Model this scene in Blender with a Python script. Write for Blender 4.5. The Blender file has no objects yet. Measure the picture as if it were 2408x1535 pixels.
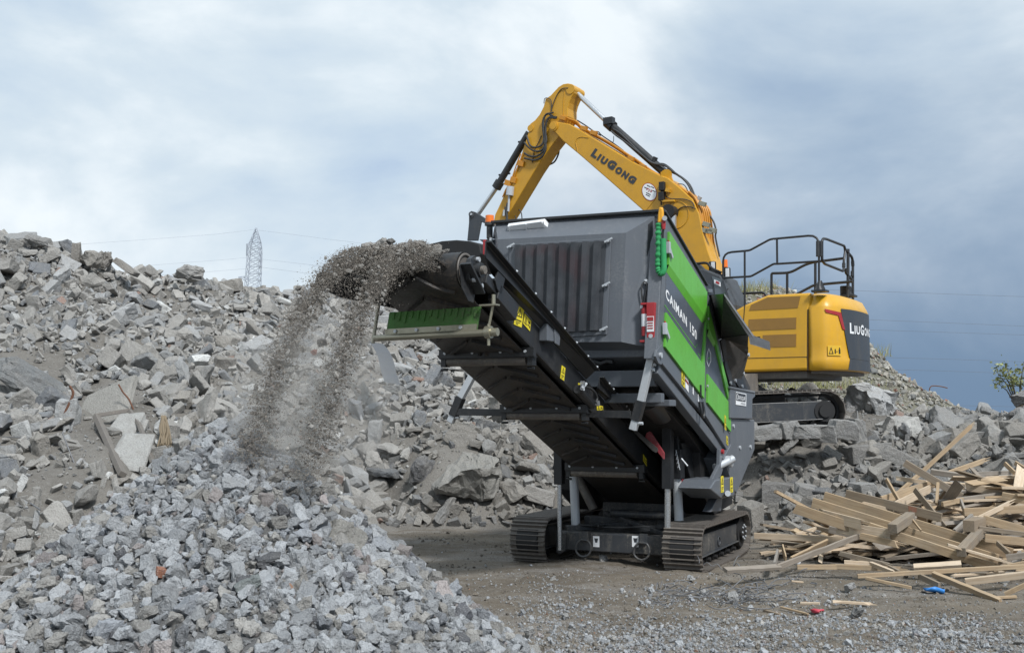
import bpy, bmesh, math, random
import numpy as np
from mathutils import Vector, Matrix, noise as mnoise

SC = bpy.context.scene
COL = SC.collection
R = math.radians

# ------------------------------------------------------------------ camera
# photo coordinates used below: 2408 px wide, 1535 px high, focal length 2513 px
FPX, CAM_H = 2513.0, 2.1
PITCH = math.atan(202.5 / FPX)
cam_d = bpy.data.cameras.new('camera')
cam_d.sensor_width = 36.0
cam_d.lens = 36.0 * FPX / 2408.0
cam_d.clip_end = 3000
cam_d.clip_start = 0.1
cam = bpy.data.objects.new('camera', cam_d)
COL.objects.link(cam)
cam.location = (0, 0, CAM_H)
cam.rotation_euler = (math.pi / 2 + PITCH, 0, 0)
SC.camera = cam

# ------------------------------------------------------------------ exposure
SC.view_settings.view_transform = 'Standard'
SC.view_settings.look = 'None'
SC.view_settings.gamma = 1.0
SC.view_settings.exposure = 0.25
SC.view_settings.use_curve_mapping = False

# ------------------------------------------------------------------ sun
SUN_EL, SUN_AZ = R(46), R(150)          # azimuth clockwise from +Y: behind the camera, to its right
sun_d = bpy.data.lights.new('sun', 'SUN')
sun_d.energy = 3.4
sun_d.angle = R(9)
sun_d.color = (1.0, 0.99, 0.97)
sun = bpy.data.objects.new('sun', sun_d)
COL.objects.link(sun)
_sd = Vector((math.sin(SUN_AZ) * math.cos(SUN_EL), math.cos(SUN_AZ) * math.cos(SUN_EL), math.sin(SUN_EL)))
sun.rotation_euler = _sd.to_track_quat('Z', 'Y').to_euler()

# ------------------------------------------------------------------ world: Nishita sky behind broken cloud
W = bpy.data.worlds.new('World')
SC.world = W
W.use_nodes = True
NT = W.node_tree
NT.nodes.clear()

class NB:
    """small helper for writing node trees"""
    def __init__(s, nt): s.nt = nt
    def n(s, t, **kw):
        x = s.nt.nodes.new(t)
        for k, v in kw.items(): setattr(x, k, v)
        return x
    def set(s, sock, v):
        if hasattr(v, 'is_output') or isinstance(v, bpy.types.NodeSocket): s.nt.links.new(v, sock)
        else: sock.default_value = v
    def math(s, op, a, b=0.0, c=None, clamp=False):
        x = s.n('ShaderNodeMath', operation=op, use_clamp=clamp)
        s.set(x.inputs[0], a); s.set(x.inputs[1], b)
        if c is not None: s.set(x.inputs[2], c)
        return x.outputs[0]
    def rng(s, v, a, b, lo=0.0, hi=1.0, smooth=True):
        x = s.n('ShaderNodeMapRange', interpolation_type='SMOOTHSTEP' if smooth else 'LINEAR')
        s.set(x.inputs['Value'], v)
        x.inputs['From Min'].default_value = a; x.inputs['From Max'].default_value = b
        x.inputs['To Min'].default_value = lo; x.inputs['To Max'].default_value = hi
        return x.outputs['Result']
    def noise(s, vec, scale, detail=4, rough=0.55, dist=0.0, col=False):
        x = s.n('ShaderNodeTexNoise')
        if vec is not None: s.set(x.inputs['Vector'], vec)
        x.inputs['Scale'].default_value = scale; x.inputs['Detail'].default_value = detail
        x.inputs['Roughness'].default_value = rough; x.inputs['Distortion'].default_value = dist
        return x.outputs['Color' if col else 'Fac']
    def mix(s, f, a, b, blend='MIX'):
        x = s.n('ShaderNodeMix', data_type='RGBA', blend_type=blend)
        s.set(x.inputs[0], f)
        for sock, v in ((x.inputs[6], a), (x.inputs[7], b)):
            if isinstance(v, (tuple, list)) and len(v) == 3: v = (*v, 1)
            s.set(sock, v)
        return x.outputs[2]
    def ramp(s, f, stops):
        x = s.n('ShaderNodeValToRGB')
        s.set(x.inputs[0], f)
        el = x.color_ramp.elements
        while len(el) < len(stops): el.new(0.5)
        for e, (p, c) in zip(el, stops): e.position = p; e.color = (*c, 1)
        return x.outputs[0]

b = NB(NT)
tc = b.n('ShaderNodeTexCoord')
D3 = tc.outputs['Generated']
sep = b.n('ShaderNodeSeparateXYZ'); NT.links.new(D3, sep.inputs[0])
dx, dy, dz = sep.outputs
az = b.math('ARCTAN2', dx, dy)
sky = b.n('ShaderNodeTexSky', sky_type='NISHITA')
sky.sun_disc = False
sky.sun_elevation = SUN_EL
sky.sun_rotation = SUN_AZ
sky.air_density = 1.0; sky.dust_density = 1.5
mp = b.n('ShaderNodeMapping'); NT.links.new(D3, mp.inputs[0])
mp.inputs['Scale'].default_value = (1.0, 1.0, 1.7)
mp.inputs['Location'].default_value = (2.35, 0.7, 0.4)
n1 = b.noise(mp.outputs[0], 2.6, 7, 0.52, 0.35)
n2 = b.noise(mp.outputs[0], 7.0, 6, 0.55, 0.2)
cl = b.math('ADD', b.math('MULTIPLY', n1, 0.75), b.math('MULTIPLY', n2, 0.25))
K = 10.0                                              # colours below are divided by the 0.1 background strength
def kc(r, g, bl): return (r * K, g * K, bl * K)
cloud = b.ramp(b.rng(cl, 0.34, 0.60, smooth=False),
               [(0.0, (0.41, 0.52, 0.67)), (0.35, (0.485, 0.59, 0.70)), (0.65, (0.58, 0.67, 0.745)), (1.0, (0.76, 0.82, 0.86))])
# a slate-blue rain bank low on the right, thinning upward
wob = b.math('MULTIPLY', b.math('SUBTRACT', n1, 0.5), 0.85)
bank_az = b.rng(b.math('ADD', az, b.math('MULTIPLY', wob, 0.6)), -0.10, 0.20)
bank_el = b.rng(b.math('ADD', dz, b.math('MULTIPLY', wob, 0.6)), 0.06, 0.46, 1.0, 0.0)
bank = b.math('MULTIPLY', bank_az, bank_el)
deep = b.rng(b.math('ADD', dz, b.math('MULTIPLY', wob, 0.3)), 0.0, 0.24, 1.0, 0.0)
bank_c = b.mix(deep, (0.225, 0.318, 0.45), (0.135, 0.212, 0.325))
cloud2 = b.mix(b.math('MULTIPLY', bank, 0.97), cloud, bank_c)
cloudK = b.n('ShaderNodeVectorMath', operation='SCALE'); NT.links.new(cloud2, cloudK.inputs[0]); cloudK.inputs['Scale'].default_value = K
gap = b.rng(cl, 0.30, 0.42, 0.80, 1.0)
skymix = b.mix(gap, sky.outputs[0], cloudK.outputs[0])
bg = b.n('ShaderNodeBackground'); bg.inputs['Strength'].default_value = 0.1
NT.links.new(skymix, bg.inputs[0])
wo = b.n('ShaderNodeOutputWorld'); NT.links.new(bg.outputs[0], wo.inputs[0])

# ------------------------------------------------------------------ helpers: rays of the photograph into the place
def ray(px, py):
    x = (px - 1204) / FPX; y = (767.5 - py) / FPX
    c, s = math.cos(PITCH), math.sin(PITCH)
    return np.array([x, c - s * y, s + c * y])
ORG = np.array([0, 0, CAM_H])
def at(px, py, Y):                       # world point on that sight line at distance Y in front of the camera
    d = ray(px, py); return ORG + d * (Y / d[1])
def on_ground(px, py, z=0.0):
    d = ray(px, py); return ORG + d * ((z - CAM_H) / d[2])
def project(p):
    p = np.asarray(p, float) - ORG
    c, s = math.cos(PITCH), math.sin(PITCH)
    dep = p[..., 1] * c + p[..., 2] * s
    up = -p[..., 1] * s + p[..., 2] * c
    return 1204 + FPX * p[..., 0] / dep, 767.5 - FPX * up / dep, dep

class Frame:
    """a vehicle's own axes: x to the right of its visible side, y away, z up"""
    def __init__(s, ox, oy, yaw):
        s.o = np.array([ox, oy, 0.0]); s.yaw = yaw
        c, sn = math.cos(yaw), math.sin(yaw)
        s.ex = np.array([c, sn, 0]); s.ey = np.array([-sn, c, 0])
        s.ol = s.loc(ORG)
    def loc(s, p):
        q = np.asarray(p) - s.o; return np.array([q @ s.ex, q @ s.ey, q[2]])
    def w(s, p): return s.o + s.ex * p[0] + s.ey * p[1] + np.array([0, 0, p[2]])
    def P(s, p, ax, val):
        d = ray(*p); d = np.array([d @ s.ex, d @ s.ey, d[2]])
        t = (val - s.ol[ax]) / d[ax]; return s.ol + t * d
    def X(s, p, v=0.0): return s.P(p, 0, v)
    def Y(s, p, v=0.0): return s.P(p, 1, v)
    def Z(s, p, v=0.0): return s.P(p, 2, v)

def crop(x0, y0, sc):
    return lambda x, y: ((x0 + x / sc) / 1.701, (y0 + y / sc) / 1.701)
c1 = crop(1400, 800, 2.1925); c2 = crop(1900, 800, 2.1933); c3 = crop(2400, 800, 1.705)
c4 = crop(1700, 1300, 2.1925); c5 = crop(2300, 1400, 1.61625); c6 = crop(1950, 1750, 2.09391)
c7 = crop(1800, 250, 2.18909); c8 = crop(2750, 850, 1.70556); c10 = crop(2900, 1650, 1.9189)
c11 = crop(2280, 1380, 2.9524); c12 = crop(2780, 1080, 2.4765)

# ------------------------------------------------------------------ helpers: meshes
class MB:
    def __init__(s): s.v = []; s.f = []; s.m = []; s.s = []; s.marks = []
    def mark(s): s.marks.append((len(s.v), len(s.f))); return s          # the next shapes become an object of their own
    def _add(s, vs, fs, m=0, sm=False):
        o = len(s.v); s.v += [tuple(map(float, q)) for q in vs]
        for f in fs:
            s.f.append([i + o for i in f]); s.m.append(m); s.s.append(sm)
        return s
    def poly(s, pts, m=0): return s._add(pts, [list(range(len(pts)))], m)
    def prism(s, pts, ext, m=0, caps=True):
        """polygon swept by the vector ext"""
        n = len(pts); e = np.asarray(ext, float)
        P0 = [np.asarray(p, float) for p in pts]
        vs = P0 + [p + e for p in P0]
        fs = [[i, (i + 1) % n, n + (i + 1) % n, n + i] for i in range(n)]
        if caps: fs += [list(range(n))[::-1], list(range(n, 2 * n))]
        return s._add(vs, fs, m)
    def loft(s, rings, m=0, close=True, caps=True, sm=False):
        n = len(rings[0]); vs = [p for r in rings for p in r]; fs = []
        for k in range(len(rings) - 1):
            for i in range(n if close else n - 1):
                j = (i + 1) % n
                fs.append([k * n + i, k * n + j, (k + 1) * n + j, (k + 1) * n + i])
        s._add(vs, fs, m, sm)
        if caps and close:
            s._add(rings[0], [list(range(n))[::-1]], m); s._add(rings[-1], [list(range(n))], m)
        return s
    def box(s, lo, hi, m=0):
        x0, y0, z0 = lo; x1, y1, z1 = hi
        return s.prism([(x0, y0, z0), (x1, y0, z0), (x1, y1, z0), (x0, y1, z0)], (0, 0, z1 - z0), m)
    def bar(s, a, c, w, h, up=(0, 0, 1), m=0):
        """box-section bar from a to c, w across, h along up"""
        a = np.asarray(a, float); c = np.asarray(c, float); d = c - a; d = d / np.linalg.norm(d)
        r = np.cross(d, up); r = r / np.linalg.norm(r); u = np.cross(r, d)
        q = [a + r * sx * w / 2 + u * sy * h / 2 for sx, sy in ((-1, -1), (1, -1), (1, 1), (-1, 1))]
        return s.prism(q, c - a, m)
    def tube(s, pts, r, n=8, m=0, caps=True):
        P = [np.asarray(p, float) for p in pts]
        rad = r if isinstance(r, (list, tuple)) else [r] * len(P)
        rings = []; pu = None
        for i, p in enumerate(P):
            d = (P[min(i + 1, len(P) - 1)] - P[max(i - 1, 0)]); d = d / (np.linalg.norm(d) + 1e-9)
            if pu is None:
                ref = np.array([0, 0, 1.0]) if abs(d[2]) < 0.9 else np.array([1.0, 0, 0])
                pu = np.cross(d, ref)
            u = pu - d * (pu @ d); u = u / (np.linalg.norm(u) + 1e-9); pu = u; w = np.cross(d, u)
            rings.append([p + rad[i] * (u * math.cos(t) + w * math.sin(t)) for t in np.linspace(0, 2 * math.pi, n, endpoint=False)])
        return s.loft(rings, m, True, caps, True)
    def cyl(s, a, c, r, n=16, m=0, r2=None): return s.tube([a, c], [r, r if r2 is None else r2], n, m)
    def disc_ring(s, c, ax, r0, r1, h, n=20, m=0):
        a = np.asarray(c, float); ax = np.asarray(ax, float); ax = ax / np.linalg.norm(ax)
        ref = np.array([0, 0, 1.0]) if abs(ax[2]) < 0.9 else np.array([1.0, 0, 0])
        u = np.cross(ax, ref); u = u / np.linalg.norm(u); w = np.cross(ax, u)
        ring = lambda r, o: [a + ax * o + r * (u * math.cos(t) + w * math.sin(t)) for t in np.linspace(0, 2 * math.pi, n, endpoint=False)]
        return s.loft([ring(r0, 0), ring(r1, 0), ring(r1, h), ring(r0, h), ring(r0, 0)], m, True, False, True)
    def mesh(s, name, mats):
        me = bpy.data.meshes.new(name)
        me.from_pydata(s.v, [], s.f)
        for mt in (mats if isinstance(mats, (list, tuple)) else [mats]): me.materials.append(mt)
        me.polygons.foreach_set('material_index', s.m)
        me.polygons.foreach_set('use_smooth', s.s)
        bm = bmesh.new(); bm.from_mesh(me)
        bmesh.ops.recalc_face_normals(bm, faces=bm.faces)
        bm.to_mesh(me); bm.free(); me.update()
        return me
    def build(s, name, mats, parent=None, bevel=0.0, label=None):
        if s.marks:
            mk = s.marks + [(len(s.v), len(s.f))]; s.marks = []; o = None
            for (v0, f0), (v1, f1) in zip(mk[:-1], mk[1:]):
                q = MB(); q.v = s.v[v0:v1]; q.f = [[i - v0 for i in f] for f in s.f[f0:f1]]; q.m = s.m[f0:f1]; q.s = s.s[f0:f1]
                if q.f: o = q.build(name, mats, parent, bevel, label)
            return o
        o = bpy.data.objects.new(name, s.mesh(name, mats)); COL.objects.link(o)
        if parent is not None: o.parent = parent
        if bevel:
            mo = o.modifiers.new('bevel', 'BEVEL'); mo.width = bevel; mo.segments = 2
            mo.limit_method = 'ANGLE'; mo.angle_limit = R(35); mo.harden_normals = False
        if label: o['label'] = label
        return o

def smooth_path(pts, k=6):
    """Catmull-Rom through the points"""
    P = [np.asarray(p, float) for p in pts]; Q = [2 * P[0] - P[1]] + P + [2 * P[-1] - P[-2]]; out = []
    for i in range(1, len(Q) - 2):
        p0, p1, p2, p3 = Q[i - 1:i + 3]
        for t in np.linspace(0, 1, k, endpoint=False):
            out.append(0.5 * (2 * p1 + (p2 - p0) * t + (2 * p0 - 5 * p1 + 4 * p2 - p3) * t * t + (3 * p1 - p0 - 3 * p2 + p3) * t ** 3))
    out.append(P[-1]); return out

def tag(o, label=None, cat=None, group=None, kind=None):
    if label: o['label'] = label
    if cat: o['category'] = cat
    if group: o['group'] = group
    if kind: o['kind'] = kind
    return o
def empty(name, loc=(0, 0, 0), yaw=0.0):
    o = bpy.data.objects.new(name, None); COL.objects.link(o)
    o.location = loc; o.rotation_euler = (0, 0, yaw); o.empty_display_size = 0.2
    return o

_tcache = {}
def text_verts(txt, bold=0.012, shear=0.0):
    cu = bpy.data.curves.new('t', 'FONT'); cu.body = txt; cu.offset = bold; cu.resolution_u = 3; cu.shear = shear
    cu.space_character = 1.0 + bold * 5.0
    o = bpy.data.objects.new('t', cu); COL.objects.link(o)
    dg = bpy.context.evaluated_depsgraph_get(); dg.update()
    me = bpy.data.meshes.new_from_object(o.evaluated_get(dg))
    v = np.array([q.co[:] for q in me.vertices]); f = [list(p.vertices) for p in me.polygons]
    bpy.data.objects.remove(o); bpy.data.curves.remove(cu); bpy.data.meshes.remove(me)
    lo = v.min(0); hi = v.max(0)
    v[:, 0] = (v[:, 0] - lo[0]) / (hi[0] - lo[0]); v[:, 1] = (v[:, 1] - lo[1]) / (hi[1] - lo[1])
    return v, f
def lettering(txt, O, U, V, mat, parent, name='lettering', bold=0.012, shear=0.0, fn=None):
    v, f = text_verts(txt, bold, shear)
    O, U, V = (np.asarray(q, float) for q in (O, U, V))
    co = [O + U * a + V * c for a, c, _ in v] if fn is None else [fn(a, c) for a, c, _ in v]
    me = bpy.data.meshes.new(name); me.from_pydata([tuple(q) for q in co], [], f); me.materials.append(mat); me.update()
    o = bpy.data.objects.new(name, me); COL.objects.link(o); o.parent = parent
    return o
# ------------------------------------------------------------------ materials
def new_mat(name):
    m = bpy.data.materials.new(name); m.use_nodes = True
    nt = m.node_tree; bs = nt.nodes['Principled BSDF']
    return m, NB(nt), bs
def paint(name, col, rough=0.4, dust=0.25, dustcol=(0.23, 0.22, 0.20), metal=0.0, scratch=0.0, bump=0.0, spec=0.5, rust=0.0):
    """painted or bare metal with dust, streaks and faint unevenness"""
    m, b, bs = new_mat(name)
    tc = b.n('ShaderNodeTexCoord').outputs['Object']
    n = b.noise(tc, 2.3, 6, 0.62, 0.4); nf = b.noise(tc, 38.0, 4, 0.6)
    mp = b.n('ShaderNodeMapping'); b.nt.links.new(tc, mp.inputs[0]); mp.inputs['Scale'].default_value = (14, 14, 0.9)
    st = b.noise(mp.outputs[0], 1.0, 3, 0.6)
    c = b.mix(b.math('MULTIPLY', b.rng(n, 0.35, 0.7), 0.35), (*col, 1), tuple(q * 0.72 for q in col))
    d = b.math('MULTIPLY', b.math('ADD', b.rng(n, 0.42, 0.72), b.math('MULTIPLY', b.rng(st, 0.48, 0.75), 0.8)), b.rng(nf, 0.3, 0.75))
    c = b.mix(b.math('MULTIPLY', d, dust, clamp=True), c, (*dustcol, 1))
    if rust:
        c = b.mix(b.math('MULTIPLY', b.rng(b.noise(tc, 5.0, 7, 0.7), 0.5, 0.66), rust, clamp=True), c, (0.075, 0.05, 0.036, 1))
    b.nt.links.new(c, bs.inputs['Base Color'])
    b.nt.links.new(b.math('ADD', b.math('MULTIPLY', d, 0.35), rough, clamp=True), bs.inputs['Roughness'])
    bs.inputs['Metallic'].default_value = metal
    bs.inputs['Specular IOR Level'].default_value = spec
    if bump:
        bp = b.n('ShaderNodeBump'); bp.inputs['Strength'].default_value = bump; bp.inputs['Distance'].default_value = 0.01
        b.nt.links.new(b.noise(tc, 26.0, 5, 0.65), bp.inputs['Height']); b.nt.links.new(bp.outputs[0], bs.inputs['Normal'])
    return m
M = {}
M['anthracite'] = paint('anthracite_paint', (0.108, 0.120, 0.138), 0.36, 0.42, (0.22, 0.225, 0.235))
M['band_grey'] = paint('band_grey_paint', (0.088, 0.103, 0.13), 0.36, 0.12)
M['black'] = paint('black_paint', (0.016, 0.0175, 0.020), 0.38, 0.28, (0.10, 0.095, 0.088), bump=0.06)
M['deep_black'] = paint('dull_black_steel', (0.010, 0.010, 0.011), 0.6, 0.25, (0.05, 0.046, 0.042))
M['green'] = paint('green_paint', (0.115, 0.415, 0.045), 0.34, 0.16, (0.25, 0.27, 0.2))
M['dark_green'] = paint('green_scraper_plate', (0.05, 0.17, 0.025), 0.55, 0.6, (0.13, 0.12, 0.09))
M['yellow'] = paint('yellow_paint', (0.62, 0.335, 0.02), 0.33, 0.18, (0.42, 0.33, 0.2))
M['boom_yellow'] = paint('boom_yellow_paint', (0.57, 0.295, 0.018), 0.34, 0.22, (0.36, 0.26, 0.14))
M['pipe_orange'] = paint('pipe_orange_paint', (0.52, 0.22, 0.016), 0.34, 0.12)
M['vent'] = paint('perforated_vent_paint', (0.27, 0.145, 0.030), 0.6, 0.1)
M['cw_grey'] = paint('counterweight_grey', (0.040, 0.047, 0.057), 0.45, 0.18)
M['red'] = paint('red_paint', (0.34, 0.022, 0.028), 0.4, 0.15)
M['dark_red'] = paint('dusty_red_plate', (0.24, 0.022, 0.032), 0.5, 0.35)
M['white'] = paint('white_plastic', (0.72, 0.74, 0.76), 0.35, 0.08)
M['white_print'] = paint('white_print', (0.78, 0.80, 0.82), 0.5, 0.03)
M['sticker_yellow'] = paint('yellow_sticker', (0.72, 0.60, 0.03), 0.45, 0.06)
M['print_black'] = paint('black_print', (0.012, 0.012, 0.013), 0.6, 0.0)
M['print_grey'] = paint('dark_grey_print', (0.035, 0.04, 0.05), 0.5, 0.05)
M['zinc'] = paint('zinc_steel', (0.52, 0.55, 0.58), 0.40, 0.2, (0.3, 0.3, 0.3), metal=0.3)
M['zinc_yellow'] = paint('yellow_zinc_steel', (0.36, 0.34, 0.26), 0.34, 0.35, (0.2, 0.19, 0.16), metal=0.7)
M['chrome'] = paint('chrome_rod', (0.62, 0.64, 0.66), 0.25, 0.0, metal=0.85)
M['worn_steel'] = paint('worn_steel', (0.125, 0.113, 0.102), 0.5, 0.95, (0.27, 0.24, 0.20), metal=0.1, bump=0.35, rust=0.3)
M['dusty_frame'] = paint('dusty_track_frame', (0.036, 0.04, 0.046), 0.42, 0.8, (0.19, 0.172, 0.145), bump=0.1)
M['hopper'] = paint('scraped_hopper_steel', (0.045, 0.044, 0.043), 0.4, 0.55, (0.15, 0.13, 0.115), metal=0.3, bump=0.1)
M['rubber'] = paint('black_rubber_belt', (0.020, 0.0195, 0.0195), 0.5, 0.8, (0.11, 0.085, 0.064), bump=0.25)
M['hose'] = paint('black_hose', (0.028, 0.030, 0.032), 0.5, 0.3, (0.2, 0.2, 0.2))
M['beacon'] = paint('amber_plastic', (0.80, 0.18, 0.02), 0.25, 0.05)
M['sling'] = paint('green_sling_fabric', (0.03, 0.30, 0.10), 0.85, 0.25, (0.05, 0.12, 0.07), bump=0.4)
M['hook_yellow'] = paint('yellow_hook_paint', (0.75, 0.36, 0.015), 0.4, 0.1)
M['pylon'] = paint('galvanised_pylon', (0.42, 0.465, 0.53), 0.6, 0.1)
M['wire'] = paint('steel_wire', (0.15, 0.155, 0.165), 0.5, 0.3, (0.22, 0.21, 0.2), metal=0.3)
M['rusty'] = paint('rusty_steel', (0.14, 0.06, 0.032), 0.75, 0.4, (0.17, 0.14, 0.12))
M['blue_cloth'] = paint('blue_plastic', (0.03, 0.22, 0.62), 0.45, 0.1)
M['pink_cloth'] = paint('red_plastic_scrap', (0.55, 0.06, 0.09), 0.5, 0.1)
M['fleece'] = paint('grey_fleece', (0.085, 0.095, 0.108), 0.9, 0.3, bump=0.3)
M['straw'] = paint('dirty_rope_fibre', (0.20, 0.155, 0.10), 0.95, 0.4, (0.2, 0.18, 0.15), bump=0.5)
M['bark'] = paint('bark', (0.09, 0.075, 0.055), 0.9, 0.2)
M['lip'] = paint('skylit_lip_paint', (0.20, 0.21, 0.225), 0.5, 0.3, (0.3, 0.3, 0.3))  # worn grey paint, lightened in colour for the sky it faces
M['dusty_steel'] = paint('dusty_brown_steel', (0.15, 0.135, 0.12), 0.6, 0.7, (0.26, 0.24, 0.21))
M['rear_sticker'] = paint('amber_sticker', (0.68, 0.42, 0.03), 0.45, 0.06)
M['stain'] = paint('oily_streak', (0.022, 0.024, 0.028), 0.35, 0.1)
def leaf_mat(name, col):
    m, b, bs = new_mat(name)
    oi = b.noise(b.n('ShaderNodeTexCoord').outputs['Object'], 1.7, 3)
    b.nt.links.new(b.mix(b.rng(oi, 0.3, 0.7), tuple(q * 0.6 for q in col), tuple(min(1, q * 1.3) for q in col)), bs.inputs['Base Color'])
    bs.inputs['Roughness'].default_value = 0.6
    return m
M['leaf'] = leaf_mat('spring_leaf', (0.24, 0.265, 0.10))
M['grass'] = leaf_mat('dry_grass', (0.19, 0.19, 0.075))
M['weed'] = leaf_mat('weed', (0.06, 0.12, 0.025))
def glass_mat():
    m, b, bs = new_mat('cab_glass')
    bs.inputs['Base Color'].default_value = (0.07, 0.09, 0.105, 1); bs.inputs['Roughness'].default_value = 0.05
    bs.inputs['Specular IOR Level'].default_value = 0.8
    return m
M['glass'] = glass_mat()
def grille_mat():
    """fine woven mesh seen at a distance: dark, faint ribs"""
    m, b, bs = new_mat('mesh_screen')
    tc = b.n('ShaderNodeTexCoord').outputs['Object']
    n = b.noise(tc, 3.0, 4, 0.6)
    c = b.mix(b.rng(n, 0.35, 0.7), (0.030, 0.034, 0.040, 1), (0.055, 0.06, 0.068, 1))
    red = b.rng(b.noise(tc, 1.3, 2, 0.5), 0.55, 0.68)
    c = b.mix(b.math('MULTIPLY', red, 0.35), c, (0.07, 0.024, 0.028, 1))
    b.nt.links.new(c, bs.inputs['Base Color']); bs.inputs['Roughness'].default_value = 0.5
    w = b.n('ShaderNodeTexChecker'); b.nt.links.new(tc, w.inputs[0]); w.inputs['Scale'].default_value = 160
    bp = b.n('ShaderNodeBump'); bp.inputs['Strength'].default_value = 0.25; bp.inputs['Distance'].default_value = 0.004
    b.nt.links.new(w.outputs['Fac'], bp.inputs['Height']); b.nt.links.new(bp.outputs[0], bs.inputs['Normal'])
    return m
M['screen'] = grille_mat()
def stone_mat(name, speck=(0.14, 0.145, 0.155), fine=55.0, bump=0.9, dirt=0.45, gain=1.0):
    """broken concrete or stone: the tint of each piece comes from the mesh, grain and dust from noise"""
    m, b, bs = new_mat(name)
    at_ = b.n('ShaderNodeAttribute', attribute_name='tint').outputs['Color']
    tc = b.n('ShaderNodeNewGeometry').outputs['Position']
    n1 = b.noise(tc, 4.5, 5, 0.65); n2 = b.noise(tc, fine, 4, 0.7); n3 = b.noise(tc, 17.0, 5, 0.68)
    c = b.mix(b.math('MULTIPLY', b.rng(n1, 0.35, 0.72), dirt), at_, (0.268, 0.256, 0.236, 1))
    c = b.mix(b.math('MULTIPLY', b.rng(n3, 0.55, 0.78), 0.32), c, (*speck, 1))
    c = b.mix(b.math('MULTIPLY', b.rng(n2, 0.52, 0.72), 0.5), c, (0.52, 0.525, 0.525, 1))
    c = b.mix(b.math('MULTIPLY', b.rng(n2, 0.50, 0.30), 0.5), c, (0.13, 0.13, 0.132, 1))
    b.nt.links.new(c, bs.inputs['Base Color']); bs.inputs['Roughness'].default_value = 0.92
    bs.inputs['Specular IOR Level'].default_value = 0.25
    bp = b.n('ShaderNodeBump'); bp.inputs['Strength'].default_value = bump; bp.inputs['Distance'].default_value = 0.035
    b.nt.links.new(b.math('ADD', b.math('MULTIPLY', n3, 1.3), b.math('MULTIPLY', n2, 0.8)), bp.inputs['Height'])
    b.nt.links.new(bp.outputs[0], bs.inputs['Normal'])
    return m
M['stone'] = stone_mat('broken_concrete', dirt=0.5)
M['crushed'] = stone_mat('crushed_concrete', fine=70.0, dirt=0.25)
M['falling'] = stone_mat('falling_debris', fine=90.0, dirt=0.3)
def dirt_mat(name, c0, c1, c2, scale=1.0, bump=0.6, pale=None, wet=None):
    m, b, bs = new_mat(name)
    tc = b.n('ShaderNodeTexCoord').outputs['Object']
    n1 = b.noise(tc, 0.55 * scale, 6, 0.6, 0.6); n2 = b.noise(tc, 9.0 * scale, 6, 0.7); n3 = b.noise(tc, 46.0, 4, 0.7)
    c = b.mix(b.rng(n1, 0.36, 0.64), c0, c1)
    c = b.mix(b.math('MULTIPLY', b.rng(n2, 0.45, 0.75), 0.7), c, c2)
    c = b.mix(b.math('MULTIPLY', b.rng(n3, 0.55, 0.72), 0.5), c, (0.36, 0.355, 0.34, 1))
    c = b.mix(b.math('MULTIPLY', b.rng(n3, 0.48, 0.30), 0.5), c, (0.07, 0.065, 0.058, 1))
    if pale:
        mp = b.n('ShaderNodeMapping'); b.nt.links.new(tc, mp.inputs[0]); mp.inputs['Scale'].default_value = (0.30, 0.9, 1); mp.inputs['Location'].default_value = (3.1, 1.7, 0)
        c = b.mix(b.math('MULTIPLY', b.math('MULTIPLY', b.rng(b.noise(mp.outputs[0], 1.4, 9, 0.72, 0.3), 0.44, 0.66), b.rng(n3, 0.30, 0.6)), 0.6), c, (*pale, 1))
    n4 = b.noise(tc, 120.0, 3, 0.7); c = b.mix(b.math('MULTIPLY', b.rng(n4, 0.40, 0.62), 0.45), c, tuple(q * 0.55 for q in c1))
    b.nt.links.new(c, bs.inputs['Base Color']); bs.inputs['Roughness'].default_value = 0.95
    bs.inputs['Specular IOR Level'].default_value = 0.2
    bp = b.n('ShaderNodeBump'); bp.inputs['Strength'].default_value = bump; bp.inputs['Distance'].default_value = 0.04
    b.nt.links.new(b.math('ADD', n2, b.math('MULTIPLY', n3, 0.5)), bp.inputs['Height'])
    b.nt.links.new(bp.outputs[0], bs.inputs['Normal'])
    return m
M['ground'] = dirt_mat('yard_dirt', (0.195, 0.166, 0.130), (0.118, 0.099, 0.077), (0.25, 0.23, 0.198), pale=(0.34, 0.335, 0.33))
M['heap_dirt'] = dirt_mat('heap_dust', (0.215, 0.203, 0.184), (0.165, 0.154, 0.138), (0.27, 0.26, 0.243), scale=1.6, bump=0.9)
M['pile_fines'] = dirt_mat('pile_fines', (0.20, 0.205, 0.21), (0.16, 0.16, 0.16), (0.26, 0.265, 0.27), scale=3.0, bump=1.0)
M['hill'] = dirt_mat('gravel_hill_earth', (0.20, 0.19, 0.15), (0.15, 0.15, 0.11), (0.27, 0.25, 0.21), scale=1.4, bump=1.0)
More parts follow.
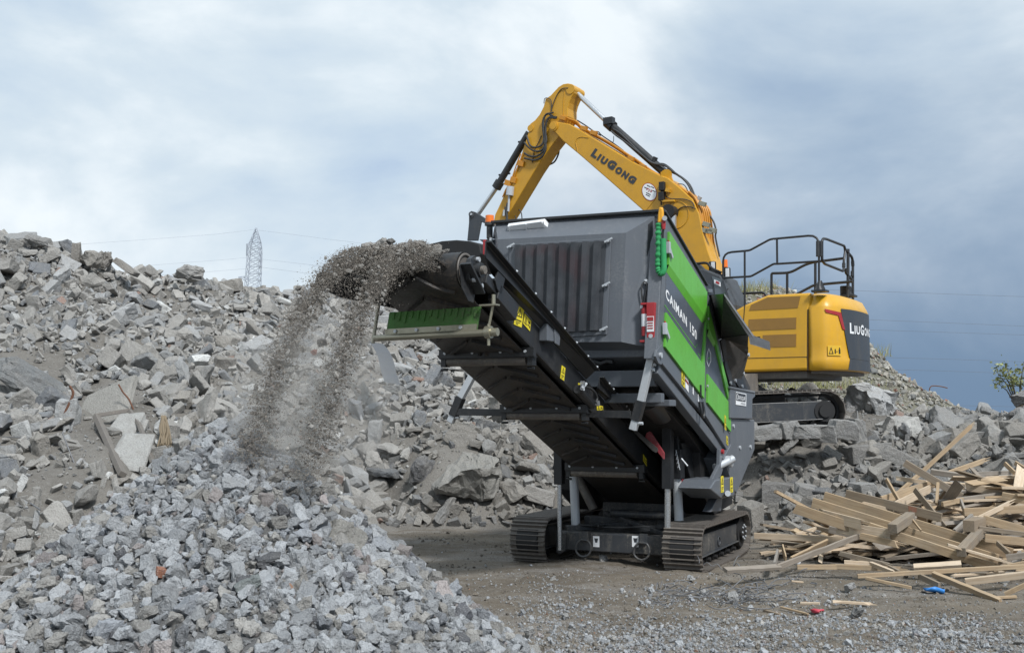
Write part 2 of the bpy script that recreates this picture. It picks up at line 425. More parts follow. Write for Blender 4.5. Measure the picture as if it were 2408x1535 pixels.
def wood_mat(name, ca, cb, grey=0.15):
    m, b, bs = new_mat(name)
    tc = b.n('ShaderNodeTexCoord').outputs['Object']
    mp = b.n('ShaderNodeMapping'); b.nt.links.new(tc, mp.inputs[0]); mp.inputs['Scale'].default_value = (1.2, 30, 30)
    g = b.noise(mp.outputs[0], 1.5, 5, 0.6, 1.2); n = b.noise(tc, 2.2, 5, 0.65)
    rnd = b.n('ShaderNodeObjectInfo').outputs['Random']
    c = b.mix(b.rng(g, 0.36, 0.66), ca, cb)
    c = b.mix(b.math('MULTIPLY', b.rng(n, 0.42, 0.7), grey + 0.25), c, (0.20, 0.185, 0.165, 1))
    c = b.mix(b.math('MULTIPLY', rnd, 0.38), c, (0.24, 0.17, 0.105, 1))
    kn = b.n('ShaderNodeTexVoronoi'); b.nt.links.new(mp.outputs[0], kn.inputs['Vector']); kn.inputs['Scale'].default_value = 0.16
    c = b.mix(b.rng(kn.outputs['Distance'], 0.10, 0.03), c, (0.11, 0.06, 0.03, 1))
    b.nt.links.new(c, bs.inputs['Base Color']); bs.inputs['Roughness'].default_value = 0.8
    bs.inputs['Specular IOR Level'].default_value = 0.25
    bp = b.n('ShaderNodeBump'); bp.inputs['Strength'].default_value = 0.35; bp.inputs['Distance'].default_value = 0.006
    b.nt.links.new(g, bp.inputs['Height']); b.nt.links.new(bp.outputs[0], bs.inputs['Normal'])
    return m
M['pine'] = wood_mat('sawn_pine', (0.46, 0.355, 0.235), (0.35, 0.25, 0.155), 0.10)
M['pale_pine'] = wood_mat('pale_fresh_pine', (0.60, 0.50, 0.385), (0.50, 0.39, 0.275), 0.0)
M['weathered'] = wood_mat('weathered_timber', (0.28, 0.235, 0.18), (0.19, 0.155, 0.12), 0.35)
M['grey_wood'] = wood_mat('grey_timber', (0.32, 0.30, 0.275), (0.22, 0.205, 0.185), 0.5)
# ------------------------------------------------------------------ the place: ground, rubble heap, gravel hill, crushed pile
rng = np.random.default_rng(11)
random.seed(5)
class TPS:
    """thin-plate surface z(x, y) through control points"""
    def __init__(s, pts, lam=0.02):
        P = np.array(pts, float); s.c = P[:, :2]; n = len(P)
        K = s.k(s.c, s.c) + lam * np.eye(n)
        A = np.zeros((n + 3, n + 3)); A[:n, :n] = K; A[:n, n] = 1; A[:n, n + 1:] = s.c; A[n, :n] = 1; A[n + 1:, :n] = s.c.T
        s.w = np.linalg.solve(A, np.r_[P[:, 2], 0, 0, 0])
    @staticmethod
    def k(a, c):
        r2 = ((a[:, None] - c[None]) ** 2).sum(-1); return 0.5 * r2 * np.log(r2 + 1e-9)
    def __call__(s, x, y):
        q = np.stack([np.ravel(x), np.ravel(y)], -1)
        z = s.k(q, s.c) @ s.w[:-3] + s.w[-3] + q @ s.w[-2:]
        return z.reshape(np.shape(x))
_pc = [at(*p) for p in (
    # px, py, distance
    (0, 562, 27), (60, 575, 27), (110, 588, 27), (180, 612, 27.5), (260, 640, 28), (330, 662, 28.5), (390, 675, 29), (440, 668, 29.5),
    (520, 680, 30), (620, 684, 31), (740, 684, 32), (900, 700, 33), (1100, 730, 33.5), (1300, 780, 34),
    (0, 720, 23.5), (150, 750, 23), (400, 760, 26), (600, 770, 27.5), (760, 780, 28),
    (0, 900, 19), (150, 900, 20), (0, 1100, 15.2), (0, 1270, 12.8), (130, 1180, 14.3), (200, 1000, 17), (250, 1120, 15.2), (350, 1080, 16.2),
    (500, 850, 23), (500, 1000, 19), (700, 850, 25), (700, 1000, 21.5), (800, 1130, 19.9), (1000, 1000, 22.3), (1000, 860, 26), (1150, 1000, 23),
    (1000, 1130, 20.4), (1200, 1120, 20.6), (1250, 1000, 23.6), (1100, 1190, 19.9), (1450, 1000, 23.5), (1500, 1130, 20.8),
    # berm under the excavator and to its right
    (1690, 998, 21.3), (1800, 997, 21.2), (1950, 995, 21.2), (2100, 1022, 21.6), (2250, 1034, 22), (2400, 1032, 22.5), (2600, 1010, 23),
    (1800, 1110, 20.2), (1950, 1120, 19.9), (2100, 1120, 19.7), (2250, 1080, 20.3), (2408, 1085, 20.4), (2600, 1070, 20.6),
    (1800, 1190, 19.2), (2000, 1200, 18.6), (2200, 1190, 18.6), (2408, 1180, 18.8), (2600, 1170, 19))]
_pc += [on_ground(*p) for p in ((900, 1232), (1000, 1243), (1200, 1243), (1330, 1240), (1500, 1238), (1700, 1242), (1800, 1246), (2000, 1262), (2200, 1265), (2408, 1262), (2650, 1260), (700, 1290), (450, 1330))]
_pc += [np.array(p) for p in ((-4.6, 13.2, -0.2), (-2.5, 15.5, -0.2), (-0.5, 17.5, -0.2), (3, 17.0, -0.2), (6, 17.0, -0.2), (10, 16.5, -0.2), (14, 16.5, -0.2), (-7.5, 9, -0.2), (-9, 7, 0.2),
        (6.5, 27.5, 1.85), (9, 27.5, 1.85), (12, 28, 1.7), (16, 28, 1.5), (6, 31, 1.5), (12, 33, 1.0),
        (-16, 36, 5.5), (-8, 38, 4.5), (0, 40, 3.6), (8, 40, 0.8), (18, 38, 0.2), (-20, 24, 6.6), (-18, 16, 4), (-14, 11, 2.2))]
_heap = TPS(_pc, 0.02)
def fbm2(x, y, f, seed=0, octv=4):
    out = np.zeros(np.shape(x)); a = 1.0; r = np.random.default_rng(seed)
    for _ in range(octv):
        for _k in range(5):
            t = r.uniform(0, 2 * math.pi); ph = r.uniform(0, 6.28)
            out += a * np.sin((x * math.cos(t) + y * math.sin(t)) * f * r.uniform(0.7, 1.3) * 2 * math.pi + ph) / 3.2
        f *= 2.03; a *= 0.52
    return out
def heap_z(x, y):
    h = _heap(x, y) + 0.10 * fbm2(x, y, 0.22, 3)
    return h - 0.16 * np.clip((h - 3) / 2, 0, 1)
PILE_C, PILE_H = np.array([-2.62, 9.6]), 2.02
def pile_z(x, y):
    u = x - PILE_C[0]; v = y - PILE_C[1]
    rx = np.where(u > 0, 2.72, 2.05); ry = np.where(v < 0, 3.6, 2.5)
    r = np.sqrt((u / rx) ** 2 + (v / ry) ** 2 + 0.004) - 0.04
    r = r * (1 + 0.045 * np.sin(3 * np.arctan2(v, u) + 0.8) + 0.03 * np.sin(7 * np.arctan2(v, u)))
    return PILE_H * (1.02 - r) + 0.05 * fbm2(x, y, 0.35, 9)
def ground_z(x, y):
    near = np.clip(1 - (np.hypot(x - 1, y - 13) - 16) / 12, 0, 1)
    return near * (0.028 * fbm2(x, y, 0.16, 21) + 0.018 * fbm2(x, y, 0.9, 22, 3) + 0.011 * fbm2(x, y, 2.3, 23, 2))
def grid_mesh(name, xs, ys, zf, mat, keep=None):
    X, Y = np.meshgrid(xs, ys); Z = zf(X, Y); nx, ny = len(xs), len(ys)
    v = np.stack([X, Y, Z], -1).reshape(-1, 3)
    i = np.arange(nx * ny).reshape(ny, nx)
    q = np.stack([i[:-1, :-1], i[:-1, 1:], i[1:, 1:], i[1:, :-1]], -1).reshape(-1, 4)
    if keep is not None:
        k = keep(X, Y, Z).reshape(-1); q = q[k[q].any(1)]
    me = bpy.data.meshes.new(name); me.from_pydata(v.tolist(), [], q.tolist()); me.materials.append(mat)
    me.polygons.foreach_set('use_smooth', [True] * len(q)); me.update()
    o = bpy.data.objects.new(name, me); COL.objects.link(o); return o
def graded(lo, hi, a, c, fine, coarse):
    """coordinates spaced finely between a and c, coarsely outside"""
    return np.unique(np.r_[np.linspace(lo, a, coarse), np.arange(a, c, fine), np.linspace(c, hi, coarse)])
ground = tag(grid_mesh('ground', graded(-600, 600, -14, 16, 0.12, 9), graded(-200, 1200, 3, 26, 0.12, 9), ground_z, M['ground']), kind='structure')
heap = tag(grid_mesh('rubble_slope', np.arange(-26, 24.1, 0.22), np.arange(6.5, 42, 0.22), heap_z, M['heap_dirt'], lambda X, Y, Z: Z > -0.25), kind='structure')
pile_base = tag(grid_mesh('crushed_stone_heap', np.arange(-6.6, 1.4, 0.07), np.arange(4.8, 13.2, 0.07), lambda x, y: pile_z(x, y) - 0.05, M['pile_fines'], lambda X, Y, Z: Z > -0.2), kind='structure')

# gravel hill behind the excavator
_hp = [at(*p) for p in ((1690, 700, 36), (1760, 690, 36), (1830, 685, 36), (1950, 735, 36), (2045, 822, 36), (2090, 858, 36), (2130, 900, 36), (2180, 930, 36), (2240, 962, 36), (2310, 1000, 36),
                        (1760, 900, 31.5), (1950, 920, 31.5), (2080, 960, 31.5), (2200, 1000, 31.5), (2330, 1015, 32), (2408, 1012, 34), (2500, 1012, 34), (1900, 1000, 29.5), (2100, 1005, 29.8))]
_hp += [np.array(p) for p in ((6, 42, 3.6), (10, 42, 3.2), (14, 42, 1.4), (18, 42, 0.2), (22, 38, -0.3), (5, 34, 4.5), (4, 30, 1.2), (2, 36, 3.5))]
_hill = TPS(_hp, 0.02)
def hill_z(x, y): return _hill(x, y) + 0.10 * fbm2(x, y, 0.3, 5)
hill = tag(grid_mesh('gravel_hill', np.arange(3, 24, 0.22), np.arange(28.5, 44, 0.22), hill_z, M['hill'], lambda X, Y, Z: Z > -0.3), kind='structure')

# ------------------------------------------------------------------ broken pieces
def rock_variant(seed, kind):
    r = np.random.default_rng(seed); bm = bmesh.new()
    if kind == 'lump':
        n = 20; p = r.normal(size=(n, 3)); p /= np.linalg.norm(p, axis=1)[:, None]
        p *= r.uniform(0.62, 1.15, (n, 1)); p *= np.array([1, r.uniform(0.65, 0.95), r.uniform(0.5, 0.85)]) * 0.5
    else:
        dims = {'block': (1, r.uniform(0.45, 0.8), r.uniform(0.35, 0.6)), 'slab': (1, r.uniform(0.6, 0.95), r.uniform(0.14, 0.26)), 'bar': (1, r.uniform(0.26, 0.4), r.uniform(0.2, 0.34))}[kind]
        c = np.array([[sx, sy, sz] for sx in (-1, 1) for sy in (-1, 1) for sz in (-1, 1)], float)
        c += r.uniform(-0.22, 0.22, c.shape) * np.array([1, 1, 0.5])
        cut = r.integers(0, 8); extra = [c[cut] * np.array([0.5, 1, 1]), c[cut] * np.array([1, 0.45, 1]), c[cut] * np.array([1, 1, 0.3])]
        c = np.delete(c, cut, 0)
        p = np.r_[c, extra, r.uniform(-1.05, 1.05, (3, 3))] * np.array(dims) * 0.5
    vs = [bm.verts.new(q) for q in p]
    res = bmesh.ops.convex_hull(bm, input=vs)
    bmesh.ops.delete(bm, geom=[v for v in bm.verts if not v.link_faces], context='VERTS')
    bmesh.ops.triangulate(bm, faces=bm.faces)
    return bm
def rock_arrays(seed, kind, sub=1, amp=0.03, bev=True):
    bm = rock_variant(seed, kind); r = np.random.default_rng(seed + 900)
    if bev and kind != 'lump':
        bmesh.ops.dissolve_limit(bm, angle_limit=R(6), verts=bm.verts, edges=bm.edges)
        bmesh.ops.bevel(bm, geom=list(bm.edges), offset=0.022, segments=1, affect='EDGES', clamp_overlap=True)
        bmesh.ops.triangulate(bm, faces=bm.faces)
    if sub:
        bmesh.ops.subdivide_edges(bm, edges=[e for e in bm.edges if e.calc_length() > 0.16], cuts=sub, use_grid_fill=True)
        bmesh.ops.triangulate(bm, faces=bm.faces)
    if sub > 1:
        bmesh.ops.subdivide_edges(bm, edges=[e for e in bm.edges if e.calc_length() > 0.15], cuts=1, use_grid_fill=True)
        bmesh.ops.triangulate(bm, faces=bm.faces)
    for v in bm.verts:
        n = mnoise.noise_vector(Vector(v.co) * 3.1 + Vector((seed * 1.7, 0, 0)))
        n2 = mnoise.noise_vector(Vector(v.co) * 9.0 + Vector((seed * 2.3, 5, 0)))
        v.co += n * amp * 1.6 + n2 * amp
    bm.verts.ensure_lookup_table(); bm.verts.index_update()
    v = np.array([q.co[:] for q in bm.verts]); f = np.array([[q.index for q in t.verts] for t in bm.faces])
    bm.free(); return v, f
def tri_mesh(name, v, f, mat, tint=None, smooth=False):
    me = bpy.data.meshes.new(name)
    nv, nf = len(v), len(f)
    me.vertices.add(nv); me.vertices.foreach_set('co', np.asarray(v, np.float32).ravel())
    me.loops.add(nf * 3); me.loops.foreach_set('vertex_index', np.asarray(f, np.int32).ravel())
    me.polygons.add(nf); me.polygons.foreach_set('loop_start', np.arange(0, nf * 3, 3, dtype=np.int32))
    me.polygons.foreach_set('use_smooth', np.full(nf, smooth))
    me.materials.append(mat)
    if tint is not None:
        a = me.attributes.new('tint', 'FLOAT_COLOR', 'POINT')
        t = np.asarray(tint, np.float32)
        if t.ndim == 1: t = np.tile(t, (nv, 1))
        a.data.foreach_set('color', np.c_[t, np.ones(nv, np.float32)].astype(np.float32).ravel())
    me.update(calc_edges=True); me.validate()
    return me
def rot_mats(n, r, tilt=1.0):
    """random rotations; tilt below 1 keeps the flat side mostly up"""
    q = r.normal(size=(n, 4)); q[:, 1:3] *= tilt; q /= np.linalg.norm(q, axis=1)[:, None]
    w, x, y, z = q.T
    return np.stack([1 - 2 * (y * y + z * z), 2 * (x * y - z * w), 2 * (x * z + y * w), 2 * (x * y + z * w), 1 - 2 * (x * x + z * z), 2 * (y * z - x * w),
                     2 * (x * z - y * w), 2 * (y * z + x * w), 1 - 2 * (x * x + y * y)], -1).reshape(n, 3, 3)
def scatter_mesh(name, variants, idx, pos, rot, size, tints, mat):
    vs, fs, ts = [], [], []; o = 0
    for k in range(len(variants)):
        s = np.where(idx == k)[0]
        if not len(s): continue
        v, f = variants[k]
        V = np.einsum('nij,vj->nvi', rot[s], v) * size[s][:, None, None] + pos[s][:, None, :]
        vs.append(V.reshape(-1, 3)); fs.append((f[None] + (np.arange(len(s)) * len(v))[:, None, None] + o).reshape(-1, 3))
        ts.append(np.repeat(tints[s], len(v), 0)); o += len(s) * len(v)
    me = tri_mesh(name, np.concatenate(vs), np.concatenate(fs), mat, np.concatenate(ts))
    ob = bpy.data.objects.new(name, me); COL.objects.link(ob)
    return ob
CH_KINDS = ['block'] * 13 + ['slab'] * 8 + ['bar'] * 8 + ['lump'] * 7
CHUNKS = [rock_arrays(100 + i, k, 2, 0.030) for i, k in enumerate(CH_KINDS)]
CHUNK_MID = [rock_arrays(100 + i, k, 1, 0.030) for i, k in enumerate(CH_KINDS)]
CHUNK_LO = [rock_arrays(100 + i, k, 0, 0.02, False) for i, k in enumerate(CH_KINDS)]
LUMPS = [rock_arrays(300 + i, 'lump' if i % 7 else 'block', 2, 0.05) for i in range(26)]
LUMP_MID = [rock_arrays(300 + i, 'lump' if i % 7 else 'block', 1, 0.05) for i in range(26)]
LUMP_LO = [rock_arrays(300 + i, 'lump', 0, 0.02, False) for i in range(26)]

def grain(seed):
    r = np.random.default_rng(seed); v = np.array([[1, 0, 0], [-1, 0, 0], [0, 1, 0], [0, -1, 0], [0, 0, 1], [0, 0, -1]], float) * r.uniform(.3, .6, (6, 1)) + r.normal(0, .08, (6, 3))
    return v, np.array([[0, 2, 4], [2, 1, 4], [1, 3, 4], [3, 0, 4], [2, 0, 5], [1, 2, 5], [3, 1, 5], [0, 3, 5]])
GRAINS = [grain(i) for i in range(8)]
def tint_concrete(n, r):
    """base colours: beige-grey concrete, grey block, dark stone, white plaster, red brick"""
    k = r.choice(5, n, p=[0.62, 0.25, 0.085, 0.035, 0.010])
    base = np.array([[0.385, 0.373, 0.350], [0.37, 0.378, 0.382], [0.205, 0.218, 0.235], [0.68, 0.69, 0.68], [0.36, 0.24, 0.195]])[k]
    return base * r.uniform(0.68, 1.12, (n, 1)), k
def tint_crushed(n, r):
    k = r.choice(6, n, p=[0.62, 0.20, 0.105, 0.05, 0.016, 0.009])
    base = np.array([[0.40, 0.418, 0.438], [0.375, 0.365, 0.345], [0.31, 0.33, 0.36], [0.36, 0.325, 0.318], [0.125, 0.13, 0.145], [0.38, 0.215, 0.14]])[k]
    return base * r.uniform(0.62, 1.2, (n, 1)), k

def slope_normal(zf, x, y, e=0.25):
    return np.stack([-(zf(x + e, y) - zf(x - e, y)) / (2 * e), -(zf(x, y + e) - zf(x, y - e)) / (2 * e), np.ones_like(x)], -1)

def hit(px, py, zf, near=None, tol=4.0):
    """distance at which a sight line meets a surface (the given distance when it meets none nearby)"""
    Y = np.arange(5.5, 40, 0.05); d = ray(px, py); p = ORG[None] + d[None] * (Y / d[1])[:, None]
    below = zf(p[:, 0], p[:, 1]) > p[:, 2]
    if below.any():
        h = Y[below.argmax()]
        if near is None or abs(h - near) < tol: return float(h)
    return near
# ------------------------------------------------------------------ rubble on the slope
def in_hidden(px, py):
    """behind the shredder body or the excavator: no need to single a piece out there"""
    return ((px > 1330) & (px < 1790) & (py < 1260)) | ((px > 1150) & (px < 1330) & (py < 880))
def gather(N, zf, xr, yr, smin, smax, power, zmin, density=None, seed=0, embed=0.12, pad=90):
    r = np.random.default_rng(seed)
    x = r.uniform(*xr, N); y = r.uniform(*yr, N); z = zf(x, y)
    u = r.uniform(0, 1, N); s = smin * (1 - u * (1 - (smin / smax) ** power)) ** (-1 / power)
    p = np.stack([x, y, z], -1)
    px, py, dep = project(p)
    ok = (z > zmin) & (px > -pad) & (px < 2500) & (dep > 3)
    if density is not None: ok &= r.uniform(0, 1, N) < density(x, y, px, py)
    p, s, px, py, dep = p[ok], s[ok], px[ok], py[ok], dep[ok]
    nrm = slope_normal(zf, p[:, 0], p[:, 1]); nrm /= np.linalg.norm(nrm, axis=1)[:, None]
    vis = np.einsum('ij,ij->i', nrm, (ORG - p)) > -0.25 * dep     # drop what lies on the far side
    p = p + nrm * (s * embed)[:, None]
    q = vis
    return p[q], s[q], px[q], py[q], dep[q]
def heap_density(x, y, px, py):
    d = np.ones_like(x)
    # bare dust: the gully below the ridge and the pocket at lower left, and a band above the yard
    g = np.exp(-(((px - 330) / 150) ** 2 + ((py - 690 - (px - 330) * 0.35) / 55) ** 2)); d *= 1 - 0.75 * g
    g = np.exp(-(((px - 130) / 110) ** 2 + ((py - 1130) / 90) ** 2)); d *= 1 - 0.72 * g
    g = np.exp(-(((px - 1120) / 130) ** 2 + ((py - 1080) / 90) ** 2)); d *= 1 - 0.15 * g
    g = np.exp(-(((px - 2010) / 160) ** 2 + ((py - 1150) / 60) ** 2)); d *= 1 - 0.1 * g
    for (ex_, ey_, rx_, ry_) in ((62, 885, 105, 62), (270, 1005, 105, 115), (2064, 955, 95, 62), (1095, 1120, 85, 70), (990, 1108, 32, 45)):
        d *= (((px - ex_) / rx_) ** 2 + ((py - ey_) / ry_) ** 2) > 1
    d *= 0.7 + 0.3 * (fbm2(x, y, 0.30, 77, 2) > -0.9)
    return d
groups = []
rg = np.random.default_rng(42)
A = gather(9500, heap_z, (-20, 17), (11.5, 34), 0.22, 0.70, 2.3, 0.12, heap_density, 1, 0.20, 420)
B_ = gather(34000, heap_z, (-20, 17), (11.5, 34), 0.10, 0.26, 1.6, 0.05, lambda x, y, px, py: np.clip(heap_density(x, y, px, py) + 0.1, 0, 1), 2, 0.22, 420)
C_ = gather(22000, heap_z, (-16, 15), (11.5, 29), 0.035, 0.11, 1.5, 0.02, None, 3, 0.1)
# larger pieces first: keep them from sinking into one another
def thin(A, k=0.42):
    p, s, px, py, dep = A; order = np.argsort(-s); keep = []; cell = {}
    for i in order:
        c = tuple((p[i] // 0.9).astype(int)); ok = True
        for a in (-1, 0, 1):
            for bq in (-1, 0, 1):
                for e in (-1, 0, 1):
                    for j in cell.get((c[0] + a, c[1] + bq, c[2] + e), ()):
                        if np.sum((p[i] - p[j]) ** 2) < (k * (s[i] + s[j])) ** 2: ok = False; break
                    if not ok: break
                if not ok: break
            if not ok: break
        if ok: keep.append(i); cell.setdefault(c, []).append(i)
    keep = np.array(keep); return tuple(q[keep] for q in A)
A = (A[0], np.minimum(A[1], .031 * A[4]),) + A[2:]
A = thin(A, 0.31)
p, s, px, py, dep = A
tints, tk = tint_concrete(len(p), rg)
def earthy_shade(t, p, px, py):
    """shade over the low bank by the yard, painted into the tints with earth-brown"""
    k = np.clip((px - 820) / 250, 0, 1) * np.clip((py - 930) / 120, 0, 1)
    return t * (1 - 0.30 * k)[:, None] * (1 + k[:, None] * np.array([.02, -.01, -.05]))  # shade factor, then a slight earth-brown shift
tints = earthy_shade(tints, p, px, py)
kind_i = rg.integers(0, len(CHUNKS), len(p)); rots = rot_mats(len(p), rg, 0.55)
show = s / dep * ((px > 5) & (px < 2400) & (py > 0)) * (~in_hidden(px, py))
# not behind the timber or the crushed pile
show = show * ~((px > 1880) & (py > 1110)) * ~((py > 1010 + np.abs(px - 560) * 0.45) & (px < 1000))
pick = np.argsort(-show)[:262]
red_ = pick[tk[pick] == 4]; tk[red_] = 0; tints[red_] = np.array([0.385, 0.368, 0.335])
SIZE_W = lambda v: 'large' if v > 0.55 else ('mid-sized' if v > 0.42 else 'small')
TINT_W = ['beige-grey', 'plain grey', 'dark grey', 'chalky white', 'dull brick-red']
KIND_W = {'block': 'concrete block', 'slab': 'concrete slab', 'bar': 'concrete bar', 'lump': 'concrete lump'}
def chunk_place(x, y):
    if x > 1760:
        if y < 1060: return 'below the excavator track' if x < 2000 else ('under the huge pale boulder' if x < 2200 else 'at the right edge of the bank')
        return 'in the bank left of the timber' if x < 2000 else 'in the bank above the timber'
    if x > 880: return ('at the slope foot beside the shredder' if y > 1020 else 'on the slope behind the conveyor')
    if x > 540:
        return 'on the crest below the pylon' if y < 740 else ('on the slope below the pylon' if y < 840 else ('behind the falling debris' if y < 1000 else 'behind the foreground pile'))
    row = 'on the crest of' if y < 680 else ('high on' if y < 780 else ('midway up' if y < 880 else ('in the middle of' if y < 980 else 'low on')))
    return row + ' the left slope' + (' at the edge' if x < 160 else (' near the pylon' if x > 360 else ''))
ORD = ['leftmost', 'second-from-left', 'third-from-left', 'fourth-from-left', 'fifth-from-left', 'sixth-from-left', 'seventh-from-left', 'eighth-from-left', 'ninth-from-left', 'tenth-from-left', 'eleventh-from-left', 'twelfth-from-left', 'thirteenth-from-left', 'fourteenth-from-left', 'fifteenth-from-left', 'sixteenth-from-left', 'seventeenth-from-left', 'eighteenth-from-left']
def single_out(labs, xs):
    """pieces that share look and spot are told apart by their order from left to right"""
    out = list(labs)
    for l in set(labs):
        ids = sorted([i for i, q in enumerate(labs) if q == l], key=lambda i: xs[i])
        if len(ids) > 1:
            for r_, i in enumerate(ids): out[i] = (ORD[r_] if r_ < len(ids) - 1 or len(ids) > 18 else 'rightmost') + ' ' + l if r_ < 18 else l
    return out
chunk_labs = single_out([f"{SIZE_W(s[i])} {TINT_W[tk[i]]} {KIND_W[CH_KINDS[kind_i[i]]]} {chunk_place(px[i], py[i])}" for i in pick], [px[i] for i in pick])
vc = {}
for i, lab in zip(pick, chunk_labs):
    tkey = (int(kind_i[i]), int(tk[i]), int(rg.integers(0, 2)))
    if tkey not in vc:
        v, f = CHUNKS[tkey[0]]
        vc[tkey] = tri_mesh('concrete_chunk', v, f, M['stone'], tints[i])
    o = bpy.data.objects.new('concrete_chunk', vc[tkey]); COL.objects.link(o)
    o.matrix_world = Matrix.Translation(p[i]) @ Matrix(rots[i].tolist()).to_4x4() @ Matrix.Scale(float(s[i]), 4)
    tag(o, lab, 'rubble', 'concrete chunks on the rubble slope')
rest = np.setdiff1d(np.arange(len(p)), pick)
tag(scatter_mesh('rubble_chunks', CHUNK_MID, kind_i[rest], p[rest], rots[rest], s[rest], tints[rest], M['stone']),
    'grey and beige demolition rubble covering the slope', 'rubble', kind='stuff')
p, s, px, py, dep = B_
t2, _ = tint_concrete(len(p), rg); t2 = earthy_shade(t2, p, px, py)
tag(scatter_mesh('rubble_fragments', CHUNK_LO, rg.integers(0, len(CHUNK_LO), len(p)), p, rot_mats(len(p), rg, 0.8), s, t2 * 0.95, M['stone']),
    'smaller broken pieces between the rubble blocks', 'rubble', kind='stuff')
p, s, px, py, dep = C_
t3, _ = tint_concrete(len(p), rg); t3 = earthy_shade(t3, p, px, py)
tag(scatter_mesh('rubble_crumbs', LUMP_LO, rg.integers(0, len(LUMP_LO), len(p)), p, rot_mats(len(p), rg), s, t3 * 0.85, M['stone']),
    'crumbs and dust between the rubble', 'rubble', kind='stuff')

# gravel on the hill behind the excavator
G_ = gather(9000, hill_z, (4, 20), (29, 37.5), 0.09, 0.36, 2.2, -0.1, None, 8, 0.15)
p, s, px, py, dep = G_
t4, _ = tint_concrete(len(p), rg); t4 *= np.array([1.0, 0.97, 0.88])
br = rg.uniform(0, 1, len(p)) < 0.06; t4[br] = np.array([0.30, 0.13, 0.085]) * rg.uniform(0.8, 1.2, (br.sum(), 1))
tag(scatter_mesh('hill_gravel', LUMP_LO, rg.integers(0, len(LUMP_LO), len(p)), p, rot_mats(len(p), rg), s, t4, M['stone']),
    'loose stones and brick bits covering the gravel hill', 'gravel', kind='stuff')

# ------------------------------------------------------------------ crushed stone pile in the foreground
def pile_zz(x, y): return pile_z(x, y) - 0.05
P1 = gather(48000, pile_zz, (-6.4, 1.3), (5.4, 12.2), 0.065, 0.185, 2.1, -0.02, None, 21, 0.16)
P1 = thin(P1, 0.29)
P2 = gather(26000, pile_zz, (-6.4, 1.3), (5.4, 12.2), 0.025, 0.08, 1.3, -0.04, None, 22, 0.22)
p, s, px, py, dep = P1
tints, tk = tint_crushed(len(p), rg); ki = rg.integers(0, len(LUMPS), len(p)); rots = rot_mats(len(p), rg)
red_ = (tk == 5) & (s > .09); tk[red_] = 0; tints[red_] = np.array([0.435, 0.452, 0.472])
show = s / dep * ((px > 5) & (px < 1400) & (py > 960) & (py < 1530)) * (p[:, 1] < 10.2)
pick = np.argsort(-show)[:290]
CT = ['pale blue-grey', 'beige-grey', 'mid-grey', 'brownish pink', 'near-black', 'orange-red']
def stone_place(x, y):
    row = 'crest' if y < 1110 else ('upper' if y < 1210 else ('middle' if y < 1310 else ('lower' if y < 1420 else 'bottom')))
    c = 'far left' if x < 220 else ('left' if x < 470 else ('centre' if x < 720 else ('right' if x < 960 else 'far right')))
    return f'at the {row} {c} of the foreground pile'
stone_labs = single_out([f"{'large' if s[i] > 0.16 else ('mid-sized' if s[i] > 0.125 else 'small')} {CT[tk[i]]} crushed stone {stone_place(px[i], py[i])}" for i in pick], [px[i] for i in pick])
vc = {}
for i, lab in zip(pick, stone_labs):
    tkey = (int(ki[i]), int(tk[i]), int(rg.integers(0, 2)))
    if tkey not in vc:
        v, f = LUMPS[tkey[0]]
        vc[tkey] = tri_mesh('crushed_stone', v, f, M['crushed'], tints[i])
    o = bpy.data.objects.new('crushed_stone', vc[tkey]); COL.objects.link(o)
    o.matrix_world = Matrix.Translation(p[i]) @ Matrix(rots[i].tolist()).to_4x4() @ Matrix.Scale(float(s[i]), 4)
    tag(o, lab, 'stone', 'crushed stones of the foreground pile')
rest = np.setdiff1d(np.arange(len(p)), pick)
for nm_, vr_, rs_ in (('crushed_stones', LUMPS, rest[(dep[rest] < 8.4) & (s[rest] > .10)]), ('crushed_stones', LUMP_MID, rest[~((dep[rest] < 8.4) & (s[rest] > .10))])):
  tag(scatter_mesh(nm_, vr_, ki[rs_], p[rs_], rots[rs_], s[rs_], tints[rs_], M['crushed']),
    'pale grey crushed concrete stones heaped in the foreground', 'stone', kind='stuff')
p, s, px, py, dep = P2
t5, _ = tint_crushed(len(p), rg)
tag(scatter_mesh('crushed_fines', LUMP_LO, rg.integers(0, len(LUMP_LO), len(p)), p, rot_mats(len(p), rg), s, t5 * 0.8, M['crushed']),  # fines dimmed: shade of the gaps between stones put into their tint
    'small crushed fragments between the stones of the pile', 'gravel', kind='stuff')

# ------------------------------------------------------------------ loose gravel on the yard
def yard_density(x, y, px, py):
    d = 0.010 + 0.95 * np.clip((py - 1432 - np.clip(1500 - px, 0, 400) * 0.12) / 60, 0, 1) * (0.35 + 0.65 * (fbm2(x, y, 0.35, 55, 3) > -0.6))
    d = np.maximum(d, 0.30 * np.exp(-((py - 1415) / 25) ** 2) * (px > 1500) * (px < 2050))
    d = np.maximum(d, 0.5 * np.exp(-(((px - 1300) / 90) ** 2 + ((py - 1450) / 60) ** 2)))
    d = np.maximum(d, 0.16 * (np.abs((py - 1395) + (px - 1480) * 0.22) < 9) * (px > 1380) * (px < 1680))
    return d
Q1 = gather(22000, lambda x, y: ground_z(x, y), (-3, 8), (7.8, 18), 0.03, 0.10, 2.4, -9, yard_density, 31, 0.2)
Q2 = gather(150000, lambda x, y: ground_z(x, y), (-2.5, 7.5), (7.6, 14.5), 0.010, 0.045, 1.8, -9, lambda x, y, px, py: np.clip(yard_density(x, y, px, py) + .03, 0, 1), 33, 0.2)
p, s, px, py, dep = Q1
t6, _ = tint_crushed(len(p), rg)
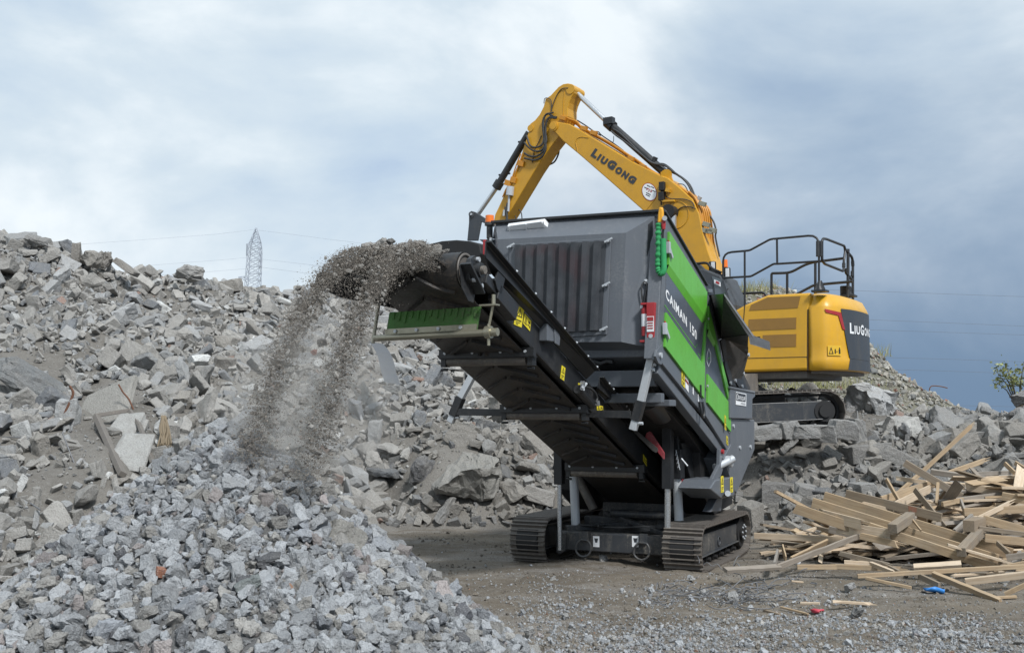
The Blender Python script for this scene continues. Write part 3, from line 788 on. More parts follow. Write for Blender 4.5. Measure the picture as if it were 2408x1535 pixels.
tag(scatter_mesh('yard_gravel', LUMP_LO, rg.integers(0, len(LUMP_LO), len(p)), p, rot_mats(len(p), rg), s, t6 * 1.1, M['crushed']),
    'loose pale gravel scattered over the dirt yard', 'gravel', kind='stuff')
p, s, px, py, dep = Q2
t6, _ = tint_crushed(len(p), rg); t6 = t6 * 1.05 * np.where((rg.uniform(0, 1, len(p)) < .25)[:, None], np.array([[.62, .56, .48]]), 1)
tag(scatter_mesh('yard_grit', GRAINS, rg.integers(0, 8, len(p)), p, rot_mats(len(p), rg), s, t6, M['crushed']),
    'fine grey and brown grit lying on the yard', 'gravel', kind='stuff')
Q3 = gather(16000, lambda x, y: ground_z(x, y), (-3, 9), (8.5, 19), 0.015, 0.08, 2.2, -9, lambda x, y, px, py: 0.15 + 0.85 * (fbm2(x, y, 0.5, 66, 3) > .25), 35, 0.1)
p, s, px, py, dep = Q3
tag(scatter_mesh('mud_clods', GRAINS, rg.integers(0, 8, len(p)), p, rot_mats(len(p), rg), s, np.array([[.165, .142, .112]]) * rg.uniform(.6, 1.4, (len(p), 1)), M['crushed']),
    'brown clods of earth trodden into the yard', 'dirt', kind='stuff')
for (qx, qy, sz, lab) in ((1418, 1322, 0.17, 'pale grey stone lying on the dirt before the shredder beam'), (1627, 1367, 0.12, 'small pale stone beside the wire scraps before the track'),
                          (1655, 1402, 0.16, 'rounded stone behind the tangle of steel wire'), (1725, 1413, 0.2, 'largest stone in the wire scraps on the yard'),
                          (1999, 1388, 0.2, 'beige stone on the dirt in front of the timber heap'), (2015, 1448, 0.2, 'dark stone on the gravel at lower right'),
                          (1330, 1457, 0.15, 'small stone on the dirt right of the foreground pile'), (1245, 1498, 0.17, 'grey stone at the right toe of the foreground pile'),
                          (1300, 1372, 0.10, 'tiny white stone on the bare dirt left of the beam')):
    q = on_ground(qx, qy)
    v, f = LUMPS[int(rg.integers(0, 26))]
    o = bpy.data.objects.new('loose_stone', tri_mesh('loose_stone', v, f, M['crushed'], np.array([0.36, 0.36, 0.355]) * (0.5 if 'dark' in lab else 1))); COL.objects.link(o)
    o.matrix_world = Matrix.Translation((q[0], q[1], sz * 0.22)) @ Matrix(rot_mats(1, rg)[0].tolist()).to_4x4() @ Matrix.Scale(sz, 4)
    tag(o, lab, 'stone', 'loose stones on the yard')

# ------------------------------------------------------------------ pieces of rubble one would name
def big_rock(name, px, py, dist, size, lab, cat='boulder', tint=(0.30, 0.30, 0.295), rot=(0, 0, 0), seed=1, kind='lump', sub=2, amp=0.05, drop=0.0, mat='stone', pull=.30):
    v, f = rock_arrays(seed, kind, 1, amp, kind != 'lump')
    bm = bmesh.new(); vs = [bm.verts.new(q) for q in v]
    for t in f: bm.faces.new([vs[k] for k in t])
    for _ in range(sub):
        bmesh.ops.subdivide_edges(bm, edges=bm.edges, cuts=1, use_grid_fill=True, smooth=0.10 if kind == 'lump' else 0.0)
    bmesh.ops.triangulate(bm, faces=bm.faces)
    for w in bm.verts:
        w.co += mnoise.noise_vector(w.co * 4.0 + Vector((seed, 3, 1))) * amp + mnoise.noise_vector(w.co * 11.0 + Vector((seed, 9, 1))) * amp * 0.5 + mnoise.noise_vector(w.co * 24.0) * amp * 0.35
    bm.verts.index_update()
    v = np.array([w.co[:] for w in bm.verts]); f = np.array([[w.index for w in t.verts] for t in bm.faces]); bm.free()
    ext = v.max(0) - v.min(0); v = (v - (v.max(0) + v.min(0)) / 2) / ext * np.array(size)
    o = bpy.data.objects.new(name, tri_mesh(name, v, f, M[mat], np.array(tint), False)); COL.objects.link(o)
    h = hit(px, py + 4, pile_z if mat == 'crushed' else heap_z, dist)
    if mat == 'crushed': o.scale = (h / dist,) * 3
    h = h - pull * max(size[0], size[2]) if mat != 'crushed' else h
    o.location = at(px, py, h) - np.array([0, 0, drop]); o.rotation_euler = tuple(R(q) for q in rot)
    return tag(o, lab, cat)
big_rock('boulder', 64, 888, 18.6, (1.6, 0.95, 0.66), 'big dark grey oval boulder on the left edge of the slope', tint=(0.18, 0.19, 0.195), rot=(8, 24, 0), seed=5, pull=.75)
big_rock('boulder', 2064, 968, 22.3, (1.75, 1.1, 1.05), 'huge pale grey boulder beside the excavator track', tint=(0.44, 0.45, 0.455), rot=(0, 8, 20), seed=8, amp=0.07, drop=-.12)
big_rock('boulder', 1095, 1122, 20.0, (1.35, 1.0, 0.95), 'large dusty boulder at the foot of the slope left of the shredder', tint=(0.27, 0.262, 0.24), rot=(0, -6, 0), seed=12, amp=0.06)
big_rock('boulder', 990, 1108, 20.1, (0.42, 0.4, 0.62), 'dark wet-looking stone behind the foreground pile', tint=(0.115, 0.115, 0.118), rot=(0, 25, 0), seed=17)
big_rock('boulder', 88, 568, 27.0, (0.62, 0.5, 0.33), 'dark rounded boulder on the crest at far left', tint=(0.23, 0.23, 0.225), rot=(0, 14, 0), seed=21)
big_rock('boulder', 36, 570, 27.2, (0.75, 0.5, 0.26), 'flat grey slab-like boulder left of the dark crest boulder', tint=(0.29, 0.285, 0.27), rot=(0, 4, 0), seed=24)
big_rock('upright_stone', 180, 594, 27.4, (0.22, 0.25, 0.56), 'upright stone post standing on the crest of the left slope', 'stone', (0.22, 0.205, 0.185), (0, 2, 10), 31, 'block', 1, 0.02)
big_rock('boulder', 214, 608, 27.4, (0.62, 0.5, 0.46), 'rounded beige boulder on the crest right of the upright stone', tint=(0.27, 0.255, 0.23), rot=(0, 15, 0), seed=33)
big_rock('boulder', 248, 612, 27.9, (0.42, 0.4, 0.52), 'crumbly boulder leaning behind the rounded crest boulder', tint=(0.23, 0.215, 0.195), rot=(0, 20, 0), seed=35, amp=0.08)
big_rock('leaning_slab', 296, 628, 28.0, (0.72, 0.45, 0.16), 'thin slab leaning over a gap on the crest', 'slab', (0.24, 0.225, 0.205), (0, 36, 0), 41, 'block', 1, 0.02)
big_rock('boulder', 442, 644, 29.2, (0.92, 0.6, 0.52), 'pale crumbly boulder on the crest left of the pylon', tint=(0.315, 0.31, 0.30), rot=(0, -8, 0), seed=43, amp=0.07)
big_rock('concrete_slab', 248, 955, 17.2, (1.05, 1.15, 0.12), 'broad smooth concrete slab standing behind the metal frame', 'slab', (0.315, 0.305, 0.28), (46, -18, -14), 47, 'block', 1, 0.014)
big_rock('concrete_slab', 290, 1010, 16.4, (0.48, 0.75, 0.07), 'upper cracked slab held inside the metal frame', 'slab', (0.40, 0.40, 0.385), (46, 4, -10), 49, 'block', 1, 0.012)
big_rock('concrete_slab', 312, 1062, 16.0, (0.60, 0.75, 0.07), 'lower cracked slab held inside the metal frame', 'slab', (0.41, 0.41, 0.395), (46, 4, -6), 51, 'block', 1, 0.012)
big_rock('concrete_slab', 326, 1006, 16.6, (0.28, 0.32, 0.06), 'small slab fragment at the top right inside the metal frame', 'slab', (0.40, 0.395, 0.38), (46, 0, 8), 53, 'block', 1, 0.012)
big_rock('plaster_chunk', 372, 1080, 15.6, (0.16, 0.14, 0.12), 'bright white plaster chunk right of the metal frame', 'rubble', (0.72, 0.74, 0.74), (0, 0, 20), 55)
big_rock('plaster_chunk', 424, 1000, 18.4, (0.30, 0.2, 0.09), 'bright white flat chunk beside the rope bundle', 'rubble', (0.74, 0.75, 0.74), (20, 12, 0), 57, 'block', 1)
big_rock('brown_stone', 403, 1067, 15.2, (0.17, 0.14, 0.13), 'small reddish brown stone next to the white plaster chunk', 'stone', (0.20, 0.14, 0.105), (0, 0, 0), 59)
big_rock('concrete_beam', 2042, 1066, 20.3, (0.88, 0.4, 0.36), 'long squared concrete block in the bank right of the excavator track', 'concrete block', (0.225, 0.22, 0.21), (0, -6, 8), 61, 'block', 1, 0.02)
big_rock('concrete_beam', 2105, 1076, 20.4, (0.75, 0.4, 0.3), 'tilted concrete block right of the long squared block', 'concrete block', (0.23, 0.225, 0.215), (0, 26, 0), 63, 'block', 1, 0.02)
big_rock('concrete_beam', 1830, 1165, 19.3, (0.62, 0.5, 0.52), 'dark square-faced block at the bank foot behind the right track', 'concrete block', (0.19, 0.185, 0.178), (0, 4, -12), 65, 'block', 1, 0.03)
big_rock('concrete_beam', 1905, 1162, 19.3, (0.66, 0.45, 0.34), 'pale topped block right of the dark square-faced block', 'concrete block', (0.27, 0.265, 0.255), (10, 10, 0), 67, 'block', 1, 0.03)
big_rock('concrete_beam', 1270, 1165, 19.6, (0.62, 0.34, 0.28), 'long pale concrete block above the left shredder track', 'concrete block', (0.30, 0.285, 0.265), (0, 16, -6), 69, 'block', 1, 0.02)
big_rock('boulder', 2412, 935, 25.0, (0.75, 0.6, 0.45), 'smooth boulder on top of the mound at the right edge', tint=(0.225, 0.225, 0.23), rot=(0, -12, 0), seed=71)
big_rock('boulder', 2418, 975, 24.8, (0.85, 0.6, 0.55), 'grey boulder below the smooth one at the right edge', tint=(0.235, 0.232, 0.23), rot=(0, 0, 0), seed=73)
big_rock('boulder', 2075, 908, 35.6, (0.52, 0.5, 0.42), 'pale round boulder high on the gravel hill skyline', tint=(0.36, 0.35, 0.33), rot=(0, 0, 0), seed=75, drop=-0.35)
big_rock('stone_on_pile', 805, 1256, 9.35, (0.42, 0.34, 0.30), 'rounded earth-brown stone in the middle of the foreground pile', 'stone', (0.27, 0.262, 0.24), (0, 10, 0), 77, drop=0.02, mat='crushed')
big_rock('stone_on_pile', 632, 1312, 8.75, (0.22, 0.16, 0.07), 'flat black stone near the middle of the foreground pile', 'stone', (0.075, 0.08, 0.09), (14, -8, 20), 79, 'block', 1, mat='crushed')
big_rock('stone_on_pile', 582, 1372, 8.35, (0.22, 0.15, 0.10), 'smooth greenish grey stone leaning below the black one', 'stone', (0.20, 0.225, 0.225), (0, -24, 30), 81, 'block', 1, mat='crushed')
big_rock('brick_bit', 379, 1345, 8.7, (0.085, 0.06, 0.085), 'small orange brick bit in the foreground pile', 'brick', (0.40, 0.17, 0.10), (10, 10, 30), 83, 'block', 0, 0.01, mat='crushed')

for (px_, sz_, rz_, lab, sd_) in ((1752, (.5, .4, .34), 10, 'grey block half hidden behind the shredder tail below the excavator track', 91), (1800, (.62, .4, .30), -8, 'flat block wedged under the left part of the excavator track', 92), (1848, (.45, .4, .36), 30, 'rough block under the middle of the excavator track', 93),
                              (1890, (.60, .45, .26), 4, 'thin wide slab block right of the middle under the excavator track', 94), (1938, (.5, .4, .34), -20, 'angular block under the right part of the excavator track', 95), (1982, (.55, .4, .38), 15, 'block at the right end of the excavator track', 96)):
    o = big_rock('bank_block', px_, 1012 + (sd_ % 3) * 4, None, sz_, lab, 'concrete block', (0.27, 0.268, 0.262), (6, sd_ % 7 * 4 - 12, rz_), sd_, 'block', 1, 0.03, pull=0)
    o.location = at(px_, 1010 + (sd_ % 3) * 4, 19.75)
# ------------------------------------------------------------------ mobile shredder
FR = Frame(2.479, 14.184, R(-26.5))
shredder = tag(empty('mobile_shredder', FR.o, FR.yaw), 'green and dark grey tracked shredder with a raised discharge conveyor', 'shredder')
A3 = np.array
def V3(*q): return np.array(q, float)
def bolts(mb, pts, ax, r=0.018, h=0.022, m=0):
    for q in pts: mb.mark(); mb.cyl(A3(q), A3(q) + A3(ax) * h, r, 7, m)
def sticker(O, U, V, parent, mark=True, name='warning_sticker', second=True):
    """yellow warning label with black triangle and marks, lying on the plane of U and V"""
    O, U, V = (A3(q, float) for q in (O, U, V)); n = np.cross(U, V); n = n / np.linalg.norm(n)
    if n @ A3((FR.ol - O)) < 0: n = -n
    mb = MB(); mb.prism([O + n * .001, O + U + n * .001, O + U + V + n * .001, O + V + n * .001], n * 0.003)
    st = mb.build(name, M['sticker_yellow'], parent)
    if mark:
        k = MB(); z = n * 0.0055; f = lambda a, c: O + U * a + V * c + z
        horiz = np.linalg.norm(U) > np.linalg.norm(V)
        T = [(0.06, 0.15), (0.46, 0.15), (0.26, 0.88)] if horiz else [(0.1, 0.48), (0.9, 0.48), (0.5, 0.94)]
        cx = sum(q[0] for q in T) / 3; cy = sum(q[1] for q in T) / 3
        I = [(cx + (a - cx) * 0.66, cy + (c - cy) * 0.66) for a, c in T]
        for i in range(3):
            j = (i + 1) % 3; k.poly([f(*T[i]), f(*T[j]), f(*I[j]), f(*I[i])])
        k.poly([f(cx - .03, cy - .12), f(cx + .03, cy - .12), f(cx + .03, cy + .12), f(cx - .03, cy + .12)])
        if horiz: B4 = [((.60, .55), (.90, .75)), ((.56, .25), (.72, .42)), ((.80, .2), (.92, .45))]
        else: B4 = [((.15, .26), (.85, .32)), ((.15, .16), (.7, .2)), ((.2, .06), (.5, .11))]
        for (a, c), (e, g) in B4: k.poly([f(a, c), f(e, c), f(e, g), f(a, g)])
        k.build('warning_symbol', M['print_black'], st)
    return st

# ---- engine housing: hollow-looking front with a bevelled surround, body falling away to the rear
YF = -1.388
mb = MB()
out_ = [V3(-2.32, YF, 4.585), V3(-.06, YF, 4.535), V3(-.06, YF - .05, 2.86), V3(-2.32, YF - .05, 2.90)]
inn = [V3(-2.16, YF - .25, 4.33), V3(-.40, YF - .25, 4.285), V3(-.475, YF - .25, 2.955), V3(-2.2, YF - .25, 3.0)]
for i in range(4):
    j = (i + 1) % 4; mb.poly([out_[i], out_[j], inn[j], inn[i]])
mb.poly(inn)
prof = [(YF + .002, 4.585), (0.40, 3.80), (0.16, 2.30), (YF - .048, 2.78)]
mb.prism([V3(-2.32, y, z) for y, z in prof], (2.25, 0, 0))
mb.build('engine_housing', M['anthracite'], shredder, 0.012)
MB().bar(V3(-2.36, YF - .02, 4.605), V3(.02, YF - .02, 4.56), .09, .035).bar(V3(-.0, YF, 4.56), V3(0.0, .42, 3.84), .06, .03).build('top_rim', M['black'], shredder, .006)
mb = MB()     # raised panel with the mesh screen
pt = lambda x, y, off=.0: FR.Y(c2(x, y), YF - .25 - off)
mb.prism([pt(305, 390), pt(1200, 335), pt(1160, 1180), pt(300, 1240)], (0, -.018, 0))
acc = mb.build('access_panel', M['anthracite'], shredder, .006)
mb = MB(); q0, q1, q2, q3 = pt(360, 400, .02), pt(1150, 360, .02), pt(1112, 1140, .02), pt(345, 1190, .02)
cor = []                                               # corrugated woven screen: eight flat ribs with sloping flanks
for k in range(8):
    cor += [((k + .0) / 8, .012), ((k + .10) / 8, .060), ((k + .52) / 8, .060), ((k + .66) / 8, .012)]
cor = [(0, -.02)] + cor + [(1, .012), (1, -.02)]
mb.loft([[q0 + (q1 - q0) * a - V3(0, d_, 0) for a, d_ in cor], [q3 + (q2 - q3) * a - V3(0, d_, 0) for a, d_ in cor]], 0, False, False, False)
for e0, e1 in ((q0, q1), (q3, q2)): mb.poly([e0 + (e1 - e0) * a - V3(0, d_, 0) for a, d_ in cor])
mb.build('mesh_screen', M['screen'], acc)
for (x, y) in ((325, 410), (1180, 362), (1160, 748), (1138, 1135)):
    q = pt(x, y, .02); w = MB().cyl(q, q - V3(0, .05, 0), .016, 8)
    w.bar(q + V3(-.05, -.04, -.012), q + V3(.05, -.04, .03), .018, .022)
    w.build('wing_nut', M['zinc'], acc)
mb = MB()     # white work light under the rim
t0, t1, t2, t3 = (FR.Y(c2(*q), YF - .10) for q in ((290, 238), (612, 196), (638, 238), (280, 290)))
lamp = mb.loft([[t3, t2 + V3(0, 0, 0), t2 + V3(0, .1, .04), t3 + V3(0, .1, .04)], [t0 + V3(.02, -.06, 0), t1 + V3(-.02, -.06, 0), t1 + V3(0, .02, .05), t0 + V3(0, .02, .05)]]).build('work_light', M['white'], shredder, .012)
mb = MB()
for a in (.08, .5, .92):
    q = t3 + (t2 - t3) * a; mb.bar(q + V3(0, -.012, .0), q + (t0 - t3) + V3(0, -.072, -.01), .012, .008)
mb.build('lamp_rib', M['white_print'], lamp)
# dark stain running down beside the sling
mb = MB(); ch = lambda x, y: FR.P(c2(x, y), 0, -.2)
def onchamfer(x, y):
    o = inn[1]; n = np.cross(out_[1] - inn[1], inn[2] - inn[1]); d = ray(*c2(x, y)); d = A3([d @ FR.ex, d @ FR.ey, d[2]])
    t = ((o - FR.ol) @ n) / (d @ n); q = FR.ol + d * t; n = n / np.linalg.norm(n); n = n if n @ (FR.ol - q) > 0 else -n
    return q + n * .002
for pl in ([(1518, 215), (1560, 180), (1562, 690), (1542, 680), (1532, 560), (1508, 660), (1505, 560)], [(1575, 140), (1590, 140), (1590, 300), (1578, 270)]):
    mb.poly([onchamfer(*q) for q in pl])
mb.build('oil_stain', M['stain'], shredder)

# ---- corner post and side frame
S = lambda x, y, o=0.0: FR.X(c3(x, y), o)
S5 = lambda x, y, o=0.0: FR.X(c5(x, y), o)
fr_ = [S(428, 108), S(455, 95), S(718, 570), S(742, 650), S(885, 1270), S5(1003, 230), S5(1003, 600), S5(985, 648), S5(850, 430), S5(760, 332), S(425, 1115), S(383, 1085), S(400, 990)]
mb = MB(); mb.prism(fr_, (-.06, 0, 0)); mb.build('side_frame', M['anthracite'], shredder, .008)
mb = MB(); mb.prism([S(437, 82), S(437, 82) + V3(-.16, 0, 0), S(385, 1080) + V3(-.16, 0, 0), S(385, 1080)], (0, .05, 0))
mb.build('corner_post', M['anthracite'], shredder, .008)
mb = MB(); bolts(mb, [FR.Y(c3(388, 566), YF - .03), FR.Y(c3(404, 684), YF - .05), FR.Y(c2(1575, 1212), YF - .05)], (0, -1, 0), .022, .03); mb.build('bolt', M['zinc'], shredder)

# ---- first side door: green with a recessed grey band
mb = MB(); G0 = .03; DK = .004
mb.prism([S(460, 217), S(718, 628), S(713, 812), S(455, 442)], (G0, 0, 0), 0)
mb.poly([S(455, 442) + V3(G0, 0, 0), S(713, 812) + V3(G0, 0, 0), S(694, 838) + V3(DK, 0, 0), S(450, 490) + V3(DK, 0, 0)], 0)
mb.prism([S(713, 813), S(712, 870), S(700, 1130), S(686, 1115)], (G0, 0, 0), 0)
mb.prism([S(712, 870), S(716, 800), S(702, 1140), S(697, 1140)], (G0 - .004, 0, 0), 0)
mb.prism([S(450, 491), S(694, 839), S(686, 1113), S(440, 766)], (DK, 0, 0), 1)
mb.prism([S(440, 768), S(686, 1115), S(703, 1133), S(697, 1352), S(430, 1000)], (G0, 0, 0), 0)
door = mb.build('side_door', [M['green'], M['band_grey']], shredder, .006)
mb = MB()
zz = [(441, 712), (648, 1003), (664, 978), (668, 1040), (686, 1068)]
for a, c in zip(zz[:-1], zz[1:]):
    mb.poly([S(*a, DK + .003), S(*c, DK + .003), S(c[0], c[1] + 7, DK + .003), S(a[0], a[1] + 7, DK + .003)])
mb.build('stripe', M['green'], door)
bl, br, tl = S(449, 668, DK + .004), S(661, 962, DK + .004), S(448, 596, DK + .004)
lettering('CAIMAN 150', bl, br - bl, tl - bl, M['white_print'], door, bold=.034)
for (x, y) in ((455, 285), (431, 836)):
    mb = MB(); q = S(x, y, G0 + .004)
    mb.box(q + V3(-.01, .0, -.14), q + V3(.035, .055, .0)); mb.bar(q + V3(.02, .06, -.085), q + V3(.02, .16, -.18), .02, .045)
    l = mb.build('door_latch', M['zinc'], door, .004)
    MB().cyl(q + V3(.012, .03, 0), q + V3(.012, .03, .022), .012, 8).build('latch_button', M['red'], l)
mb = MB(); q = S(685, 1290, G0 + .002); mb.box(q + V3(0, -.025, -.09), q + V3(.012, .025, .06)); mb.build('door_grip', M['print_black'], door, .006)

# ---- second side panel, tapering under the hopper
mb = MB()
mb.prism([S(729, 722), S(785, 962), S(776, 978), S(728, 880)], (G0, 0, 0), 0)
mb.poly([S(728, 880) + V3(G0, 0, 0), S(776, 978) + V3(G0, 0, 0), S(772, 1000) + V3(DK, 0, 0), S(728, 925) + V3(DK, 0, 0)], 0)
mb.prism([S(785, 962), S(881, 1340), S(880, 1400), S(866, 1375), S(776, 978)], (G0, 0, 0), 0)
mb.prism([S(727, 926), S(773, 1001), S(865, 1374), S(723, 1184)], (DK, 0, 0), 1)
mb.prism([S(723, 1186), S(865, 1376), S(880, 1402), S(880, 1580), S(722, 1380)], (G0, 0, 0), 0)
pan2 = mb.build('side_panel', [M['green'], M['band_grey']], shredder, .006)
mb = MB(); HX = [(742, 1008), (757, 1045), (758, 1098), (741, 1138), (727, 1105), (728, 1050)]
cx, cy = 742.5, 1074
for i in range(6):
    j = (i + 1) % 6; I = [(cx + (x - cx) * .72, cy + (y - cy) * .84) for x, y in HX]
    mb.poly([S(*HX[i], DK + .003), S(*HX[j], DK + .003), S(*I[j], DK + .003), S(*I[i], DK + .003)])
mb.build('hexagon_logo', M['white_print'], pan2)
mb = MB(); LZ = [(733, 1098), (737, 1075), (747, 1072), (751, 1048)]
for a, c in zip(LZ[:-1], LZ[1:]): mb.poly([S(*a, DK + .003), S(*c, DK + .003), S(c[0], c[1] + 9, DK + .003), S(a[0], a[1] + 9, DK + .003)])
mb.build('logo_mark', M['green'], pan2)
mb = MB(); bolts(mb, [S(738, 810, G0), S(731, 1268, G0), S5(995, 392), S5(993, 525)], (1, 0, 0), .018, .015); mb.build('bolt', M['zinc'], pan2)
sticker(S(850, 1560, G0 + .001), V3(0, .07, -.03), V3(0, 0, .20), shredder)
sticker(S(556, 1255, .002), V3(0, .13, -.05), V3(0, 0, .17), shredder)
sticker(S5(979, 605, .002), V3(0, .08, -.03), V3(0, 0, .12), shredder)
mb = MB(); q = S(582, 1280, .002); mb.prism([q, q + V3(0, .13, -.06), q + V3(0, .13, .12), q + V3(0, 0, .17)], (.003, 0, 0)); dl = mb.build('data_label', M['white_print'], shredder)
mb = MB(); q = S(583, 1235, .006); mb.prism([q, q + V3(0, .12, -.05), q + V3(0, .12, -.015), q + V3(0, 0, .035)], (.002, 0, 0)); mb.build('label_stripe', M['dark_red'], dl)
for (x, y) in ((632, 1320), (668, 1370)):
    mb = MB(); q = S(x, y, .002); mb.prism([q, q + V3(0, .04, -.02), q + V3(0, .04, .08), q + V3(0, 0, .1)], (.003, 0, 0)); mb.build('small_label', M['white_print'], shredder)
# lifting shackle hanging from the lower rail
mb = MB(); q = S(690, 1375, .02); mb.tube(smooth_path([q + V3(0, -.05, .0), q + V3(.02, -.06, -.12), q + V3(.02, -.03, -.2), q + V3(.02, .03, -.2), q + V3(.02, .06, -.12), q + V3(0, .05, 0)], 5), .02, 8)
mb.build('tow_shackle', M['black'], shredder)

# ---- underside of the housing, cross members and shredding chamber
mb = MB()
mb.box((-2.28, YF + .05, 2.42), (-.16, YF + .15, 2.62)); mb.bar(V3(-2.3, -1.2, 2.28), V3(-.1, -1.2, 2.28), .12, .12)
mb.bar(S(420, 1110) + V3(-.1, 0, -.06), S5(985, 640) + V3(-.1, 0, -.06), .12, .14)
mb.box((-.55, -1.05, 2.18), (-.06, -.8, 2.26))
mb.build('chassis_beam', M['anthracite'], shredder, .01)
mb = MB(); pr = [(-1.3, 2.45), (.2, 1.95), (1.4, 1.55), (2.6, 1.5), (2.6, .95), (2.1, .95), (.9, 1.55), (.35, 1.80), (-.7, 2.16)]
mb.prism([V3(-2.2, y, z) for y, z in pr], (1.95, 0, 0)); mb.prism([V3(-.72, y, z) for y, z in ((.9, 1.55), (2.6, 1.4), (2.6, .7), (1.6, .62), (1.0, .95))], (.45, 0, 0)); mb.prism([V3(-2.5, y, z) for y, z in ((.9, 1.55), (2.6, 1.4), (2.6, .7), (1.6, .62), (1.0, .95))], (.42, 0, 0)); mb.build('shredding_chamber', M['deep_black'], shredder, .01)
mb = MB(); a_, c_ = FR.Y(c11(960, 560), -.75), FR.Y(c11(1060, 740), .05)
mb.cyl(FR.Y(c11(900, 600), -.95), FR.Y(c11(1075, 775), -.25), .185, 32); mb.build('hydraulic_drum', M['hopper'], shredder)
mb = MB(); b0 = FR.Y(c11(520, 480), -.6); mb.box(b0 + V3(-.3, 0, -.1), b0 + V3(.62, .03, .12)); mb.bar(b0 + V3(-.2, -.05, -.17), b0 + V3(.62, -.05, -.17), .08, .05)
hb = mb.build('valve_plate', M['dusty_frame'], shredder, .006)
mb = MB(); mb.box(b0 + V3(.06, -.02, -.01), b0 + V3(.24, 0, .06)); mb.build('hazard_label', M['sticker_yellow'], hb)
mb = MB(); mb.cyl(b0 + V3(.2, -.05, -.03), b0 + V3(.62, -.05, -.02), .026, 10).cyl(b0 + V3(.42, -.05, -.1), b0 + V3(.42, -.05, .1), .02, 8).build('valve', M['zinc'], hb)
mb = MB(); h = FR.Y(c11(500, 195), YF + .0)
f0 = [FR.Y(c11(*q), YF) for q in ((215, 170), (300, 215), (360, 230), (430, 205), (500, 215))]
mb.loft([[q, q + V3(0, .6, .0), q + V3(0, .6, .035), q + V3(0, 0, .035)] for q in f0], 0, True, True); mb.build('rubber_flap', M['hose'], shredder)
mb = MB()
mb.mark(); mb.prism([FR.Y(c11(*q), -.3) for q in ((905, 1035), (940, 1020), (1105, 1270), (1105, 1345), (890, 1080))], (0, .05, 0)); mb.mark(); mb.prism([FR.Y(c5(*q), .45) for q in ((685, 820), (700, 845), (762, 880), (757, 905), (700, 890), (680, 850))], (0, .05, 0))
mb.mark(); mb.prism([FR.Y(c5(*q), .2) for q in ((618, 720), (630, 740), (630, 780), (618, 770))], (0, .05, 0)); mb.build('red_guard', M['dark_red'], shredder)
mb = MB(); mb.prism([FR.Y(c11(*q), -.45) for q in ((600, 880), (640, 885), (1030, 1215), (1035, 1250), (1015, 1270), (980, 1250))], (0, .02, .0)); mb.build('deflector_plate', M['hopper'], shredder)
mb = MB()    # bolted inner plates of the chamber
mb.prism([FR.X(c5(*q), -.42) for q in ((680, 470), (810, 500), (800, 600), (740, 590), (690, 560))], (-.05, 0, 0)); mb.prism([FR.X(c5(*q), -.38) for q in ((690, 600), (930, 590), (880, 870), (830, 935), (770, 920))], (-.04, 0, 0))
mb.build('chamber_plate', M['black'], shredder, .008)
q = FR.X(c5(818, 706), -.36); MB().disc_ring(q, (1, 0, 0), .06, .115, .03, 24).build('inspection_port', M['worn_steel'], shredder)

# ---- rear tail: side plate with the round button, tapering bracket, sign plate
mb = MB(); mb.prism([S5(985, 648), S5(1003, 605), S5(1003, 622), S5(945, 812), S5(880, 870), S5(875, 860), S5(935, 740), S5(938, 640)], (-.05, 0, 0)); mb.build('cheek_plate', M['anthracite'], shredder, .006)
q = S5(948, 655, .0); MB().cyl(q, q + V3(.03, 0, 0), .035, 14).build('stop_button', M['red'], shredder)
XT = .02
T5 = lambda x, y, o=XT: FR.X(c5(x, y), o)
mb = MB(); mb.prism([T5(1008, 440), T5(1160, 450), T5(1162, 640), T5(1045, 925), T5(1030, 900), T5(960, 700), T5(1008, 610)], (-.5, 0, 0)); mb.build('tail_guard', M['anthracite'], shredder, .01)
mb = MB(); mb.prism([T5(1005, 232, .06), T5(1165, 265, .06), T5(1165, 300, .06), T5(1148, 318, .06), T5(1146, 445, .06), T5(1006, 440, .06)], (-.35, 0, 0))
mb.prism([T5(1008, 235, .075), T5(1165, 268, .075), T5(1166, 280, .075), T5(1008, 250, .075)], (-.1, 0, 0))
tb = mb.build('tail_box', M['anthracite'], shredder, .012)
mb = MB(); mb.prism([T5(1040, 268, .065), T5(1106, 282, .065), T5(1105, 362, .065), T5(1039, 352, .065)], (.004, 0, 0)); sg = mb.build('sign_plate', M['white_print'], tb)
mb = MB(); mb.prism([T5(1043, 274, .071), T5(1103, 287, .071), T5(1102, 334, .071), T5(1043, 324, .071)], (.003, 0, 0)); mb.build('sign_field', M['print_grey'], sg)
o_ = T5(1058, 324, .077); u_ = T5(1100, 332, .077) - o_; v_ = T5(1058, 294, .077) - o_
lettering('EVOQUIP', o_, u_, v_, M['white_print'], sg, bold=.02)
o_ = T5(1072, 350, .072); lettering('A TEREX BRAND', o_, T5(1102, 355, .072) - o_, V3(0, 0, .028), M['print_grey'], sg, bold=.0)
mb = MB(); HX = [(1050, 279), (1056, 291), (1056, 312), (1050, 322), (1045, 312), (1045, 290)]
for i in range(6):
    j = (i + 1) % 6; I = [(1050.5 + (x - 1050.5) * .6, 300 + (y - 300) * .8) for x, y in HX]
    mb.poly([T5(*HX[i], .077), T5(*HX[j], .077), T5(*I[j], .077), T5(*I[i], .077)])
mb.build('hexagon_logo', M['white_print'], sg)
mb = MB(); q = T5(1128, 585); mb.disc_ring(q, (1, 0, 0), .05, .085, .01, 20, 0); bolts(mb, [T5(1064, 630), T5(1022, 490), T5(1132, 625)], (1, 0, 0), .03, .02); mb.build('bolt', M['zinc'], tb)
mb = MB(); mb.prism([T5(910, 838, .10), T5(1015, 820, .10), T5(1035, 828, .10), T5(1032, 940, .10), T5(950, 960, .10), T5(872, 895, .10)], (-.45, 0, 0)); foot = mb.build('pivot_box', M['anthracite'], shredder, .015)
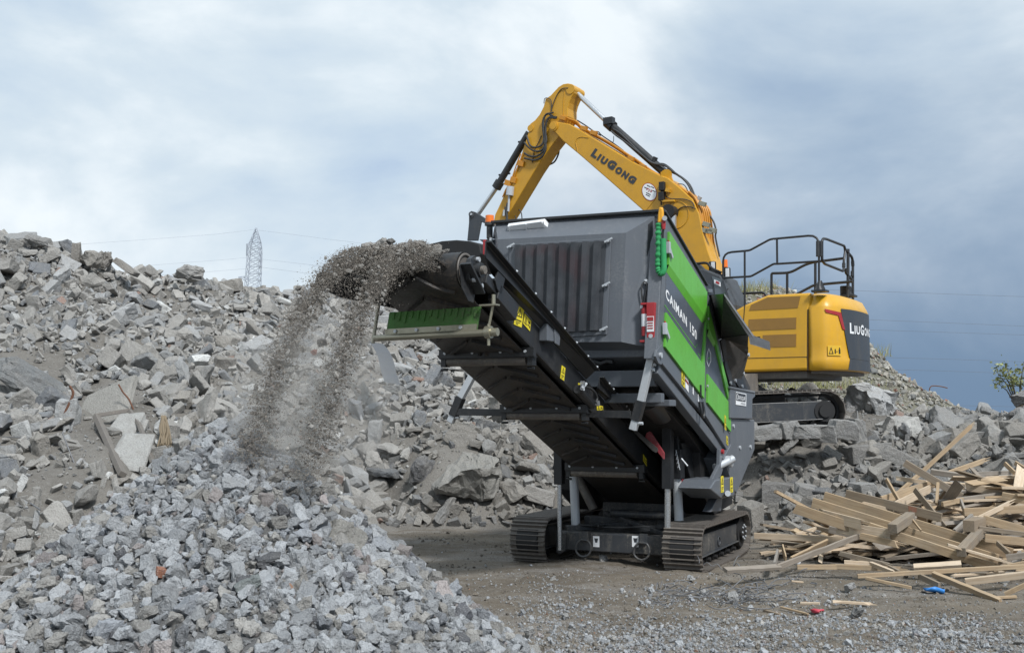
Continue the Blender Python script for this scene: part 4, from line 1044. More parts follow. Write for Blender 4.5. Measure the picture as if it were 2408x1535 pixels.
mb = MB().mark(); mb.cyl(T5(950, 760, .02) - V3(.1, 0, 0), T5(975, 700, .0) + V3(.1, 0, 0), .055, 12); mb.cyl(T5(985, 700, .05), T5(1003, 742, .05), .05, 12); mb.mark(); mb.cyl(T5(988, 925, .11), T5(988, 925, .20), .04, 12); mb.build('pivot_pin', M['zinc'], shredder)
mb = MB(); mb.prism([T5(925, 945, -.05), T5(955, 955, -.05), T5(945, 1040, -.05), T5(875, 1045, -.05)], (-.12, 0, 0)); mb.build('track_bracket', M['anthracite'], shredder, .008)
q = T5(943, 920, .103); sticker(q, V3(0, .13, .0), V3(0, 0, .22), shredder); q = T5(1003, 920, .103); sticker(q, V3(0, .14, .0), V3(0, 0, .21), shredder)

# ---- hopper above the tail
S12 = lambda x, y, o=0.0: FR.X(c12(x, y), o)
HW = .50
hi0, hi1 = S12(160, 255, .0), S12(262, 680, .0)               # inner foot line of the flared wing
ho0, ho1 = S12(288, 245, HW), S12(560, 705, HW)
mb = MB()
mb.prism([hi0, ho0, ho1, S12(520, 640, HW * .96), hi1], (-.012, .0, .016))
mb.prism([S12(158, 250, 0), S12(188, 245, 0), S12(290, 600, 0), S12(285, 670, 0), S12(225, 690, 0)], (-.03, 0, 0))
mb.prism([hi1, S12(285, 655, 0), S12(527, 760, .30), S12(530, 640, HW * .9), S12(300, 590, .08)], (-.012, .012, .0))
mb.build('hopper_wing', M['black'], shredder, .004)
mb = MB(); mb.prism([S12(286, 243, HW), S12(298, 262, HW + .03), S12(578, 665, HW + .03), S12(563, 710, HW), S12(308, 318, HW), S12(293, 300, HW)], (.0, .03, .03)); mb.build('wing_rim', M['lip'], shredder, .005)
mb = MB(); mb.prism([S12(530, 655, HW + .02), S12(580, 663, HW + .02), S12(740, 722, HW + .02), S12(748, 798, HW + .02), S12(610, 755, HW + .02), S12(545, 735, HW + .02)], (.0, .0, .025))
lip = mb.build('hopper_lip', M['lip'], shredder, .005)
mb = MB(); mb.prism([S12(258, 700, .0), S12(300, 665, .02), S12(530, 762, .26), S12(525, 850, .22), S12(478, 1040, .05), S12(420, 1150, 0), S12(345, 1130, 0), S12(290, 890, 0)], (-.03, .01, 0)); mb.build('hopper_side', M['hopper'], shredder, .005)
mb = MB()
for pl in ([(298, 905), (318, 910), (405, 1130), (415, 1158), (352, 1140), (300, 960)], [(395, 930), (420, 935), (520, 1165), (515, 1185), (435, 1160), (370, 1040)]):
    mb.prism([S12(x, y, .03) for x, y in pl], (-.14, 0, 0))
hb2 = mb.build('hopper_bracket', M['black'], shredder, .006)
mb = MB(); bolts(mb, [S12(348, 1118, .03), S12(462, 1150, .03), S12(408, 985, .03), S12(395, 1095, .03), S12(475, 1022, .06), S12(525, 840, .24), S12(228, 317, .12), S12(330, 604, .1)], (1, 0, 0), .028, .022); mb.build('bolt', M['zinc'], hb2)
mb = MB(); mb.prism([S(715, 568, -.0), S(755, 578, 0), S(768, 612, 0), S(778, 655, 0), S(735, 650, 0), S(722, 600, 0)], (-.06, .02, 0)); mb.build('hopper_hinge', M['black'], shredder, .006)
MB().bar(S(735, 620, .015), S(762, 622, .015), .03, .05).build('hinge_pin', M['anthracite'], shredder, .008)
mb = MB(); mb.prism([V3(-2.3, .3, 3.72), V3(-.08, .3, 3.72), V3(-.08, 1.5, 3.3), V3(-2.3, 1.5, 3.3)], (0, .0, -.9)); mb.prism([V3(-2.3, 1.5, 3.28), V3(-.06, 1.5, 3.28), V3(-.06, 3.0, 2.5), V3(-2.3, 3.0, 2.5)], (0, 0, -1.0)); mb.build('hopper_body', M['hopper'], shredder, .01)

# ---- conveyor
TILT = math.atan(.402)
def CL(y, off=0.0): return 1.395 - .402 * y + off           # height of the return belt along the conveyor
XR, XL = -.85, -1.97
HP = V3(0, -4.72, CL(-4.72) + .185)                          # head pulley axis
TP = V3(0, 1.75, CL(1.75) + .15)
us = V3(0, -math.cos(TILT), math.sin(TILT)); un = V3(0, math.sin(TILT), math.cos(TILT))
def belt_loop(r=.19, th=.0):
    pts = []
    for t in np.linspace(-math.pi / 2, math.pi / 2, 15): pts.append(HP + us * math.cos(t) * (r + th) + un * math.sin(t) * (r + th))
    for t in np.linspace(math.pi / 2, 1.5 * math.pi, 12): pts.append(TP + us * math.cos(t) * (.15 + th) + un * math.sin(t) * (.15 + th))
    return pts
bp = belt_loop(); bi = belt_loop(th=-.014)
mb = MB(); n = len(bp); xw = (-.93, -1.89)
ringA = [V3(xw[0], q[1], q[2]) for q in bp]; ringB = [V3(xw[1], q[1], q[2]) for q in bp]
ringC = [V3(xw[1], q[1], q[2]) for q in bi]; ringD = [V3(xw[0], q[1], q[2]) for q in bi]
mb.loft([ringA, ringB, ringC, ringD, ringA], 0, True, False, True)
belt = mb.build('conveyor_belt', M['rubber'], shredder)
# chevron cleats on the return side and round the pulley
def belt_pt(s, x, h):
    """point on the belt's outer face; s metres back from the pulley tangent along the underside (negative: up round the pulley)"""
    if s >= 0: return HP - un * (.19 + h) - us * s + V3(x, 0, 0)
    t = -math.pi / 2 - s / .19; return HP + us * math.cos(t) * (.19 + h) + un * math.sin(t) * (.19 + h) + V3(x, 0, 0)
def cleat_mesh(s0, arm):
    mb = MB(); xc = -1.41
    for sx in (1, -1):
        pts = [(s0 + k * arm, xc + sx * (.03 + k * .36)) for k in np.linspace(0, 1, 5)]
        rings = []
        for s, x in pts:
            rings.append([belt_pt(s, x, -.002), belt_pt(s + .045, x, -.002), belt_pt(s + .036, x, .032), belt_pt(s + .009, x, .032)])
        mb.loft(rings)
    return mb
for k in range(15):
    cleat_mesh(.12 + k * .33, .30).build('belt_cleat', M['rubber'], belt)
for k in range(2): cleat_mesh(-.50 + .31 * k, .22).build('belt_cleat', M['rubber'], belt)
mb = MB(); mb.cyl(HP + V3(-.925, 0, 0), HP + V3(-1.9, 0, 0), .172, 28); mb.cyl(HP + V3(-.80, 0, 0), HP + V3(-2.02, 0, 0), .045, 14)
mb.disc_ring(HP + V3(-.925, 0, 0), (1, 0, 0), .150, .178, .012, 28); mb.build('head_pulley', M['worn_steel'], shredder)
# bearing block, take-up and lifting eye on the near side
mb = MB(); q = HP + V3(-.86, 0, 0)
mb.prism([q + us * a + un * c for a, c in ((-.17, -.14), (.07, -.14), (.13, -.06), (.13, .06), (.07, .13), (-.17, .13))], (.05, 0, 0)); mb.cyl(q + V3(.04, 0, 0), q + V3(.12, 0, 0), .072, 18)
bb = mb.build('bearing_block', M['black'], shredder, .006)
MB().cyl(q + V3(.10, 0, 0), q + V3(.155, 0, 0), .042, 16).build('shaft_end', M['worn_steel'], bb)
mb = MB(); bolts(mb, [q + V3(.05, 0, 0) + us * a + un * c for a, c in ((.02, .11), (-.13, .09), (.02, -.11), (-.13, -.10), (-.3, -.02))], (1, 0, 0), .026, .03); mb.build('bolt', M['zinc'], bb)
mb = MB(); mb.prism([q + V3(.0, 0, 0) + us * a + un * c for a, c in ((.20, -.02), (.22, -.06), (.10, -.24), (-.06, -.30), (-.16, -.27), (-.16, -.18), (.02, -.12))], (-.012, 0, 0)); mb.prism([q + us * a + un * c for a, c in ((.20, -.02), (-.16, -.16), (-.16, -.18), (.22, -.05))], (.11, 0, 0)); mb.build('pulley_guard', M['black'], shredder, .004)
mb = MB(); mb.bar(q + V3(.05, 0, 0) - us * .16, q + V3(.05, 0, 0) - us * .40, .09, .11, un)
mb.bar(q + V3(.06, 0, .0) - us * .40 - un * .02, q + V3(.06, 0, 0) - us * .86 - un * .04, .12, .17, un); mb.build('take_up_slide', M['black'], shredder, .01)
mb = MB(); e = q + V3(.1, 0, 0) - us * .30; mb.prism([e + us * a + un * c for a, c in ((-.16, -.04), (-.06, -.02), (.02, .04), (-.02, .20), (-.08, .26), (-.15, .24), (-.17, .17))], (.02, 0, 0)); 
mb.build('lifting_eye', M['black'], shredder, .004)
# side channels
for x0, nm in ((XR, 1), (XL, 0)):
    mb = MB(); sg_ = 1 if nm else -1
    a0, a1 = -4.35, 1.9
    mb.prism([V3(x0, y, CL(y, o)) for y, o in ((a0, .06), (a1, .06), (a1, .34), (a0 + .1, .34))], (-sg_ * .02, 0, 0))
    mb.prism([V3(x0, y, CL(y, o)) for y, o in ((a0, .06), (a1, .06), (a1, .045), (a0, .045))], (-sg_ * .085, 0, 0)); mb.prism([V3(x0, y, CL(y, o)) for y, o in ((a0 + .1, .34), (a1, .34), (a1, .355), (a0 + .1, .355))], (-sg_ * .07, 0, 0))
    mb.build('conveyor_channel', M['black'], shredder, .004)
# skirt boards: tall plates leaning outward with a folded top edge
def skirt(p0, p1, y0, y1, x_lo, x_hi, cut=.35):
    mb = MB(); z0, z1 = FR.X(p0, x_hi), FR.X(p1, x_hi)
    b0, b1 = V3(x_lo, z0[1] + cut, CL(z0[1] + cut, .35)), V3(x_lo, z1[1] - .02, CL(z1[1] - .02, .35))
    m0 = z0 + V3(-.0, -.02, -.14)
    mb.prism([z0, z1, b1, b0, m0], (-.012, 0, 0)); d = (z1 - z0) / np.linalg.norm(z1 - z0)
    mb.bar(z0 + V3(.02, 0, 0), z1 + V3(.02, 0, 0), .07, .018)
    o = mb.build('skirt_board', M['black'], shredder, .003)
    k = MB(); bolts(k, [z0 + (z1 - z0) * t + V3(.05, 0, .0) for t in (.2, .36, .5, .63, .75, .87, .97)], (.5, -.3, .6), .014, .016); k.build('bolt', M['zinc'], o)
    return o
skirt(c1(1195, 365), c4(1497, 398), 0, 0, -.83, -.72)
skirt(c11(352, 375), c11(660, 770), 0, 0, -.83, -.74, .1)
mb = MB()
zl = [FR.X(q, XL - .1) for q in ((738, 672), (745, 642), (785, 640), (787, 606), (842, 602), (1000, 640), (1000, 740), (800, 700))]
mb.prism(zl, (.015, 0, 0))
for q in ((760, 655), (808, 630)): 
    e = FR.X(q, XL - .1); mb.box(e + V3(-.02, -.02, -.10), e + V3(0.0, .02, .06))
mb.build('skirt_board', M['black'], shredder, .003, 'far side skirt board at the conveyor head')
# cross brackets with return rollers
for (yb, xa, xb) in ((-3.42, -1.98, -.80), (-1.92, -1.98, -.80), (.08, -1.98, -.80)):
    mb = MB(); z = CL(yb); mb.box((xa, yb - .01, z - .065), (xb, yb + .004, z + .035)); mb.box((xa, yb, z - .075), (xb, yb + .09, z - .063))
    br_ = mb.build('cross_bracket', M['black'], shredder, .003)
    k = MB(); bolts(k, [V3(x, yb - .01, z - .01) for x in (-1.9, -1.55, -1.2, -.9)], (0, -1, 0), .016, .014); k.build('bolt', M['zinc'], br_)
    k = MB(); k.cyl(V3(-1.9, yb + .07, z - .10), V3(-.92, yb + .07, z - .10), .055, 16); k.build('return_roller', M['worn_steel'], br_)
    k = MB()
    for x in (-.86, -1.94): k.mark(); k.box((x - .03, yb + .02, z - .16), (x + .03, yb + .12, z + .02)); k.cyl(V3(x - .04, yb + .05, z - .19), V3(x + .04, yb + .05, z - .19), .016, 8)
    k.build('roller_hanger', M['black'], br_)
# side bracket boxes, cylinder and hose on the near channel
mb = MB(); q = FR.X(c2(615, 1180), XR); mb.box(q + V3(0, -.16, -.08), q + V3(.10, .12, .11)); mb.prism([q + V3(.1, a, c) for a, c in ((.02, -.1), (.14, -.12), (.16, -.04), (.12, .1), (0, .1))], (.015, 0, 0)); mb.build('frame_bracket', M['anthracite'], shredder, .02)
mb = MB(); a_, c_ = FR.X(c4(1340, 560), XR + .07), FR.X(c4(1465, 700), XR + .07); mb.cyl(a_, c_, .055, 14); mb.build('fold_cylinder', M['black'], shredder)
mb = MB(); mb.cyl(a_ - (c_ - a_) * .25, a_, .028, 10); bolts(mb, [a_ + V3(.05, -.02, .06), c_ + V3(.05, .0, .02)], (1, 0, 0), .035, .04); mb.build('cylinder_rod', M['chrome'], shredder)
mb = MB(); q = [FR.X(c4(*p_), XR + .14) for p_ in ((1385, 530), (1410, 540), (1450, 555), (1490, 590), (1510, 640), (1500, 680))]; mb.tube(smooth_path(q, 4), .014, 8); mb.build('hydraulic_hose', M['hose'], shredder)
mb = MB(); q = FR.X(c4(1390, 535), XR + .14); mb.cyl(q + V3(0, -.06, -.03), q + V3(0, .08, .03), .02, 8); mb.cyl(q + V3(0, 0, -.05), q + V3(0, 0, .05), .016, 8); mb.build('hose_fitting', M['zinc'], shredder)
for (p_, u, v) in ((c1(1435, 1090), c1(1502, 1118), c1(1460, 925)), (c1(1518, 1085), c1(1575, 1150), c1(1530, 995)), (c4(1185, 465), c4(1217, 488), c4(1198, 352)), (c4(1507, 745), c4(1560, 758), c4(1505, 697)),
                   (c5(440, 715), c5(463, 750), c5(440, 672)), (c4(1340, 540), c4(1355, 550), c4(1345, 505))):
    o_, a_, c_ = (FR.X(e, XR + .004) for e in (p_, u, v)); sticker(o_, a_ - o_, c_ - o_, shredder)
# belt scraper: green serrated plate on a zinc bar
mb = MB(); ya = -4.55
s0, s1, s2, s3 = (FR.Y(c1(*q), ya) for q in ((345, 985), (1145, 935), (1108, 1140), (312, 1185)))
mb.prism([s0, s1, s2, s3], (0, .025, 0))
scr = mb.build('scraper_plate', M['dark_green'], shredder, .003)
mb = MB()
for k in range(14):
    t = .04 + k * .07; q = s0 + (s1 - s0) * t; w = (s1 - s0) * .03; d = (s3 - s0) * (.30 + .1 * ((k * 7) % 3))
    mb.prism([q - V3(0, .008, 0), q + w - V3(0, .008, 0), q + w * .9 + d - V3(0, .008, 0), q + d - V3(0, .008, 0)], (0, -.004, 0))
mb.build('scraper_tooth', M['dark_green'], scr)
mb = MB(); k0, k1 = s3 + (s0 - s3) * .02, s2 + (s1 - s2) * .02; mb.prism([k0, k1, k1 + (s1 - s2) * .24, k0 + (s0 - s3) * .24], (0, -.02, 0)); mb.build('scraper_clamp', M['zinc_yellow'], scr)
mb = MB(); bolts(mb, [k0 + (k1 - k0) * t + (s0 - s3) * .12 - V3(0, .02, 0) for t in (.12, .36, .6, .84)], (0, -1, 0), .018, .018); mb.build('bolt', M['zinc'], scr)
mb = MB(); r0, r1 = FR.Y(c1(215, 1212), ya - .03), FR.Y(c1(1240, 1158), ya - .03); mb.cyl(r0, r1, .034, 16); mb.cyl(r1, r1 + V3(.07, 0, 0), .040, 16); rod = mb.build('scraper_bar', M['zinc_yellow'], shredder)
mb = MB(); mb.cyl(r1 - V3(.06, 0, 0), r1 + V3(.0, 0, 0), .062, 14); mb.cyl(r1 + V3(-.03, 0, -.13), r1 + V3(-.03, 0, .08), .016, 10); t_ = FR.Y(c1(1258, 900), ya - .03); mb.cyl(r1 + V3(-.03, 0, .05), t_, .014, 10); mb.cyl(t_ - V3(0, 0, .03), t_ + V3(0, 0, .08), .022, 8)
mb.box(t_ + V3(-.14, -.04, -.03), t_ + V3(.05, .04, -.015)); mb.build('scraper_hanger', M['zinc_yellow'], shredder)
mb = MB(); l_ = r0 + V3(.0, 0, 0); mb.cyl(l_ - V3(.02, 0, .05), l_ + V3(.0, .1, .48), .02, 8); mb.build('scraper_hanger', M['zinc_yellow'], shredder)

# ---- conveyor support: zinc square tubes, dark sleeves and a spreader bar
YS = -1.62
K = lambda q, y=YS: FR.Y(q, y)
for tp, md, lo, en in ((c11(985, 45), c11(840, 660), c11(775, 890), c11(745, 1000)), ((1112, 882), (1084, 934), (1066, 977), (1059, 992))):
    a_, b_, c_, d_ = K(tp), K(md), K(lo), K(en)
    if tp[0] < 1200: a_ = a_ + (a_ - b_) * 3.0
    mb = MB(); mb.bar(a_, b_, .085, .085, (0, 1, 0)); su = mb.build('support_strut', M['zinc'], shredder, .004)
    MB().bar(b_, c_, .105, .105, (0, 1, 0)).build('strut_sleeve', M['black'], su, .004)
    mb = MB(); mb.bar(c_, d_, .084, .084, (0, 1, 0)); mb.build('strut_foot', M['zinc'], su, .004)
    mb = MB(); bolts(mb, [a_ + (b_ - a_) * t + V3(.045, 0, 0) for t in (.2, .3, .4)], (1, 0, 0), .022, .03); bolts(mb, [c_ + (d_ - c_) * .3 + V3(.045, -.01, 0)], (1, 0, 0), .02, .06); mb.build('bolt', M['zinc'], su)
l0, l1 = K((1072, 968)), K(c11(735, 818)); MB().bar(l0, l1, .09, .085, (0, 1, 0)).build('spreader_bar', M['black'], shredder, .004)
mb = MB(); q = K(c2(1605, 1362)); mb.cyl(q - V3(.16, 0, 0), q + V3(.05, 0, 0), .035, 12); mb.build('strut_pin', M['zinc'], shredder)
mb = MB(); mb.prism([FR.X(c2(*p_), .01) for p_ in ((1640, 1268), (1655, 1300), (1650, 1420), (1635, 1445), (1610, 1430), (1585, 1370), (1595, 1320))], (-.03, 0, 0)); mb.build('strut_lug', M['anthracite'], shredder, .004)

# ---- legs between the chassis and the conveyor
YB = .30
def leg(x_c, y, pts, widths, mats, name):
    for k in range(len(pts) - 1):
        a_, c_ = FR.Y(pts[k], y), FR.Y(pts[k + 1], y)
        if mats[k] in ('chrome', 'zinc'): MB().cyl(a_, c_, widths[k] / 2, 14).build(name, M[mats[k]], shredder)
        else: MB().bar(a_, c_, widths[k], widths[k], (0, 1, 0)).build(name + '_sleeve', M[mats[k]], shredder, .006)
leg(0, .15, [c6(600, 40), c6(603, 390), c6(605, 940)], [.125, .065], ['black', 'chrome'], 'lift_cylinder')
leg(0, .55, [c6(722, 310), c6(740, 740)], [.13], ['zinc'], 'support_leg')
leg(0, .15, [c5(600, 460), c5(600, 895), c5(597, 1180)], [.13, .085], ['black', 'chrome'], 'lift_cylinder')
leg(0, .45, [c5(655, 640), c5(660, 830), c5(672, 1100)], [.17, .125], ['black', 'zinc'], 'support_leg')
MB().bar(FR.Y(c5(645, 440), .45), FR.Y(c5(655, 650), .45), .1, .1).build('leg_post', M['black'], shredder, .006)
mb = MB(); ch0 = FR.Y(c5(652, 645), .34)
for k in range(9):
    a_ = FR.Y((c5(652 + k * 2.6, 645 + k * 13)), .33); mb.tube([a_, a_ + V3(.012 * (-1) ** k, 0, -.05)], .007, 5)
mb.build('pin_chain', M['zinc'], shredder)
MB().tube([FR.Y(c5(688, 700), .2), FR.Y(c5(728, 748), .2)], .012, 6).build('lock_lever', M['zinc'], shredder)
MB().tube(smooth_path([FR.Y(c6(*q), .9) for q in ((760, 330), (790, 400), (850, 520), (890, 600))]), .07, 8).build('flex_conduit', M['worn_steel'], shredder)
# front beam, tags, D-rings and inner braces
mb = MB(); mb.box((-2.22, YB, .165), (-.50, YB + .16, .42)); mb.prism([FR.Y(c6(*q), YB - .03) for q in ((570, 960), (585, 780), (640, 790), (660, 800), (650, 950), (600, 975))], (0, .2, 0)); beam = mb.build('front_beam', M['dusty_frame'], shredder, .012)
for x in (902, 1228):
    q = FR.Y(c6(x - 17, 912), YB - .002); mb = MB(); mb.box(q, q + V3(.095, -.003, .15)); tg = mb.build('lifting_tag', M['white_print'], beam)
    mb = MB(); e = q + V3(.018, -.004, .06); mb.poly([e + V3(0, 0, .06), e + V3(.06, 0, .06), e + V3(.045, 0, 0), e + V3(.015, 0, 0)]); mb.build('tag_print', M['print_grey'], tg)
for x, y in ((812, 905), (1300, 930)):
    q = FR.Y(c6(x, y), YB - .05); mb = MB(); L_ = [(-.05, .10), (-.13, .02), (-.14, -.10), (-.05, -.17), (.06, -.15), (.12, -.05), (.08, .08)]
    mb.tube(smooth_path([q + V3(a, -.015 + .02 * c, c) * .85 for a, c in L_ + L_[:1]], 4), .016, 8); mb.box(q + V3(-.05, 0, .08), q + V3(.06, .05, .20)); mb.build('lashing_ring', M['dusty_frame'], beam, .0)
mb = MB(); mb.box((-2.2, 1.3, .25), (-.5, 1.5, .55)); mb.bar(V3(-2.1, .4, .45), V3(-.9, 1.5, .5), .1, .08); mb.bar(V3(-1.9, 1.4, .6), V3(-.6, .5, .42), .08, .06); mb.box((-2.0, 1.55, .3), (-.7, 2.4, .75))
mb.cyl(V3(-1.7, 1.15, .62), V3(-.8, 1.15, .62), .06, 12); mb.build('chassis_brace', M['dusty_frame'], shredder, .008)
mb = MB()
for k in range(4): mb.tube(smooth_path([V3(-1.95 + .1 * k, .5, .5), V3(-1.5, .62 + .05 * k, .47), V3(-1.0, .7, .50 - .02 * k), V3(-.55, .8, .55)]), .018, 6)
mb.build('hydraulic_hose', M['hose'], shredder)

# ---- tracks
def track_loop(y0, y1, H, rf, rr, lift=0.0):
    """side outline of a track, closed, from the bottom front going up"""
    c = [(y0 + rf, 0.0)]; pts = []
    for t in np.linspace(-math.pi / 2, -math.pi * 1.5, 17)[:]: pts.append((y0 + rf + rf * math.cos(t), rf + rf * math.sin(t) if t else 0))
    zt = H
    pts = [(y0 + rf * (1 + math.cos(t)), H / 2 * (1 + math.sin(t))) for t in np.linspace(-math.pi / 2, -math.pi * 1.5, 15)]
    pts += [(y1 - rr * (1 - math.cos(t)), lift + (H - lift) / 2 * (1 + math.sin(t))) for t in np.linspace(math.pi / 2, -math.pi / 2, 15)]
    if lift: pts += [(y1 - rr - .45, 0.0)]
    return np.array(pts)
def resample(pts, n):
    P = np.r_[pts, pts[:1]]; d = np.r_[0, np.cumsum(np.hypot(*np.diff(P, axis=0).T))]
    t = np.linspace(0, d[-1], n, endpoint=False)
    return np.c_[np.interp(t, d, P[:, 0]), np.interp(t, d, P[:, 1])], d[-1]
def shoe_mesh(w, pitch, mat, th=.016, ribs=(-.38, .10), rh=.034):
    mb = MB(); p = pitch * .49
    mb.box((-w / 2, -p, -th), (w / 2, p, 0))
    for r in ribs:
        y = r * pitch; mb.loft([[V3(-w / 2, y - .012, 0), V3(w / 2, y - .012, 0), V3(w / 2, y + .012, 0), V3(-w / 2, y + .012, 0)], [V3(-w / 2, y - .006, rh), V3(w / 2, y - .006, rh), V3(w / 2, y + .006, rh), V3(-w / 2, y + .006, rh)]])
    return mb.mesh('track_shoe', mat)
def make_track(root, xo, w, y0, y1, H, rf, rr, nshoe, lift, mats, fr, hub=.40, fe=.42):
    """one crawler: frame (part) with rollers and sprocket, track shoes as sub-parts. xo: outer face, going inward along -x"""
    loop = track_loop(y0, y1, H, rf, rr, lift); pos, L = resample(loop, nshoe); ctr = pos.mean(0)
    inset = .06
    mb = MB(); xi, xe = xo - w * .80, xo - w * .20
    pl = [(y0 + rf * .9, H * .16), (y0 + rf * .85, H * .80), (y1 - rr * 1.5, H * .80), (y1 - rr * 1.5, H * .20 + lift * .4)]
    pl = [(y0 + .20, H * .30), (y0 + .17, H * .60), (y0 + .30, H * .78), (y1 - fe, H * .76), (y1 - fe + .02, H * .34)]
    mb.prism([V3(xi, a, c) for a, c in pl], (xe - xi, 0, 0)); mb.prism([V3(xi - .01, a, c) for a, c in ((y0 + .18, H * .28), (y1 - .42, H * .315), (y1 - .42, H * .34), (y0 + .18, H * .305))], (xe - xi + .05, 0, 0))
    fm = mb.build('track_frame', mats[0], root, .012)
    mb = MB(); q = V3(xe, (y0 + y1) / 2 - .1, H * .5); mb.disc_ring(q, (1, 0, 0), .05, .075, .012, 20); mb.build('frame_port', mats[0], fm)
    for k in range(6):
        y = y0 + .35 + k * (y1 - y0 - .95) / 5; mb = MB()
        mb.cyl(V3(xi + .02, y, H * .17), V3(xe - .02, y, H * .17), H * .085, 14); mb.cyl(V3(xe - .02, y, H * .17), V3(xe + .03, y, H * .17), H * .05, 10); mb.build('track_roller', mats[1], fm)
    mb = MB(); mb.cyl(V3(xi, y1 - rr, (H + lift) / 2), V3(xe + .02, y1 - rr, (H + lift) / 2), (H - lift) * hub, 22); mb.cyl(V3(xe, y1 - rr, (H + lift) / 2), V3(xe + .06, y1 - rr, (H + lift) / 2), (H - lift) * hub * .6, 20); dr = mb.build('drive_sprocket', mats[1], fm, .006)
    mb = MB(); hub > .35 and bolts(mb, [V3(xe + .06, y1 - rr + .1 * math.cos(t), (H + lift) / 2 + .1 * math.sin(t)) for t in np.linspace(0, 6.28, 9)[:-1]], (1, 0, 0), .016, .015); mb.build('bolt', M['zinc'], dr)
    mb = MB(); mb.cyl(V3(xi, y0 + rf, H * .5), V3(xe, y0 + rf, H * .5), min(H * .40, rf + .05), 22); mb.build('idler_wheel', mats[1], fm)
    mb = MB(); m2, L2 = resample(loop, nshoe * 2)                      # link chain just inside the shoes
    for a, c in zip(m2, np.roll(m2, -1, 0)):
        tt = (c - a) / (np.linalg.norm(c - a) + 1e-9); nn_ = np.array([tt[1], -tt[0]]); nn_ = nn_ if nn_ @ (a - ctr) > 0 else -nn_
        ia, ic = a - nn_ * .075, c - nn_ * .075
        mb.bar(V3(xo - w * .5, *ia), V3(xo - w * .5, *ic), w * .34, .05, (0.01, nn_[0], nn_[1]))
    mb.build('track_chain', mats[1], fm)
    sm = shoe_mesh(w, L / nshoe, mats[2])
    nx = np.roll(pos, -1, 0) - np.roll(pos, 1, 0)
    for (y, z), t in zip(pos, nx):
        t = t / np.linalg.norm(t); nrm = np.array([t[1], -t[0]])
        if nrm @ (np.array([y, z]) - ctr) < 0: nrm = -nrm
        o = bpy.data.objects.new('track_shoe', sm); COL.objects.link(o); o.parent = fm
        ey = V3(0, *t); ez = V3(0, *nrm); ex = np.cross(ey, ez)
        mt = Matrix(((ex[0], ey[0], ez[0], xo - w / 2), (ex[1], ey[1], ez[1], y), (ex[2], ey[2], ez[2], z), (0, 0, 0, 1)))
        o.matrix_local = mt
    return fm
TM = (M['dusty_frame'], M['deep_black'], M['worn_steel'])
make_track(shredder, 0.0, .54, 0.02, 2.62, .585, .20, .22, 46, .03, TM, FR)
make_track(shredder, -2.27, .54, 0.02, 2.62, .585, .20, .22, 46, .03, TM, FR)

# ---- beacon on a post at the far top corner
q = FR.Y(c1(1225, 205), YF + .05)
mb = MB(); mb.cyl(q + V3(0, 0, -.42), q + V3(0, 0, -.16), .035, 10); mb.cyl(q + V3(0, 0, -.20), q + V3(0, 0, -.02), .042, 16); mb.cyl(q + V3(0, 0, -.03), q + V3(0, 0, .01), .068, 20); be = mb.build('beacon_base', M['hose'], shredder)
MB().cyl(q + V3(0, 0, .01), q + V3(0, 0, .105), .060, 20, 0, .056).build('beacon_lens', M['beacon'], shredder, .012)
MB().cyl(q + V3(.03, -.02, -.42), q + V3(.03, -.02, -.2), .024, 8).build('beacon_post', M['zinc'], shredder)
MB().box(q + V3(-.09, -.03, -.42), q + V3(-.04, .03, -.22)).build('beacon_switch', M['red'], shredder, .01)
mb = MB(); mb.prism([FR.Y(c1(*p_), YF + .1) for p_ in ((1130, 345), (1290, 345), (1290, 480), (1200, 400))], (0, .05, 0)); mb.prism([FR.Y(c1(*p_), YF + .12) for p_ in ((1255, 290), (1270, 210), (1300, 340), (1250, 340))], (0, .05, 0)); mb.build('corner_bracket', M['anthracite'], shredder, .006)
# grease hose clipped to the bevel
mb = MB(); hh = [onchamfer(*q) + V3(.02, -.06, 0) for q in ((1490, 715), (1462, 760), (1465, 850), (1478, 940), (1485, 1050), (1492, 1150))]; mb.tube(smooth_path(hh, 4), .010, 6)
hh = [onchamfer(*q) + V3(.02, -.06, 0) for q in ((1500, 720), (1508, 770), (1490, 860), (1480, 940))]; mb.tube(smooth_path(hh, 4), .010, 6); hz = mb.build('grease_hose', M['hose'], shredder)
q = onchamfer(1493, 720); mb = MB(); mb.cyl(q, q + V3(.03, -.05, 0), .03, 10); q = onchamfer(1480, 940); mb.box(q + V3(-.03, -.05, -.02), q + V3(.04, 0, .02)); mb.build('hose_clip', M['zinc'], hz)

# ---- things hung on the shredder
q = FR.w(FR.Y(c2(1540, 1080), YF - .14))
ext = tag(empty('fire_extinguisher', q, FR.yaw), 'small red fire extinguisher in a red holder on the corner of the grey housing', 'fire extinguisher')
mb = MB(); mb.box((.0, -.17, -.24), (.115, .02, .27)); mb.box((-.09, -.16, .24), (.0, .02, .27)); mb.box((-.11, -.16, -.27), (.06, .02, -.24)); mb.build('holder', M['red'], ext, .006)
mb = MB(); mb.cyl(V3(-.05, -.09, -.18), V3(-.05, -.09, .18), .05, 16); mb.cyl(V3(-.05, -.09, .18), V3(-.05, -.09, .235), .05, 16, 0, .02); mb.build('cylinder', M['red'], ext)
MB().cyl(V3(-.05, -.09, -.05), V3(-.05, -.09, .12), .0515, 16).build('cylinder_label', M['white_print'], ext)
mb = MB(); mb.box((.005, -.175, -.13), (.11, -.172, .08)); pl = mb.build('instruction_plate', M['white_print'], ext)
mb = MB(); mb.box((.012, -.180, .015), (.103, -.177, .07))
for k in range(3): mb.box((.015, -.180, -.02 - .035 * k), (.095, -.177, -.005 - .035 * k))
mb.build('plate_print', M['red'], pl)
